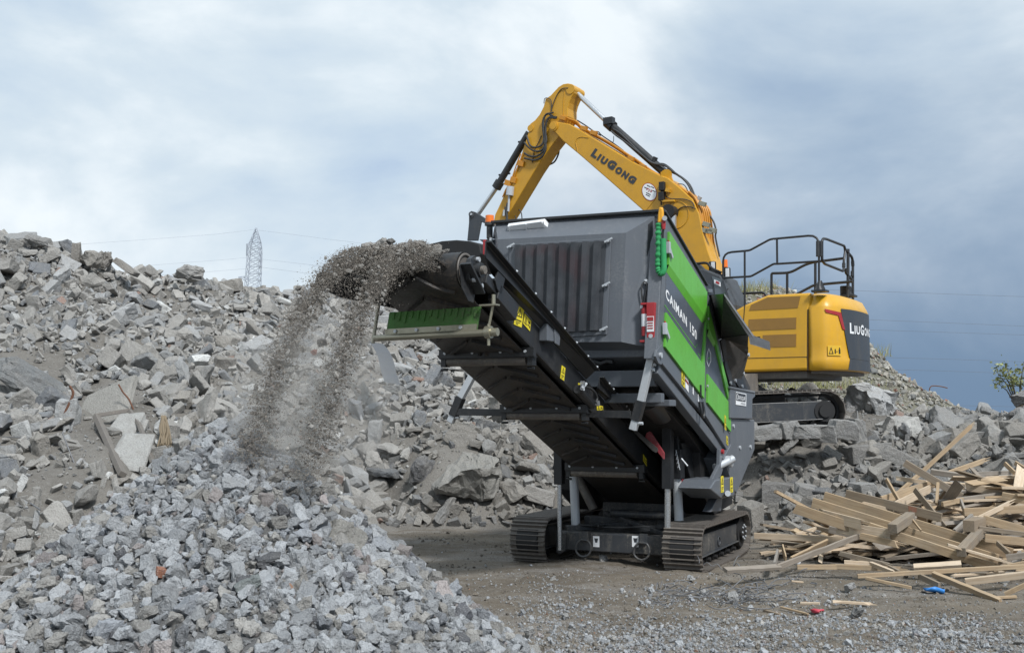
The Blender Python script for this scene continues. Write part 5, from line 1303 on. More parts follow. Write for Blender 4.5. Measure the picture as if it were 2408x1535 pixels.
mb = MB(); mb.cyl(V3(-.02, -.09, -.34), V3(-.02, -.09, -.2), .028, 10); mb.cyl(V3(-.06, -.11, -.30), V3(.03, -.07, -.30), .02, 8); mb.cyl(V3(.06, -.18, -.19), V3(.06, -.16, -.19), .03, 12); mb.build('valve', M['zinc'], ext)
mb = MB(); mb.cyl(V3(-.02, -.09, -.40), V3(-.02, -.09, -.33), .04, 10); mb.build('valve_cap', M['dark_red'], ext)

ext.scale = (.86, .86, .88)
q = FR.w(FR.Y(c2(1640, 230), YF - .17))
sl = tag(empty('chain_sling', q, FR.yaw), 'yellow lifting hook with a green fabric covered chain sling hanging from the housing corner', 'lifting sling')
Lp = lambda x, y, o=.0: FR.Y(c2(x, y), YF - .17 - o) - FR.loc(q)
mb = MB(); mb.tube(smooth_path([Lp(1618, 195), Lp(1622, 130), Lp(1632, 75), Lp(1640, 110), Lp(1638, 160), Lp(1628, 195)], 5), .024, 8); mb.build('hook', M['hook_yellow'], sl)
pts = smooth_path([Lp(1615, 205), Lp(1608, 300), Lp(1612, 420), Lp(1606, 540), Lp(1612, 620), Lp(1636, 645), Lp(1656, 610), Lp(1654, 500), Lp(1650, 340)], 12)
mb = MB(); mb.tube(pts, [.034 + (.006 * math.sin(i * 1.3) + .004 * math.sin(i * .7) if i < 60 else .002) for i in range(len(pts))], 10); mb.build('fabric_cover', M['sling'], sl)
mb = MB(); mb.tube([Lp(1650, 345), Lp(1645, 300), Lp(1652, 262)], .014, 6); mb.build('chain', M['print_black'], sl)
mb = MB(); mb.tube([Lp(1655, 258), Lp(1652, 215), Lp(1658, 165)], [.022, .03, .022], 8); mb.build('shackle', M['red'], sl)
mb = MB(); mb.cyl(Lp(1664, 160), Lp(1664, 160, .05), .03, 12); mb.build('hook_pin', M['zinc'], sl)
# ------------------------------------------------------------------ excavator on the berm
_e0 = at(1900, 885, 21.3)
EX = Frame(_e0[0], 21.3, R(-33))
exc = tag(empty('excavator', (EX.o[0], EX.o[1], 1.84), EX.yaw), 'yellow tracked excavator with folded boom standing on the rubble bank', 'excavator')
_ez = V3(0, 0, 1.84)
def E(p, y=0.0): return EX.Y(p, y) - _ez               # points in the excavator's own axes, z from its ground
def E8(x, y, o=0.0): return E(c8(x, y), o)
def E7(x, y, o=1.0): return E(c7(x, y), o)
HW_ = 2.75                                             # width of the upper body
# engine hood: side with louvred doors
mb = MB(); hood = [E8(300, 680), E8(390, 630), E8(545, 562), E8(843, 546), E8(826, 700), E8(822, 978), E8(824, 1075), E8(180, 1095), E8(180, 700)]
mb.prism(hood, (0, HW_, 0)); eh = mb.build('engine_hood', M['yellow'], exc, .05)
def slot(pts, mat, name, parent, d=.008, dep=.012):
    mb = MB(); mb.prism([E8(x, y, -d) for x, y in pts], (0, dep, 0)); return mb.build(name, mat, parent)
for pl in ([(435, 628), (548, 578), (770, 570), (752, 650), (420, 668)], [(418, 728), (742, 715), (740, 792), (414, 806)], [(514, 836), (742, 828), (740, 914), (512, 920)]):
    slot(pl, M['vent'], 'vent_screen', eh)
for pl in ([(180, 997), (822, 982), (822, 986), (180, 1002)], [(388, 632), (393, 632), (384, 745), (379, 745)], [(818, 660), (823, 660), (823, 1078), (818, 1078)]):
    slot(pl, M['print_black'], 'panel_gap', eh, .004)
mb = MB()
for pl in ([(385, 718), (800, 700), (800, 664), (820, 655), (820, 690), (385, 738)],): mb.prism([E8(x, y, -.012) for x, y in pl], (0, .014, 0))
slot([(476, 845), (495, 845), (495, 862), (476, 862)], M['print_black'], 'door_handle', eh)
# counterweight: rounded in plan, with grey rear panel and red flash
X0 = E8(826, 800)[0]; CWL = .46; N_ = 6.0
def cw(t, inset=0.0):
    """outline in plan: t from 0 (near side front) to 1 (far side front)"""
    a = math.pi * t; c, s = math.cos(a), math.sin(a)
    hb = HW_ / 2 - inset; L_ = CWL - inset
    y = HW_ / 2 - hb * math.copysign(abs(c) ** (2 / N_), c); x = X0 + (L_ + .24 * (1 - abs(1 - 2 * y / HW_) ** 2.2)) * abs(s) ** (2 / N_)
    return x, y
zt, zc, zm, zb2, zb = E8(845, 545)[2], E8(900, 645)[2], E8(860, 900)[2], E8(860, 1000)[2], E8(860, 1078)[2]
TS = np.array([0, .002, .01, .025, .05, .08, .11, .14, .17, .20, .23, .26, .29, .32, .35, .38, .41, .44, .47, .5]); TS = np.r_[TS, 1 - TS[-2::-1]]
def t_of_y(y): return math.acos(max(-1, min(1, math.copysign(abs(1 - 2 * y / HW_) ** (N_ / 2), 1 - 2 * y / HW_)))) / math.pi
lev = [(zb, .05), (zb + .03, .0), (zb2, .0), (zb2 + .05, .015), (zm, .015), (zc, .01), (zc + .06, .03), (zt - .07, .12), (zt, .30)]
mb = MB(); mb.loft([[V3(*cw(t, i), z) for t in TS] for z, i in lev], 0, True, True, True); cwt = mb.build('counterweight', M['yellow'], exc)
mb = MB(); mb.prism([V3(*cw(t, .12), zb - .05) for t in TS], (0, 0, .052)); mb.box((X0 - 2.6, .15, zb - .14), (X0 - .1, HW_ - .15, zb + .0)); mb.build('belly_plate', M['worn_steel'], exc)
def cw_from_px(p):
    """arc parameter and height where a sight line meets the counterweight side"""
    best = None
    for t in np.r_[np.linspace(.0005, .02, 40), np.linspace(.02, .6, 400)]:
        x, y = cw(t, .01); w = EX.w((x, y, 0)); pxx = project(np.r_[w[:2], [2.6]])[0]
        if best is None or abs(pxx - p[0]) < best[0]: best = (abs(pxx - p[0]), t, x, y)
    _, t, x, y = best
    d = ray(*p); w = EX.w((x, y, 0)); k = w[1] / d[1]
    return t, CAM_H + d[2] * k - 1.84
def strip(pts_top, pts_bot, n, off, mat, name, parent):
    """patch following the counterweight between two (t, z) edges"""
    mb = MB(); r0 = []; r1 = []
    for k in range(n + 1):
        f = k / n
        ta = pts_top[0][0] + (pts_top[1][0] - pts_top[0][0]) * f; tb_ = pts_bot[0][0] + (pts_bot[1][0] - pts_bot[0][0]) * f
        za = pts_top[0][1] + (pts_top[1][1] - pts_top[0][1]) * f; zb_ = pts_bot[0][1] + (pts_bot[1][1] - pts_bot[0][1]) * f
        r0.append((ta, za)); r1.append((tb_, zb_))
    rows = [[V3(*cw(ta + (tb_ - ta) * g, -off), za + (zb_ - za) * g) for (ta, za), (tb_, zb_) in zip(r0, r1)] for g in np.linspace(0, 1, 7)]
    mb.loft(rows, 0, False, False, True); return mb.build(name, mat, parent)
tA, zA = cw_from_px(c8(1058, 680)); tB, zB = cw_from_px(c8(1110, 1000)); tC, zC = cw_from_px(c8(1098, 1090))
rp = strip([(tA, zc - .02), (1 - tA, zc - .02)], [(tB, zb2 + .02), (1 - tB, zb2 + .02)], 40, .004, M['cw_grey'], 'rear_panel', cwt)
strip([(tB, zb2 + .015), (1 - tB, zb2 + .015)], [(tC, zb + .02), (1 - tC, zb + .02)], 40, .006, M['cw_grey'], 'rear_bumper', cwt)
rd = [cw_from_px(c8(*q)) for q in ((945, 657), (1058, 682), (1083, 802), (1066, 796), (1040, 702), (958, 682))]
strip([rd[0], rd[1]], [rd[5], rd[4]], 6, .005, M['red'], 'red_flash', cwt); strip([rd[4], rd[1]], [rd[3], rd[2]], 3, .005, M['red'], 'red_flash', cwt)
ta, z0_ = cw_from_px(c8(1112, 825)); tb_, z1_ = cw_from_px(c8(1112, 752)); zh = z1_ - z0_
yt0 = cw(ta)[1]
def cwtext(txt, a0, a1, h): lettering(txt, 0, 0, 0, M['white_print'], cwt, bold=.035, fn=lambda a, c: V3(*cw(t_of_y(yt0 + a0 + (a1 - a0) * a), -.012), z0_ + zh * h * c))
cwtext('L', 0, .17, 1.0); cwtext('IU', .21, .50, .8); cwtext('G', .55, .78, 1.0); cwtext('ON', .84, 1.22, .8); cwtext('G', 1.27, 1.46, .8)
ws = [E8(*q, -.004) for q in ((962, 902), (1052, 908), (1052, 984), (962, 975))]
mb = MB(); tq, zq = cw_from_px(c8(962, 975)); tr, zr = cw_from_px(c8(1052, 908))
lb = strip([(tq, zr), (tr, zr)], [(tq, zq), (tr, zq)], 4, .006, M['rear_sticker'], 'warning_sticker', cwt)
mb = MB(); P_ = lambda a, c: V3(*cw(tq + (tr - tq) * a, -.012), zq + (zr - zq) * c)
for T, I in (((.08, .15), (.17, .22)), ((.48, .15), (.40, .22)), ((.28, .85), (.28, .68))): pass
T = [(.08, .15), (.46, .15), (.27, .85)]; I = [(.15, .23), (.39, .23), (.27, .67)]
for i in range(3): mb.poly([P_(*T[i]), P_(*T[(i + 1) % 3]), P_(*I[(i + 1) % 3]), P_(*I[i])])
for a, c, e, g in ((.55, .2, .63, .65), (.66, .38, .78, .42), (.84, .2, .94, .65), (.86, .68, .92, .8)): mb.poly([P_(a, c), P_(e, c), P_(e, g), P_(a, g)])
mb.build('warning_symbol', M['print_black'], lb)

# cab, mostly hidden behind the hopper
mb = MB(); y0_, y1_ = .06, 1.02
cab = [(1668, 652), (1676, 640), (1694, 645), (1722, 716), (1722, 800), (1640, 800), (1630, 700)]
mb.prism([E(p, y0_) for p in ((1655, 632), (1694, 648), (1724, 716), (1724, 830), (1600, 830), (1620, 632))], (0, y1_ - y0_, 0)); cb = mb.build('cab', M['cw_grey'], exc, .03)
mb = MB(); mb.prism([E(p, y0_ - .01) for p in (c12(165, 60), c12(240, 85), c12(290, 130), c12(345, 300), c12(352, 420), c12(215, 420), c12(190, 150))], (0, .012, 0)); gl = mb.build('cab_window', M['glass'], cb)
mb = MB(); mb.bar(E(c12(275, 100), y0_ - .02), E(c12(350, 330), y0_ - .02), .05, .05); mb.bar(E(c12(250, 290), y0_ - .02), E(c12(330, 180), y0_ - .02), .02, .02); mb.build('cab_pillar', M['cw_grey'], cb)
mb = MB(); a_, c_ = E(c12(190, 92), y0_ - .03), E(c12(255, 122), y0_ - .03); mb.prism([a_, c_, c_ + V3(0, 0, -.09), a_ + V3(0, 0, -.09)], (0, .01, 0)); mb.build('window_sticker', M['white_print'], cb)
mb = MB(); a_, c_ = E(c12(205, 105), y0_ - .045), E(c12(240, 120), y0_ - .045); mb.prism([a_, c_, c_ + V3(0, 0, -.05), a_ + V3(0, 0, -.05)], (0, .005, 0)); mb.build('sticker_print', M['red'], cb)
q = E(c8(255, 355), .4); mb = MB(); mb.cyl(q + V3(0, 0, -.06), q + V3(0, 0, .10), .062, 16, 0, .057); mb.build('beacon', M['beacon'], exc, .01)
MB().cyl(q + V3(0, 0, -.5), q + V3(0, 0, -.06), .03, 10).build('beacon_post', M['print_black'], exc)
for (x, y, o) in ((268, 415, .2), (170, 372, .4)):
    q = E(c8(x, y), o); mb = MB(); mb.box(q + V3(-.07, -.05, -.10), q + V3(.07, .06, .12)); wl = mb.build('work_light', M['print_black'], exc, .02)
    MB().box(q + V3(-.01, -.06, -.1), q + V3(.075, -.045, .10)).build('lamp_glass', M['white'], wl, .01)
mb = MB(); mb.tube(smooth_path([E(c8(*p_), .3) for p_ in ((55, 350), (130, 345), (165, 380), (230, 410))], 4), .03, 6); mb.bar(E(c8(165, 395), .3), E(c8(235, 435), .3), .1, .06); mb.build('lamp_bracket', M['print_black'], exc)
mb = MB(); mb.prism([E(c3(*p_), .7) for p_ in ((650, 432), (680, 440), (735, 500), (760, 600), (690, 560))], (0, .12, 0)); mb.build('boom_bracket', M['cw_grey'], exc)

# handrails on the upper body
def rail(pts, y, r=.026, parent=None):
    return [E8(a, c, y) for a, c in pts]
rmb = MB()
def fil(pts, k=.22):
    out = [pts[0]]
    for a, p_, c in zip(pts[:-2], pts[1:-1], pts[2:]):
        la = np.linalg.norm(p_ - a); lc = np.linalg.norm(c - p_); q = min(k, la * .4, lc * .4)
        A_ = p_ + (a - p_) / la * q; C_ = p_ + (c - p_) / lc * q
        for t in np.linspace(0, 1, 5): out.append(A_ * (1 - t) ** 2 + 2 * p_ * t * (1 - t) + C_ * t * t)
    return out + [pts[-1]]
RL = [((243, 610), (243, 275), (390, 262), (425, 258), (565, 182), (610, 178), (897, 152), (897, 540)), ((246, 446), (390, 438), (432, 436), (588, 350), (612, 350), (905, 332))]
for pts in RL: rmb.tube(fil([E8(a, c, .12) for a, c in pts]), .023, 8)
for (a, c), (e, g) in (((390, 262), (391, 640)), ((610, 180), (612, 350)),): rmb.tube([E8(a, c, .12), E8(e, g, .12)], .023, 8)
rmb.build('handrail', M['black'], exc)
rmb = MB()
for pts in (((573, 600), (573, 414), (605, 414), (700, 411), (828, 342), (1066, 312)), ((740, 560), (860, 496), (905, 490), (1128, 470)), ((290, 606), (352, 553), (520, 546), (545, 575))): rmb.tube(fil([E8(a, c, 1.9) for a, c in pts]), .030, 8)
for (a, c), (e, g) in (((680, 414), (680, 590)), ((872, 338), (872, 560))): rmb.tube([E8(a, c, 1.9), E8(e, g, 1.9)], .030, 8)
rmb.build('handrail', M['black'], exc, label='low far handrail along the engine hood')
XG = E8(897, 300, .12)[0]
def EG(x, y, o=0.04): return EX.X(c8(x, y), XG + o) - _ez
rmb = MB()
rmb.tube(fil([EG(*q) for q in ((918, 300), (918, 178), (945, 180), (1070, 228), (1076, 260), (1066, 330), (1066, 402), (935, 350), (918, 325), (918, 290))], .12), .028, 8)
rmb.build('rail_gate', M['black'], exc)
rmb = MB(); rmb.tube([EG(1095, 250), EG(1095, 580)], .035, 8); rmb.tube(fil([EG(*q) for q in ((1075, 250), (1122, 305), (1128, 340), (1128, 600))], .12), .03, 8); rmb.tube(fil([EG(*q) for q in ((1078, 380), (1080, 410), (1126, 465))], .1), .03, 8)
for (a, c, e, g) in ((889, 195, 889, 300), (911, 195, 911, 300), (1066, 345, 1066, 375), (1126, 330, 1128, 365), (1124, 400, 1124, 435)): rmb.tube([EG(a, c), EG(e, g)], .038, 8)
rmb.build('handrail', M['black'], exc, label='rear corner handrail with hinge sleeves')
for (x, y) in ((903, 465), (1100, 540)):
    p0, p1 = (EG(x, y, .03), EG(x + 2, y + 72 if y < 500 else y + 30, .03)); mb = MB(); mb.tube([p0, p1], [.04, .12], 4); mb.box(p1 + V3(-.14, -.14, -.02), p1 + V3(.14, .14, .02)); mb.build('rail_foot', M['black'], exc)
q = EG(1080, 545, -.05); MB().box(q + V3(-.1, -.1, -.12), q + V3(.1, .1, .14)).build('rear_camera', M['print_black'], exc, .02)

# boom
YN = .95
bo = [(905, 515), (1040, 538), (1120, 580), (1250, 660), (1600, 870), (1835, 985), (1905, 1010), (2010, 1095), (2120, 1195), (2180, 1320), (2215, 1500), (2255, 1640), (2330, 1850), (1985, 1850), (1930, 1640), (1850, 1480), (1700, 1305), (1400, 1040), (1150, 822), (985, 685), (920, 612), (880, 590), (872, 545)]
mb = MB(); mb.prism([E7(x, y, YN) for x, y in bo], (0, .62, 0)); boom = mb.build('boom', M['boom_yellow'], exc, .02)
mb = MB().mark(); q = E7(905, 557, YN - .03); mb.cyl(q, q + V3(0, .7, 0), .12, 20); mb.cyl(q - V3(0, .02, 0), q, .085, 20); mb.mark(); q = E7(1980, 1335, YN); mb.disc_ring(q, (0, -1, 0), .30, .315, .012, 40); mb.build('boom_pin', M['boom_yellow'], boom)
q = E7(1945, 1318, YN); mb = MB(); mb.cyl(q - V3(0, .25, 0), q + V3(0, .9, 0), .16, 20); mb.build('lift_cylinder_head', M['print_black'], exc)
mb = MB(); mb.cyl(E7(1950, 1340, YN - .1), E7(1950, 1560, YN - .1), .09, 16); mb.build('lift_cylinder_rod', M['chrome'], exc)
mb = MB(); W1 = [E7(x, y, YN - .006) for x, y in ((1100, 700), (1110, 670), (1150, 652), (1215, 660))]; mb.tube(smooth_path(W1, 4), .008, 4); mb.tube([E7(1100, 700, YN - .006), E7(1120, 790, YN - .006)], .008, 4); mb.tube([E7(1712, 1300, YN - .006), E7(1800, 1190, YN - .006)], .008, 4); mb.build('weld_seam', M['boom_yellow'], boom)
# boom lettering and round company sticker
bl, br, up = E7(1228, 815, YN - .008), E7(1608, 1075, YN - .008), E7(1265, 745, YN - .008)
U_, V_ = br - bl, up - bl
for t, a, w, h in (('L', 0, .125, 1.0), ('IU', .14, .215, .80), ('G', .37, .17, 1.0), ('ON', .56, .275, .80), ('G', .85, .15, .84)):
    lettering(t, bl + U_ * a, U_ * w, V_ * h, M['print_grey'], boom, bold=.075, shear=.12)
q = E7(1745, 1133, YN - .006); ru = E7(1810, 1165, YN - .006) - q; rv = E7(1760, 1060, YN - .006) - q
def oval(k, z): return [q + ru * math.cos(t) * k + rv * math.sin(t) * k - V3(0, z, 0) for t in np.linspace(0, 2 * math.pi, 32, endpoint=False)]
mb = MB(); mb.poly(oval(1, 0)); ov = mb.build('company_sticker', M['red'], boom)
mb = MB(); mb.poly(oval(.92, .003)); of = mb.build('sticker_field', M['white_print'], ov)
lettering('FJS', q - ru * .42 - rv * .05 - V3(0, .006, 0), ru * .80, rv * .40, M['red'], ov, bold=.03, shear=.2)
for (a, c, w_) in ((-.45, .55, .5), (.12, .62, .4), (-.72, .20, .35), (.38, .28, .4), (-.35, -.30, .6), (-.35, -.52, .55)):
    e = q + ru * a + rv * c - V3(0, .006, 0); mb = MB(); mb.poly([e, e + ru * w_, e + ru * w_ + rv * .10, e + rv * .10]); mb.build('sticker_print', M['print_grey'], ov)
for (x, y) in ((1860, 1085), (1856, 1172)):
    q = E7(x, y, YN - .06); mb = MB(); mb.box(q + V3(-.07, -.06, -.10), q + V3(.06, .05, .10)); mb.cyl(q + V3(-.02, 0, -.2), q + V3(-.02, 0, -.1), .02, 6); mb.build('work_light', M['print_black'], boom, .015)
mb = MB(); mb.prism([E7(x, y, YN - .1) for x, y in ((1840, 1205), (1960, 1200), (1960, 1216), (1860, 1220))], (0, .1, 0)); mb.prism([E7(x, y, YN - .1) for x, y in ((1890, 1095), (1925, 1108), (1918, 1135), (1880, 1128))], (0, .1, 0)); mb.build('lamp_bracket', M['boom_yellow'], boom)
def hose(pts, y, r, mat, name='hydraulic_hose', k=5, parent=None):
    mb = MB(); mb.tube(smooth_path([E7(*p_, y) if len(p_) == 2 else E7(p_[0], p_[1], p_[2]) for p_ in pts], k), r, 7); return mb.build(name, M[mat], parent or exc)
hose([(1885, 1120), (1890, 1165), (1930, 1192), (2050, 1198), (2120, 1225), (2140, 1262)], YN - .02, .012, 'hose', parent=boom)
hose([(1985, 1300), (2030, 1268), (2090, 1262), (2150, 1280)], YN - .02, .012, 'hose', parent=boom)
# steel pipes along the back of the boom
for k in range(4):
    o = k * 8; yy = YN + .10 + k * .13
    hose([(985, 470 + o), (1050, 498 + o), (1110, 520 + o), (1160, 575 + o * .7), (1230, 610 + o * .6), (1400, 705 + o * .6), (1570, 815 + o * .6), (1640, 858 + o), (1760, 945 + o), (1880, 1012 + o), (1990, 1075 + o), (2090, 1150 + o), (2150, 1215 + o), (2195, 1330), (2222, 1480), (2250, 1620), (2290, 1800)], yy, .024, 'pipe_orange', 'hydraulic_pipe', 4, boom)
for k in range(6):
    x = 2168 + k * 17
    hose([(2090 + k * 10, 1130 + k * 6), (2150 + k * 8, 1195 + k * 4), (x + 15, 1290), (x + 38, 1440), (x + 60, 1620), (x + 85, 1800)], YN + .06 + k * .09, .026, 'pipe_orange', 'hydraulic_pipe', 4, boom)
for (x, y) in ((995, 490), (1180, 580), (1265, 620), (1590, 845), (1690, 915), (2240, 1475), (2275, 1480), (2250, 1420), (2305, 1470), (2215, 1240)):
    q = E7(x, y, YN + .08); mb = MB(); mb.bar(q + V3(-.08, -.03, .03), q + V3(.08, -.03, -.03), .08, .10); mb.build('pipe_clamp', M['pipe_orange'] if y < 1200 else M['zinc_yellow'], boom, .006)
hose([(1115, 508), (1190, 555), (1260, 605), (1320, 640)], YN + .3, .016, 'hose'); hose([(1265, 605), (1300, 610), (1330, 640), (1440, 715), (1520, 775)], YN + .35, .014, 'hose')
hose([(1418, 700), (1432, 690), (1433, 645)], YN + .35, .008, 'hose')
# arm cylinder on top of the boom
YC = YN + .31
a_, c_ = E7(1878, 965, YC), E7(1375, 520, YC)
mb = MB(); mb.cyl(a_, c_, .098, 18); mb.cyl(c_ + (a_ - c_) * .005, c_ + (a_ - c_) * .11, .135, 18); mb.box(c_ + V3(-.02, -.17, -.10), c_ + V3(.22, .0, .06)); ac = mb.build('arm_cylinder', M['black'], exc)
MB().cyl(c_, E7(1098, 258, YC), .062, 14).build('cylinder_rod', M['chrome'], ac)
mb = MB(); mb.cyl(E7(1895, 985, YN + .05), E7(1895, 985, YN + .57), .13, 16); mb.prism([E7(x, y, YN + .08) for x, y in ((1840, 1000), (1845, 960), (1885, 948), (1925, 975), (1960, 1060))], (0, .06, 0)); mb.build('cylinder_mount', M['boom_yellow'], boom)
hose([(1430, 585), (1480, 615), (1560, 690), (1640, 770), (1720, 845), (1790, 885), (1870, 890), (1930, 930), (1990, 985), (2060, 1030), (2110, 1090), (2150, 1190)], YC - .12, .022, 'hose')
hose([(1410, 600), (1455, 640), (1540, 700), (1680, 810), (1770, 880), (1880, 905), (1960, 960), (2040, 1020), (2090, 1080), (2130, 1170)], YC - .16, .022, 'hose')
hose([(1900, 935), (1940, 960), (2020, 1000), (2075, 1050), (2110, 1120), (2160, 1200)], YC - .05, .022, 'hose')
hose([(1975, 1065), (2040, 1068), (2070, 1100), (2080, 1130)], YC, .010, 'hose')
hose([(2165, 1195), (2210, 1240), (2260, 1320), (2310, 1400), (2330, 1480), (2325, 1530), (2360, 1700)], YN + .45, .020, 'hose')
q = E7(1793, 858, YC); MB().cyl(q + V3(-.03, -.05, -.1), q + V3(.05, -.05, .06), .06, 10).build('pipe_fitting', M['black'], ac)
q = E7(2180, 1210, YC); MB().cyl(q + V3(-.05, -.05, -.06), q + V3(.06, -.05, .08), .05, 10).build('hose_fitting', M['zinc'], exc)
# stick (dipper arm)
YS_ = YN + .09
st = [(1030, 184), (1065, 190), (1085, 212), (1086, 262), (1060, 310), (1042, 352), (1030, 400), (1030, 470), (960, 640), (880, 740), (740, 950), (530, 1300), (450, 1430), (375, 1430), (395, 1330), (440, 1235), (520, 1060), (600, 880), (640, 760), (690, 600), (686, 560), (705, 535), (745, 505), (785, 455), (820, 385), (835, 320), (880, 290), (950, 215), (990, 190)]
mb = MB(); mb.prism([E7(x, y, YS_) for x, y in st], (0, .46, 0)); stick = mb.build('stick', M['boom_yellow'], exc, .015)
mb = MB().mark(); q = E7(1053, 235, YS_ - .02); mb.cyl(q, q + V3(0, .52, 0), .115, 20); mb.mark(); q = E7(703, 575, YS_ - .02); mb.cyl(q, q + V3(0, .5, 0), .085, 16); mb.build('stick_pin', M['boom_yellow'], stick)
mb = MB(); mb.tube([E7(1000, 240, YS_ - .005), E7(994, 330, YS_ - .005), E7(992, 460, YS_ - .005)], .008, 4); mb.tube([E7(880, 560, YS_ - .005), E7(835, 640, YS_ - .005)], .008, 4); mb.build('weld_seam', M['boom_yellow'], stick)
for pts in ([(900, 470), (850, 450), (820, 500), (818, 580), (822, 660), (805, 720), (750, 745), (700, 725), (670, 640)], [(935, 480), (870, 482), (840, 540), (838, 620), (842, 700), (800, 770), (740, 775), (690, 745), (650, 700)], [(905, 440), (840, 460), (812, 520), (818, 620), (830, 700), (822, 770), (760, 820), (700, 820), (650, 795)], [(930, 490), (860, 490), (836, 560), (834, 680), (838, 760), (800, 830), (740, 856), (690, 848), (650, 838)]):
    hose(pts, YS_ - .07, .024, 'hose')
hose([(1035, 225), (980, 232), (940, 280), (905, 360), (885, 430)], YS_ - .02, .012, 'hose', parent=stick); hose([(890, 430), (885, 340), (860, 315), (830, 318), (822, 360)], YS_ - .02, .010, 'hose', parent=stick)
hose([(800, 640), (775, 700), (740, 770), (720, 880)], YS_ - .02, .010, 'hose', parent=stick)
for pts in ([(955, 735), (950, 800), (915, 870), (860, 900)], [(938, 745), (930, 800), (900, 845), (875, 862)]): hose(pts, YS_ + .5, .022, 'hose')
hose([(605, 1288), (625, 1320), (632, 1385)], YS_ + .3, .014, 'hose'); hose([(570, 1335), (582, 1390)], YS_ + .3, .012, 'hose')
for o in (0, 1):
    hose([(640 - o * 20, 800), (600 - o * 20, 900), (545 - o * 12, 1040), (500 - o * 10, 1110), (460, 1180)], YS_ - .03, .016, 'pipe_orange', 'hydraulic_pipe', 4, stick)
for (x, y) in ((622, 885), (555, 1030), (505, 1055)):
    q = E7(x, y, YS_ - .03); mb = MB(); mb.bar(q + V3(-.08, 0, .03), q + V3(.08, 0, -.03), .06, .14); mb.build('pipe_clamp', M['pipe_orange'], stick, .006)
q = E7(522, 1130, YS_ - .05); mb = MB(); mb.cyl(q + V3(0, 0, -.1), q + V3(.03, 0, .12), .10, 10); mb.cyl(q + V3(-.04, 0, -.5), q + V3(-.01, 0, -.1), .03, 8); mb.cyl(q + V3(-.18, 0, -.6), q + V3(-.16, 0, -.45), .03, 8); mb.build('quick_coupler_valve', M['zinc'], stick)
hose([(505, 1230), (498, 1290), (500, 1400)], YS_ - .05, .03, 'hose', parent=stick); hose([(480, 1265), (490, 1320), (498, 1400)], YS_ - .05, .02, 'hose', parent=stick)
q0_, q1_, q2_, q3_ = (E7(*p_, YS_ - .006) for p_ in ((722, 690), (752, 705), (745, 760), (705, 740))); mb = MB(); mb.poly([q0_, q1_, q2_, q3_]); mb.poly([E7(*p_, YS_ - .006) for p_ in ((780, 745), (812, 762), (790, 805), (758, 790))]); mb.build('warning_sticker', M['yellow'], stick)
# bucket cylinder and linkage
YB_ = YS_ + .23
a_, c_ = E7(692, 615, YB_), E7(402, 1105, YB_)
mb = MB(); mb.cyl(a_, c_, .088, 18); mb.cyl(c_ + (a_ - c_) * .01, c_ + (a_ - c_) * .13, .125, 16)
for t in (.26, .85): mb.cyl(c_ + (a_ - c_) * t + V3(-.17, 0, .0), c_ + (a_ - c_) * t + V3(.17, 0, .0), .025, 6)
bc = mb.build('bucket_cylinder', M['black'], exc)
MB().cyl(c_, E7(245, 1330, YB_), .058, 14).build('cylinder_rod', M['chrome'], bc)
mb = MB()
for yy in (YS_ - .03, YS_ + .42):
    mb.prism([E7(x, y, yy) for x, y in ((165, 1315), (185, 1300), (215, 1308), (300, 1360), (380, 1410), (375, 1440), (270, 1395), (240, 1560), (150, 1560), (165, 1400))], (0, .06, 0))
mb.cyl(E7(188, 1330, YS_ - .08), E7(188, 1330, YS_ + .54), .075, 14); lk = mb.build('bucket_link', M['cw_grey'], exc, .01)
mb = MB(); q = E7(188, 1330, YS_ - .09); bolts(mb, [q], (0, -1, 0), .03, .03); mb.build('bolt', M['zinc'], lk)

# undercarriage: turned against the upper body and tipped on the uneven bank
bpy.context.view_layer.update()
UH = .80
UYAW = R(4)
_up = at(1992, 1003, 20.4)
uc = empty('undercarriage', (0, 0, 0)); uc.parent = exc
_ul = EX.loc(_up) - _ez
uc.location = (_ul[0], _ul[1], _ul[2] - .10); uc.rotation_euler = (R(2.5), 0, R(-90) + R(33) + UYAW)
fm = make_track(uc, 0.0, .60, -4.0, 0.0, UH, UH * .46, UH * .46, 48, .03, (M['dusty_frame'], M['deep_black'], M['worn_steel']), EX, .26, .24)
bm_ = MB(); bm_.box((-2.6, -3.9, .05), (-2.1, -.1, UH - .05)); bm_.build('far_track', M['worn_steel'], uc, .2)
bm_ = MB(); bm_.box((-2.2, -3.0, .35), (-.5, -1.0, .85)); bm_.cyl(V3(-1.3, -2.0, .8), V3(-1.3, -2.0, 1.2), .7, 28); bm_.build('slew_ring', M['worn_steel'], uc)
bm_ = MB(); bm_.box((-.13, -2.9, UH * .42), (-.08, -2.6, UH * .56)); bm_.build('step_recess', M['print_black'], uc, .02)
# bucket curled behind the conveyor head
bk = [(690, 387), (800, 360), (930, 350), (1050, 360), (1135, 388), (1150, 470), (1080, 600), (900, 640), (720, 520)]
mb = MB(); mb.prism([E(c1(x, y), YS_ - .35) for x, y in bk], (0, 1.1, 0)); mb.build('bucket', M['deep_black'], exc, .03)
# ------------------------------------------------------------------ undercarriage is one level too deep for parts: hang its pieces on the excavator itself
bpy.context.view_layer.update()
for ch in list(uc.children):
    mw = uc.matrix_basis @ ch.matrix_basis
    ch.parent = exc; ch.matrix_basis = mw
bpy.data.objects.remove(uc)

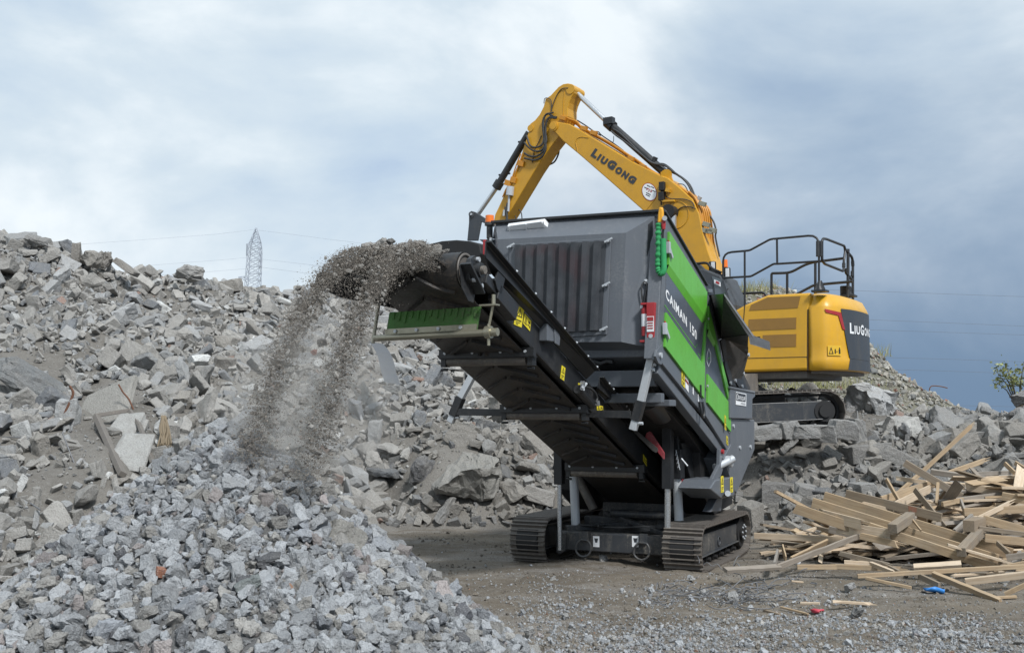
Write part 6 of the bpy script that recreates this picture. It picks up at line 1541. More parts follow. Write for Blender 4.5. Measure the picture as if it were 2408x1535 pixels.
# ------------------------------------------------------------------ debris falling off the conveyor head
rd_ = np.random.default_rng(77)
def stream(n, xs, spread, smin, smax, vmin, vmax, tmin, tmax, power=2.0):
    """stones thrown from the head pulley along the belt's direction"""
    x = xs + rd_.normal(0, spread, n); t = tmin + (tmax - tmin) * rd_.uniform(0, 1, n) ** .75
    a = rd_.uniform(-.3, .9, n); v = rd_.uniform(vmin, vmax, n)
    y0 = HP[1] - .2 * np.cos(a) ; z0 = HP[2] + .2 * np.sin(a) + rd_.uniform(0, .03, n)
    y = y0 - math.cos(TILT) * v * t; z = z0 + math.sin(TILT) * v * t - 4.9 * t * t
    u = rd_.uniform(0, 1, n); s = smin * (1 - u * (1 - (smin / smax) ** power)) ** (-1 / power)
    P_ = np.stack([x + rd_.normal(0, .012, n) * (1 + t * 4), y + rd_.normal(0, .03, n) * (1 + 2 * t), z + rd_.normal(0, .012, n)], -1)
    Wd = FR.o + P_[:, :1] * FR.ex + P_[:, 1:2] * FR.ey + P_[:, 2:] * np.array([0, 0, 1.0])
    ok = Wd[:, 2] > pile_z(Wd[:, 0], Wd[:, 1]) - .02
    return Wd[ok], s[ok]
XBL, XBR = -1.80, -1.16
parts = [stream(26000, XBL, .05, .005, .028, 2.72, 3.0, 0, .73, 2.6), stream(26000, XBR, .05, .005, .028, 2.66, 3.0, 0, .75, 2.6), stream(7000, -1.6, .15, .010, .05, 2.3, 2.95, 0, .14, 2.4), stream(12000, -1.5, .24, .004, .02, 2.5, 3.05, .1, .8, 2.6)]
pw = np.concatenate([q[0] for q in parts]); ps = np.concatenate([q[1] for q in parts])
brown = np.array([0.30, 0.268, 0.232]) * rd_.uniform(.6, 1.3, (len(pw), 1))
tag(scatter_mesh('falling_debris', GRAINS, rd_.integers(0, 8, len(pw)), pw, rot_mats(len(pw), rd_), ps, brown, M['falling']), 'brown grey grit pouring off the conveyor head', 'debris', kind='stuff')
parts = [stream(200, XBL, .06, .03, .085, 2.7, 3.02, 0, .72, 2.2), stream(200, XBR, .06, .03, .085, 2.66, 3.0, 0, .74, 2.2), stream(300, -1.6, .15, .03, .09, 2.3, 2.9, 0, .14, 2.0)]
pw = np.concatenate([q[0] for q in parts]); ps = np.concatenate([q[1] for q in parts])
tag(scatter_mesh('falling_lumps', LUMP_LO, rd_.integers(0, 26, len(pw)), pw, rot_mats(len(pw), rd_), ps, np.array([0.34, 0.325, 0.30]) * rd_.uniform(.6, 1.2, (len(pw), 1)), M['falling']), 'larger lumps within the grit pouring off the conveyor', 'debris', kind='stuff')
# load heaped on the belt just before the head
n = 2000; yy = HP[1] + rd_.uniform(-.16, 1.4, n); xx = np.clip(rd_.normal(-1.56, .20, n), -1.9, -1.18)
hz = np.maximum(0, .12 * (1 - ((xx + 1.56) / .42) ** 2)) * rd_.uniform(.2, 1, n)
bz = np.where(yy > HP[1], CL(yy) + .385, HP[2] + np.sqrt(np.maximum(.19 ** 2 - (yy - HP[1]) ** 2, 0.003)))
P_ = np.stack([xx, yy, bz + hz + .01], -1); pw = FR.o + P_[:, :1] * FR.ex + P_[:, 1:2] * FR.ey + P_[:, 2:] * np.array([0, 0, 1.0])
ps = .04 * (1 - rd_.uniform(0, 1, n) * .88) ** -.6
tag(scatter_mesh('conveyor_load', LUMP_LO, rd_.integers(0, 26, n), pw, rot_mats(n, rd_), ps, np.array([0.26, 0.245, 0.225]) * rd_.uniform(.6, 1.3, (n, 1)), M['falling']), 'crushed material heaped on the conveyor belt', 'debris', kind='stuff')
# single stones in flight (seen one by one)
FL = [((918, 566), .10, 'dark stone flung highest above the conveyor head', .14), ((905, 576), .14, 'pale stone just under the highest flung stone', .36), ((866, 583), .15, 'pale rough stone at the top left of the falling load', .33), ((899, 592), .14, 'grey stone sitting on the top of the falling load', .3),
      ((957, 578), .12, 'stone on the belt load right of the flung stones', .28), ((876, 600), .13, 'bluish stone below the top of the falling load', .3), ((789, 629), .13, 'light beige lump at the left edge of the load', .4), ((843, 652), .10, 'grey stone in the load below the bluish one', .32),
      ((886, 662), .12, 'pale stone in the middle of the falling load', .38), ((868, 707), .16, 'big pale stone falling beside the dark gap', .42), ((851, 721), .11, 'white stone falling below the big pale one', .5), ((905, 668), .09, 'small grey stone near the belt edge of the load', .3),
      ((790, 790), .11, 'bleached stone falling between the two streams', .4), ((828, 738), .09, 'grey stone falling left of the white one', .3), ((820, 765), .15, 'rounded stone falling in the middle of the curtain', .36), ((738, 828), .085, 'red brick piece falling between the streams', None), ((757, 806), .08, 'black scrap falling above the red brick piece', .05),
      ((715, 943), .11, 'pale stone dropping just above the crushed pile', .42), ((690, 790), .08, 'small stone at the outer edge of the left stream', .26), ((770, 860), .10, 'grey stone low in the right stream', .28)]
for (px_, py_), s_, lab, tv in FL:
    yl = HP[1] - .25 - max(0, (py_ - 600)) / 300 * 1.25
    w = FR.w(FR.Y((px_, py_), yl)); v, f = LUMPS[int(rd_.integers(0, 26))]
    tv_ = np.array([.30, .10, .07]) if tv is None else np.array([tv, tv * .97, tv * .92])
    o = bpy.data.objects.new('falling_stone', tri_mesh('falling_stone', v, f, M['falling'], tv_)); COL.objects.link(o)
    o.matrix_world = Matrix.Translation(w) @ Matrix(rot_mats(1, rd_)[0].tolist()).to_4x4() @ Matrix.Scale(s_, 4); tag(o, lab, 'stone', 'stones in flight off the conveyor')
# dust hanging round the falling curtain
def dust_mat():
    m = bpy.data.materials.new('dust'); m.use_nodes = True; nt = m.node_tree; nt.nodes.clear(); b = NB(nt)
    tc = b.n('ShaderNodeTexCoord').outputs['Generated']; ob = b.n('ShaderNodeTexCoord').outputs['Object']
    g = b.n('ShaderNodeTexGradient', gradient_type='SPHERICAL'); mpp = b.n('ShaderNodeMapping'); nt.links.new(tc, mpp.inputs[0]); mpp.inputs['Location'].default_value = (-1, -1, -1); mpp.inputs['Scale'].default_value = (2, 2, 2); nt.links.new(mpp.outputs[0], g.inputs[0])
    n = b.rng(b.noise(ob, 1.6, 4, 0.6, 0.5), 0.38, 0.68)
    den = b.math('MULTIPLY', b.math('MULTIPLY', g.outputs['Fac'], n), 2.8)
    pv = b.n('ShaderNodeVolumePrincipled'); pv.inputs['Color'].default_value = (0.88, 0.85, 0.80, 1); nt.links.new(den, pv.inputs['Density'])
    o = b.n('ShaderNodeOutputMaterial'); nt.links.new(pv.outputs[0], o.inputs['Volume']); return m
dm = dust_mat()
for (px_, py_, dist, sx, sy, sz) in ((720, 950, 9.7, .95, 1.0, 1.0),):
    bm = bmesh.new(); bmesh.ops.create_icosphere(bm, subdivisions=3, radius=1.0); me = bpy.data.meshes.new('dust'); bm.to_mesh(me); bm.free(); me.materials.append(dm)
    o = bpy.data.objects.new('dust', me); COL.objects.link(o); o.location = at(px_, py_, dist); o.scale = (sx, sy, sz)
    tag(o, 'thin brown dust hanging below the conveyor head', 'dust', kind='stuff')

# ------------------------------------------------------------------ timber heap
def timber(name, p0, d0, p1, d1, wpx, lab, mat='pine', thick=.035, roll=0.0, cat='timber', seed=0, square=False, split=False):
    a = at(*c10(*p0), d0); c = at(*c10(*p1), d1)
    w = wpx * .30637 * (d0 + d1) / 2 / FPX
    h = w if square else thick
    L_ = np.linalg.norm(c - a); d = (c - a) / L_; r = random.Random(seed)
    mb = MB(); ns = 7; rings = []
    for k in range(ns + 1):
        t = k / ns; bow = .010 * L_ * math.sin(math.pi * t) * (r.random() - .5) if not square else 0
        q = [V3(t * L_, sy * h / 2 + bow, sz * w / 2) for sy, sz in ((-1, -1), (1, -1), (1, 1), (-1, 1))]
        if split and k in (0, ns): q = [e + V3((-1 if k == 0 else 1) * r.uniform(-.01, .12), 0, 0) for e in q]
        rings.append(q)
    mb.loft(rings)
    if split:                                          # splinters on the broken end
        for k in range(4):
            z = (r.random() - .5) * w * .8; l = r.uniform(.08, .22)
            mb.loft([[V3(L_ - .02, -h * .3, z - .012), V3(L_ - .02, h * .3, z - .012), V3(L_ - .02, h * .3, z + .012), V3(L_ - .02, -h * .3, z + .012)], [V3(L_ + l, -.003, z - .003), V3(L_ + l, .003, z - .003), V3(L_ + l, .003, z + .003), V3(L_ + l, -.003, z + .003)]])
    o = mb.build(name, M[mat], None, .004)
    x = Vector(d); up = Vector((0, 0, 1)); y = up.cross(x).normalized(); z = x.cross(y)
    rm = Matrix((x, y, z)).transposed().to_4x4()
    o.matrix_world = Matrix.Translation(Vector(a)) @ rm @ Matrix.Rotation(R(roll), 4, 'X')
    return tag(o, lab, cat, 'timber heap on the yard')
TB = [
 ('joist', (575, 745), 15.0, (1290, 985), 14.4, 78, 'front joist of the long set, snapped off at its right end', 'pine', .05, 0, 0, 1),
 ('joist', (672, 690), 15.2, (2095, 1130), 13.9, 78, 'middle of the three long parallel joists', 'pine', .05, 0, 0, 0),
 ('joist', (762, 645), 15.6, (2205, 1085), 14.2, 82, 'rear of the three long parallel joists', 'pine', .05, 0, 0, 0),
 ('joist', (1145, 885), 14.5, (2058, 1185), 13.6, 66, 'joist lying at the front right of the three long ones', 'pine', .05, 0, 0, 1),
 ('board', (930, 622), 15.6, (1662, 805), 14.7, 66, 'grey brown board with an orange paint mark above the joists', 'weathered', .04, 0, 0, 0),
 ('beam_block', (1285, 890), 14.1, (1425, 795), 14.6, 68, 'short square block lying across the joists', 'weathered', .1, 0, 1, 0),
 ('beam_block', (1812, 1070), 13.6, (1950, 920), 14.3, 66, 'second square block lying across the right end of the joists', 'weathered', .1, 0, 1, 0),
 ('plank', (225, 943), 15.4, (905, 975), 14.9, 46, 'pale plank reaching left to the shredder track', 'pale_pine', .04, 0, 0, 0),
 ('plank', (0, 1207), 13.4, (420, 1182), 13.8, 26, 'thin grey plank end lying flat toward the track', 'grey_wood', .09, 20, 0, 0),
 ('plank', (400, 1185), 13.8, (1045, 940), 14.6, 44, 'long bent grey plank rising from the ground to the joists', 'grey_wood', .03, 10, 0, 0),
 ('plank', (500, 1128), 14.0, (780, 990), 14.8, 50, 'short wide board under the bent grey plank', 'pine', .03, 25, 0, 0),
 ('batten', (1018, 1253), 13.2, (2300, 1178), 12.9, 32, 'long thin batten lying across the front of the heap', 'pine', .05, 0, 0, 0),
 ('plank', (1450, 1190), 13.6, (1815, 1165), 13.4, 42, 'pale plank just behind the long front batten', 'pale_pine', .09, 30, 0, 0),
 ('plank', (555, 1183), 13.9, (890, 1183), 13.8, 36, 'straight plank lying on the ground at the left front', 'pine', .05, 0, 0, 0),
 ('plank', (870, 1180), 13.8, (1290, 1197), 13.5, 36, 'plank continuing right of the straight front one', 'pine', .05, 0, 0, 1),
 ('plank', (1600, 1238), 13.0, (2115, 1448), 12.2, 46, 'plank sticking out of the heap toward the camera', 'pine', .05, 20, 0, 0),
 ('plank', (1845, 1297), 12.8, (2310, 1242), 12.6, 52, 'wide pale plank at the lower right edge', 'pale_pine', .05, 10, 0, 0),
 ('plank', (2150, 1392), 12.4, (2310, 1318), 12.3, 34, 'short plank at the bottom right corner', 'pine', .04, 10, 0, 0),
 ('pole', (1528, 440), 17.0, (1858, 132), 17.2, 26, 'thin pole sticking highest out of the heap', 'pine', .05, 0, 0, 1),
 ('pole', (1335, 612), 16.6, (1500, 465), 16.9, 26, 'lower part of a thin stick leaning behind the heap', 'pine', .05, 0, 0, 0),
 ('board', (1378, 385), 16.2, (1818, 645), 15.8, 54, 'weathered board slanting down across the top of the heap', 'weathered', .05, 0, 0, 0),
 ('slat', (1238, 510), 15.9, (1342, 690), 15.6, 30, 'short slat standing up left of the top of the heap', 'pine', .03, 0, 0, 0),
 ('board', (1457, 590), 15.5, (1690, 880), 15.0, 46, 'greenish board leaning steeply behind the joists', 'weathered', .03, 0, 0, 0),
 ('board', (1580, 452), 16.8, (2220, 545), 16.5, 42, 'long pale grey board along the top of the heap', 'grey_wood', .06, 15, 0, 0),
 ('board', (1370, 510), 16.3, (1610, 545), 16.2, 32, 'splintered pale board at the top left', 'pale_pine', .05, 0, 0, 1),
 ('board', (1200, 672), 15.8, (1605, 540), 16.2, 58, 'wide board rising to the right behind the slats', 'pine', .04, 0, 0, 0),
 ('board', (1540, 545), 16.2, (1840, 565), 16.0, 50, 'broad fresh board in the middle of the top', 'pale_pine', .04, 25, 0, 0),
 ('board', (1850, 500), 16.4, (2310, 632), 16.0, 52, 'dark edged board sloping down to the right edge', 'weathered', .05, 0, 0, 0),
 ('board', (1640, 692), 15.6, (2115, 632), 15.8, 44, 'rough grey board below the sloping one', 'grey_wood', .05, 0, 0, 0),
 ('board', (1668, 702), 15.4, (1825, 668), 15.5, 36, 'short square ended stick in the middle of the heap', 'pine', .05, 0, 0, 0),
 ('board', (1832, 762), 15.0, (2310, 738), 15.0, 58, 'orange brown board lying level on the right', 'pine', .05, 0, 0, 0),
 ('board', (1980, 815), 14.6, (2310, 905), 14.4, 64, 'thick orange board tilted at the right edge', 'pine', .05, 0, 0, 0),
 ('board', (1765, 925), 14.6, (1900, 805), 14.9, 66, 'grey board standing on edge between the blocks', 'grey_wood', .04, 0, 0, 0),
 ('beam_block', (1870, 870), 14.2, (1960, 840), 14.6, 82, 'square block end facing the camera on the right', 'weathered', .12, 0, 1, 0),
 ('slat', (1990, 790), 14.9, (2152, 710), 15.0, 36, 'pale slat leaning on the orange brown board', 'pale_pine', .03, 0, 0, 1),
 ('board', (2130, 640), 15.5, (2310, 672), 15.3, 62, 'pale block with a white end at the right edge', 'pine', .06, 0, 0, 0),
 ('plank', (940, 1092), 13.9, (1200, 1155), 13.6, 32, 'crooked weathered stick in front of the dark hollow', 'weathered', .04, 0, 0, 1),
 ('plank', (1200, 1155), 13.6, (1335, 1222), 13.4, 30, 'end of the crooked weathered stick near the batten', 'weathered', .04, 0, 0, 0),
 ('plank', (915, 1145), 13.8, (1130, 1155), 13.7, 28, 'short bright plank under the crooked stick', 'pale_pine', .05, 0, 0, 0),
 ('plank', (1140, 1165), 13.6, (1275, 1218), 13.3, 32, 'pinkish splintered piece beside the long batten', 'pale_pine', .04, 10, 0, 1),
 ('slat', (2148, 390), 16.8, (2222, 462), 16.6, 34, 'small slat standing at the top right', 'pine', .03, 0, 0, 0),
 ('slat', (2228, 385), 16.8, (2310, 438), 16.6, 34, 'small slat right of the standing one at the top right', 'pine', .03, 0, 0, 0),
 ('slat', (1740, 455), 16.9, (1975, 372), 17.1, 36, 'greenish stick pointing up right out of the heap', 'pine', .04, 0, 0, 1),
 ('board', (1085, 955), 14.4, (1292, 1002), 14.2, 50, 'broken reddish end splintering off the front joist', 'pine', .05, 0, 0, 1),
 ('board', (800, 895), 15.0, (1010, 938), 14.8, 52, 'weathered short board tucked under the joists', 'grey_wood', .05, 0, 0, 0),
 ('board', (885, 880), 14.75, (1215, 935), 14.35, 92, 'pinkish smooth board torn open on the front joist', 'pale_pine', .025, 0, 0, 1),
 ('board', (760, 785), 14.95, (1010, 850), 14.55, 80, 'torn pale face of the front joist', 'pale_pine', .03, 0, 0, 1),
 ('slat', (542, 937), 15.6, (705, 880), 15.8, 20, 'thin slat of the small triangle left of the heap', 'pale_pine', .03, 0, 0, 0),
 ('slat', (645, 938), 15.5, (700, 882), 15.7, 16, 'short upright slat of the small triangle', 'pale_pine', .03, 0, 0, 0),
 ('slat', (700, 882), 15.7, (805, 905), 15.5, 28, 'dark top slat of the small triangle', 'weathered', .03, 0, 0, 0),
 ('panel', (442, 1035), 14.6, (468, 1130), 14.3, 62, 'small square board panel standing left of the heap', 'pine', .02, 0, 0, 0),
 ('plank', (378, 1172), 14.0, (405, 1070), 14.6, 52, 'grey board end standing beside the small panel', 'grey_wood', .03, 0, 0, 0),
 ('board', (1950, 885), 14.3, (2310, 932), 14.1, 32, 'thin splintered board above the pallet on the right', 'weathered', .06, 0, 0, 0),
 ('board', (1995, 960), 14.0, (2310, 990), 13.9, 60, 'pallet bearer at the right edge', 'pine', .05, 0, 0, 0),
 ('board', (2160, 1112), 13.5, (2310, 1092), 13.4, 46, 'bluish grey board at the right edge', 'grey_wood', .05, 0, 0, 0),
 ('board', (2060, 1202), 13.3, (2310, 1152), 13.2, 34, 'board lying behind the batten at the right edge', 'pine', .05, 0, 0, 0),
 ('batten', (1080, 1268), 13.1, (1430, 1342), 12.8, 22, 'thin stick lying on the ground before the batten', 'pine', .04, 0, 0, 0),
 ('batten', (2080, 1418), 12.3, (2235, 1410), 12.3, 20, 'thin stick at the bottom right', 'pine', .04, 0, 0, 0),
 ('plank', (1490, 1252), 13.1, (1645, 1325), 12.8, 44, 'grey plank end poking out under the batten', 'weathered', .04, 0, 0, 0),
 ('board', (2090, 1000), 13.9, (2185, 1085), 13.6, 38, 'tilted board below the pallet bearer', 'weathered', .03, 0, 0, 0),
 ('slat', (1410, 785), 14.6, (1505, 905), 14.3, 16, 'thin splinter slanting over the joists', 'pine', .02, 0, 0, 0),
 ('slat', (1080, 700), 15.3, (1240, 740), 15.2, 30, 'short board end behind the orange marked board', 'pale_pine', .03, 0, 0, 1),
 ('board', (1290, 720), 15.5, (1560, 590), 16.0, 60, 'pale rough board behind the leaning greenish one', 'pale_pine', .03, 0, 0, 1),
 ('slat', (1635, 540), 15.8, (1625, 700), 15.6, 28, 'short brown upright in the middle of the heap', 'pine', .04, 0, 0, 0),
 ('board', (1900, 575), 16.0, (2200, 620), 15.8, 60, 'pale splintered board under the dark edged one', 'pale_pine', .04, 10, 0, 1),
 ('board', (2000, 505), 16.6, (2310, 490), 16.6, 34, 'long level board at the upper right', 'pale_pine', .05, 0, 0, 0),
 ('board', (1900, 470), 16.9, (2310, 455), 16.9, 30, 'curved grey board highest at the right', 'grey_wood', .05, 0, 0, 0),
 ('slat', (1810, 675), 15.4, (1850, 790), 15.1, 40, 'grey crooked slat standing in the middle', 'grey_wood', .03, 0, 0, 0),
 ('splinter', (905, 1452), 11.9, (1060, 1462), 11.9, 20, 'pale chip lying on the gravel', 'pale_pine', .04, 0, 0, 1),
 ('splinter', (510, 1290), 13.0, (600, 1300), 13.0, 12, 'tiny chip on the dirt left of the heap', 'pale_pine', .03, 0, 0, 0),
 ('splinter', (580, 1460), 12.0, (725, 1462), 11.9, 18, 'light chip lying before the wire scraps', 'pale_pine', .03, 0, 0, 0),
 ('splinter', (300, 1515), 11.6, (420, 1550), 11.4, 18, 'dark blue painted stick on the gravel', 'weathered', .03, 0, 0, 0),
 ('splinter', (430, 1490), 11.7, (640, 1545), 11.4, 14, 'long thin chip at the gravel edge', 'pine', .03, 0, 0, 0),
]
for i, (nm, p0, d0, p1, d1, wp, lab, mt, th, rl, sq, spl) in enumerate(TB):
    timber(nm, p0, d0, p1, d1, wp, lab, mt, th, rl, 'timber', i, bool(sq), bool(spl))
mb = MB(); a_ = at(*c10(1430, 738), 14.93); pm = mb.prism([at(*c10(x, y), 14.86) for x, y in ((1405, 712), (1470, 728), (1470, 762), (1440, 765), (1425, 745), (1410, 760))], (0, -.006, 0)).build('paint_mark', M['rusty'], None); tag(pm, 'orange spray mark on the grey brown board', 'paint mark')
# the mass of boards underneath
rt = np.random.default_rng(19); mb_all = {}; loose = []
for i in range(520):
    x = rt.uniform(4.4, 8.6); y = rt.uniform(13.3, 17.3); f = np.clip((x - 4.9) / 1.9, 0.06, 1) * np.clip(1.12 - abs(y - 16.0) / 1.9, .05, 1)
    top = (1.0 + max(0, x - 6.4) * .16) * f; q_ = rt.uniform(0, 1) ** .6; z = max(.03, top * q_); L_ = rt.uniform(.4, 2.3); a = rt.uniform(0, 2 * math.pi); t = rt.normal(0, .16)
    d = V3(math.cos(a) * math.cos(t), math.sin(a) * math.cos(t) * .6, math.sin(t)) * L_ / 2; c = V3(x, y, max(z, .05 + abs(d[2])))
    mt = ['pine', 'weathered', 'grey_wood', 'pale_pine', 'pale_pine'][rt.integers(0, 5)]; w_, h_ = rt.uniform(.05, .20), rt.uniform(.015, .05)
    px_, py_, dp_ = project(c)
    if (px_ < 2120 and y < 15.5) or (px_ < 2330 and y < 14.9): continue
    if L_ > 1.6 and abs(math.sin(a)) < .9 and c[1] < 15.4: d = d * .6
    if q_ > .78 and 1900 < px_ < 2400 and len(loose) < 80: loose.append((c, d, w_, h_, mt, float(px_), float(py_), L_)); continue
    mb_all.setdefault(mt, MB()).bar(c - d, c + d, w_, h_)
WD = {'pine': 'yellowish', 'weathered': 'weathered brown', 'grey_wood': 'grey', 'pale_pine': 'pale fresh'}
def wood_place(x, y):
    return ('at the back' if y < 1130 else ('in the middle' if y < 1210 else 'at the front')) + (' left' if x < 2080 else (' centre' if x < 2250 else ' right')) + ' of the timber heap'
LL = single_out([f"{'long' if q[7] > 1.5 else ('short' if q[7] < .9 else 'medium')} {WD[q[4]]} {'batten' if q[2] < .08 else 'board'} {wood_place(q[5], q[6])}" for q in loose], [q[5] for q in loose])
for (c, d, w_, h_, mt, px_, py_, L_), lab in zip(loose, LL):
    hd = np.linalg.norm(d); mb = MB(); r_ = random.Random(int(px_ * 7)); e = lambda: r_.uniform(-.05, .10)
    mb.loft([[V3(-hd - e(), -w_ / 2, -h_ / 2), V3(-hd - e(), w_ / 2, -h_ / 2), V3(-hd - e(), w_ / 2, h_ / 2), V3(-hd - e(), -w_ / 2, h_ / 2)], [V3(0, -w_ / 2, -h_ / 2 + e() * .15), V3(0, w_ / 2, -h_ / 2 + e() * .15), V3(0, w_ / 2, h_ / 2 + e() * .15), V3(0, -w_ / 2, h_ / 2 + e() * .15)], [V3(hd + e(), -w_ / 2, -h_ / 2), V3(hd + e(), w_ / 2, -h_ / 2), V3(hd + e(), w_ / 2, h_ / 2), V3(hd + e(), -w_ / 2, h_ / 2)]])
    o = mb.build('board', M[mt], None); x_ = Vector(d / hd); y_ = Vector((0, 0, 1)).cross(x_).normalized(); z_ = x_.cross(y_)
    o.matrix_world = Matrix.Translation(Vector(c)) @ Matrix((x_, y_, z_)).transposed().to_4x4() @ Matrix.Rotation(r_.uniform(-.7, .7), 4, 'X'); tag(o, lab, 'timber', 'timber heap on the yard')
for mt, m_ in mb_all.items(): tag(m_.build('timber_offcuts', M[mt], None), 'mixed broken boards buried inside the timber heap', 'timber', kind='stuff')

# ------------------------------------------------------------------ scrap on the yard and on the slope
rw = random.Random(8)
def wire_piece(px_, py_, L_, lab, mat='wire', r=.006, h=.05, bend=1.0):
    q = on_ground(px_, py_); a = rw.uniform(0, 6.28); pts = []; x, y, z = 0, 0, rw.uniform(0, h)
    for k in range(6):
        pts.append(V3(x, y, max(.006, z))); a += rw.uniform(-.7, .7) * bend; x += math.cos(a) * L_ / 5; y += math.sin(a) * L_ / 5; z = max(.006, z + rw.uniform(-1, 1) * h)
    o = MB().tube(smooth_path(pts, 3), r, 5).build('steel_wire', M[mat], None); o.location = (q[0], q[1], .02)
    return tag(o, lab, 'wire', 'steel wire scraps on the yard')
WP = sorted([(1680 + rw.gauss(0, 1) * 75, 1405 + rw.gauss(0, 11)) for k in range(34)])
for part_, ids in (('left third', WP[:11]), ('middle third', WP[11:23]), ('right third', WP[23:])):
    labs_ = single_out([f'bent grey steel wire in the {part_} of the wire tangle'] * len(ids), [q[0] for q in ids])
    for (px_, py_), lab in zip(ids, labs_): wire_piece(px_, py_ + (px_ - 1680) * .02, rw.uniform(.25, .7), lab, h=.06)
WP = [(rw.uniform(1780, 1830), rw.uniform(1372, 1392)) for k in range(10)]
for (px_, py_), lab in zip(WP, single_out(['grey wire lying between the tangle and the timber heap'] * 10, [q[0] for q in WP])): wire_piece(px_, py_, rw.uniform(.25, .6), lab, h=.03)
for (x, y, lab) in ((1585, 1330, 'short wire sticking up at the front of the right track'), (1632, 1344, 'crossed wire piece lying in front of the right track'), (1710, 1345, 'curled wire at the outer corner of the right track'), (1745, 1352, 'loose wire beside the right track end'), (1850, 1375, 'thin wire on the dirt near the timber'), (1905, 1382, 'thin curled wire before the timber front'), (1525, 1395, 'straight wire at the left end of the tangle')):
    wire_piece(x, y, .35, lab, h=.10)
def scrap(name, px_, py_, size, mat, lab, cat, seed, z=.03):
    v, f = rock_arrays(seed, 'slab', 1, .12, False); o = bpy.data.objects.new(name, tri_mesh(name, v, f, M[mat], None, True)); COL.objects.link(o)
    q = on_ground(px_, py_); o.location = (q[0], q[1], z); o.scale = (size, size * .8, size * .7); o.rotation_euler = (R(rw.uniform(-20, 20)), R(rw.uniform(-20, 20)), rw.uniform(0, 6)); return tag(o, lab, cat)
scrap('plastic_glove', 2200, 1394, .20, 'blue_cloth', 'crumpled bright blue plastic glove in front of the timber heap', 'glove', 501)
scrap('plastic_scrap', 1922, 1442, .16, 'pink_cloth', 'small red plastic scrap on the gravel', 'scrap', 502)
q = on_ground(2873 * .65, 1222); q = on_ground(1875, 1329)
o = MB().tube([V3(0, 0, -.05), V3(0, 0, -.035), V3(0, 0, 0), V3(0, 0, .035), V3(0, 0, .05)], [.004, .035, .05, .035, .004], 14).build('white_ball', M['white'], None); o.location = (q[0], q[1], .05); tag(o, 'small white ball on the dirt between the track and the timber', 'ball')
# reinforcing bars and grass on the gravel hill
def bar_curve(pts, dist, r, lab, name='steel_bar', mat='rusty'):
    o = MB().tube(smooth_path([at(x, y, dist) for x, y in pts], 5), r, 5).build(name, M[mat], None); return tag(o, lab, 'steel bar')
bar_curve([(2215, 960), (2196, 938), (2186, 922), (2190, 908), (2210, 908), (2228, 912)], 35.8, .018, 'hooked reinforcing bar sticking out of the gravel hill skyline')
bar_curve([(2270, 998), (2290, 985), (2310, 972)], 34, .016, 'straight reinforcing bar at the foot of the gravel hill')
bar_curve([(2135, 895), (2128, 884), (2122, 890)], 35.9, .012, 'tiny bent bar on the upper gravel hill')
# bent metal frame, straps, rope and strips in the left rubble
def fpt(x, y, d): return at(*crop(0, 1400, 2.193)(x, y), d)
mb = MB()
mb.bar(fpt(845, 580, 17.2), fpt(1075, 1090, 15.2), .08, .10, (0, 1, 0)); mb.bar(fpt(830, 575, 17.2), fpt(1145, 525, 17.5), .06, .07, (0, 1, 0)); mb.bar(fpt(1135, 525, 17.5), fpt(1225, 660, 16.9), .05, .07, (0, 1, 0)); mb.bar(fpt(1225, 660, 16.9), fpt(1340, 985, 15.7), .05, .07, (0, 1, 0))
fr = mb.build('metal_frame', M['dusty_steel'], None, .004); tag(fr, 'bent metal door frame leaning on the left rubble slope', 'frame')
mb = MB()
for pts, r in (([(610, 310), (640, 380), (600, 480), (570, 560), (600, 640)], .02), ([(540, 470), (600, 465), (660, 470), (640, 540), (600, 620), (575, 690)], .022), ([(660, 480), (620, 560), (640, 680), (700, 740), (750, 720)], .014)):
    path = smooth_path([fpt(x, y, 17.1) for x, y in pts], 5)
    mb.loft([[p_ + V3(-r, 0, 0), p_ + V3(r, .004, 0), p_ + V3(r, .012, 0), p_ + V3(-r, .008, 0)] for p_ in path], 0, True, True, True)
tag(mb.build('steel_straps', M['rusty'], None), 'curled rusty steel straps left of the broad concrete slab', 'steel strap')
mb = MB(); mb.tube(smooth_path([fpt(x, y, 17.6) for x, y in ((1040, 300), (1080, 370), (1130, 430), (1170, 520))], 4), .014, 6); tag(mb.build('steel_bar', M['rusty'], None), 'rusty bar along the right edge of the broad concrete slab', 'steel bar')
mb = MB()
for k in range(26):
    x = 1400 + rw.uniform(0, 80); mb.tube(smooth_path([fpt(x * .45 + 1430 * .55 - 0, 585 + rw.uniform(-10, 15), 17.3), fpt(x + rw.uniform(-5, 20), 700 + rw.uniform(-20, 20), 16.7), fpt(x + rw.uniform(-30, 40), 850 + rw.uniform(-40, 40), 16.1)], 4), [.012] * 9, 5)
tag(mb.build('rope_bundle', M['straw'], None), 'frayed brown rope bundle hanging over the rubble right of the metal frame', 'rope')
mb = MB(); c1b = crop(800, 900, 2.1933)
pth = smooth_path([at(*c1b(x, y), d) for x, y, d in ((1540, 1030, 23.0), (1590, 1090, 22.6), (1630, 1180, 22.3), (1655, 1290, 22.0), (1690, 1390, 21.7))], 5)
mb.loft([[p_ + V3(-.16, 0, .03), p_ + V3(.16, 0, -.03), p_ + V3(.16, .02, -.03), p_ + V3(-.16, .02, .03)] for p_ in pth]); tag(mb.build('fleece_strip', M['fleece'], None), 'dark grey fleece strip hanging down the slope behind the scraper bar', 'fabric')
mb = MB()
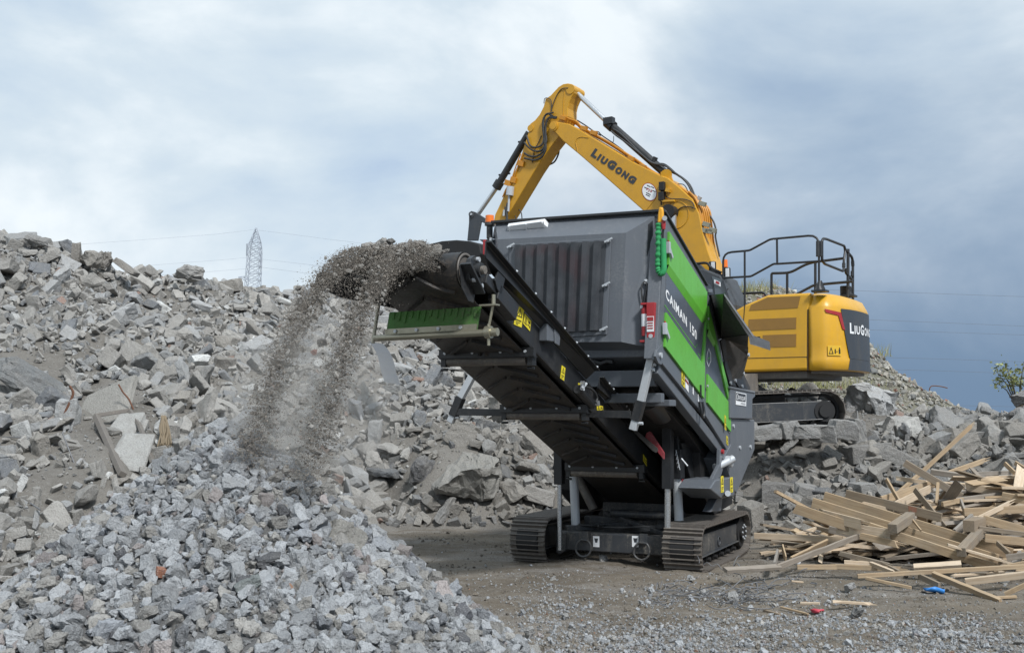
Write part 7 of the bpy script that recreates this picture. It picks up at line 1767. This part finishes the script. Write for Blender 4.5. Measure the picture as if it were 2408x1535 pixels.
for (a, c, d, lab) in (((25, 185), (85, 330), 18.9, 'thin bar standing in front of the big dark boulder'), ((0, 760), (340, 772), 16.3, 'level thin bar at the left edge below the boulder'), ((545, 720), (690, 1090), 15.6, 'thin slanting bar left of the metal frame'), ((0, 945), (95, 932), 15.2, 'short bar at the left edge below the level one'), ((265, 1340), (355, 1400), 13.6, 'short bar in the dusty pocket at lower left')):
    o = MB().tube([fpt(*a, d), fpt(*c, d - .15)], .010, 5).build('steel_bar', M['wire'], None); tag(o, lab, 'steel bar', 'thin bars in the left rubble')

# ------------------------------------------------------------------ pylon and lines
PD = 190.0
def pyl(px_, py_, dd=0.0): return at(px_, py_, PD + dd)
py_o = empty('lattice_pylon', (at(599, 690, PD)[0], PD, 0)); tag(py_o, 'grey lattice electricity pylon beyond the rubble crest', 'pylon'); po = V3(*py_o.location)
ls = crop(800, 900, 2.1933)
hw = lambda y: np.interp(y, [25, 45, 160, 230, 510, 700], [4, 9, 45, 52, 57, 68]) / 2.1933 / 1.701 * PD / FPX
zc_ = lambda y: at(599, ls(0, y)[1], PD)[2]
xc_ = lambda y: at(ls(np.interp(y, [25, 510], [489, 470]), 0)[0], 600, PD)[0] - po[0]
ys = [25, 60, 105, 150, 200, 250, 305, 360, 420, 480, 545, 615, 700]
mb = MB(); mb2 = MB(); rr_ = .075
for k in range(len(ys) - 1):
    A_ = [V3(xc_(ys[k]) + sx * hw(ys[k]), sy * hw(ys[k]), zc_(ys[k])) for sx, sy in ((-1, -1), (1, -1), (1, 1), (-1, 1))]
    B4 = [V3(xc_(ys[k + 1]) + sx * hw(ys[k + 1]), sy * hw(ys[k + 1]), zc_(ys[k + 1])) for sx, sy in ((-1, -1), (1, -1), (1, 1), (-1, 1))]
    for i in range(4):
        j = (i + 1) % 4; mb.tube([A_[i], B4[i]], rr_, 4); mb2.tube([A_[i], B4[j]], rr_ * .6, 4); mb2.tube([A_[j], B4[i]], rr_ * .6, 4); mb2.tube([B4[i], B4[j]], rr_ * .6, 4)
mb.build('tower_leg', M['pylon'], py_o); mb2.build('lattice_brace', M['pylon'], py_o)
def lp(x, y, dd=0): return at(*ls(x, y), PD + dd) - po
mb = MB()
for a, c in (((418, 162), (470, 140)), ((418, 162), (462, 190)), ((538, 262), (510, 200)), ((538, 262), (515, 270)), ((345, 452), (415, 450)), ((345, 452), (420, 475)), ((380, 450), (415, 480)), ((345, 452), (412, 500))): mb.tube([lp(*a), lp(*c)], rr_ * .7, 4)
mb.build('cross_arm', M['pylon'], py_o)
for (x, y) in ((415, 165), (537, 262), (346, 455)):
    mb = MB(); a_ = lp(x, y); ln = 110 / 2.1933 / 1.701 * PD / FPX
    for k in range(11): mb.cyl(a_ - V3(0, 0, ln * k / 11), a_ - V3(0, 0, ln * (k + .6) / 11), .20, 8)
    mb.build('insulator_string', M['pylon'], py_o)
def line(pts, d0, d1, lab, r=.018, mat='pylon'):
    n = len(pts); P_ = [at(x, y, d0 + (d1 - d0) * k / (n - 1)) for k, (x, y) in enumerate(pts)]
    o = MB().tube(smooth_path(P_, 6), r, 4, caps=False).build('power_line', M[mat], None); tag(o, lab, 'power line', 'power lines in the sky: ' + lab)
L1 = lambda x, y: ls(x, y)
line([L1(489, 38), L1(250, 68), L1(0, 92), (180, 575), (90, 582)], PD, 150, 'top wire running left from the pylon peak'); line([L1(500, 45), L1(800, 82), L1(1150, 128), L1(1440, 165), (1000, 600)], PD, 165, 'top wire running right from the pylon peak')
line([L1(412, 285), L1(200, 305), L1(0, 320), (300, 628)], PD, 165, 'middle wire running left from the pylon'); line([L1(540, 300), L1(800, 330), L1(1150, 378), (960, 672)], PD, 165, 'middle wire running right from the pylon')
line([L1(410, 382), L1(200, 400), L1(50, 412), (330, 650)], PD, 165, 'lower wire running left from the pylon'); line([L1(545, 372), L1(780, 402), L1(1010, 435)], PD, 165, 'lower wire running right from the pylon')
for (y0_, y1_, y2_, lab) in ((683, 692, 700, 'uppermost wire in the dark sky right of the excavator'), (750, 760, 770, 'second wire in the dark sky at right'), (774, 782, 790, 'third wire in the dark sky at right'), (838, 845, 853, 'fourth wire in the dark sky at right, level with the counterweight'), (866, 873, 882, 'fifth wire in the dark sky at right'), (948, 953, 958, 'lowest wire just above the gravel hill')):
    line([(1700, y0_ - 10), (2000, y0_), (2250, y1_), (2480, y2_)], 150, 190, lab, .018, 'wire')

# ------------------------------------------------------------------ plants
def bush(px_, py_, dist, n, rad, lab, leaf=.085):
    r_ = np.random.default_rng(int(px_)); root = empty('bush', at(px_, py_, dist)); tag(root, lab, 'bush'); mb = MB(); lf = MB()
    for k in range(9):
        a = r_.uniform(0, 6.28); el = r_.uniform(.3, 1.4); d = V3(math.cos(a) * math.cos(el), math.sin(a) * math.cos(el) * .6, math.sin(el)) * rad * r_.uniform(.7, 1.2)
        mb.tube([V3(0, 0, -rad * .6), d * .5 + V3(0, 0, -.1), d], [.03, .018, .006], 5)
        for j in range(n // 9):
            c = d * r_.uniform(.35, 1.08) + r_.normal(0, rad * .13, 3); u = r_.normal(size=3); u /= np.linalg.norm(u); w = np.cross(u, r_.normal(size=3)); w /= np.linalg.norm(w); s_ = leaf * r_.uniform(.5, 1.1)
            lf.poly([c - u * s_, c + w * s_ * .45, c + u * s_, c - w * s_ * .45])
    mb.build('branch', M['bark'], root); o = lf.build('foliage', M['leaf'], root); o['kind'] = 'stuff'
bush(2395, 925, 34.0, 430, .95, 'light green spring bush behind the mound at the right edge')
def grass(px_, py_, dist, n, w, h, lab, mat='grass'):
    r_ = np.random.default_rng(int(px_ + py_)); mb = MB(); c = at(px_, py_, dist)
    for k in range(n):
        b0_ = V3(r_.normal(0, w), r_.normal(0, w * .6), -h * .25); t = V3(r_.normal(0, h * .35), r_.normal(0, h * .2), h * r_.uniform(.5, 1.1)); s_ = .012
        mb.poly([b0_ - V3(s_, 0, 0), b0_ + V3(s_, 0, 0), b0_ + t * .6 + V3(s_ * .6, 0, 0) , b0_ + t])
    o = mb.build('grass_tuft', M[mat], None); o.location = c; tag(o, lab, 'grass', kind='stuff')
grass(1745, 697, 36, 260, .45, .75, 'dry grass and twigs on the hill behind the handrails'); grass(1790, 690, 36, 120, .35, .7, 'dry grass on the hill crest behind the engine hood')
grass(2050, 830, 36, 60, .25, .5, 'dry grass stems on the hill crest beside the counterweight'); grass(2260, 996, 33, 80, .2, .3, 'small green weed at the right foot of the gravel hill', 'weed'); grass(2150, 985, 31.8, 130, .5, .22, 'green weeds at the base of the gravel hill', 'weed')
grass(1900, 905, 31.0, 160, .8, .4, 'dry grass on the hill below the counterweight')
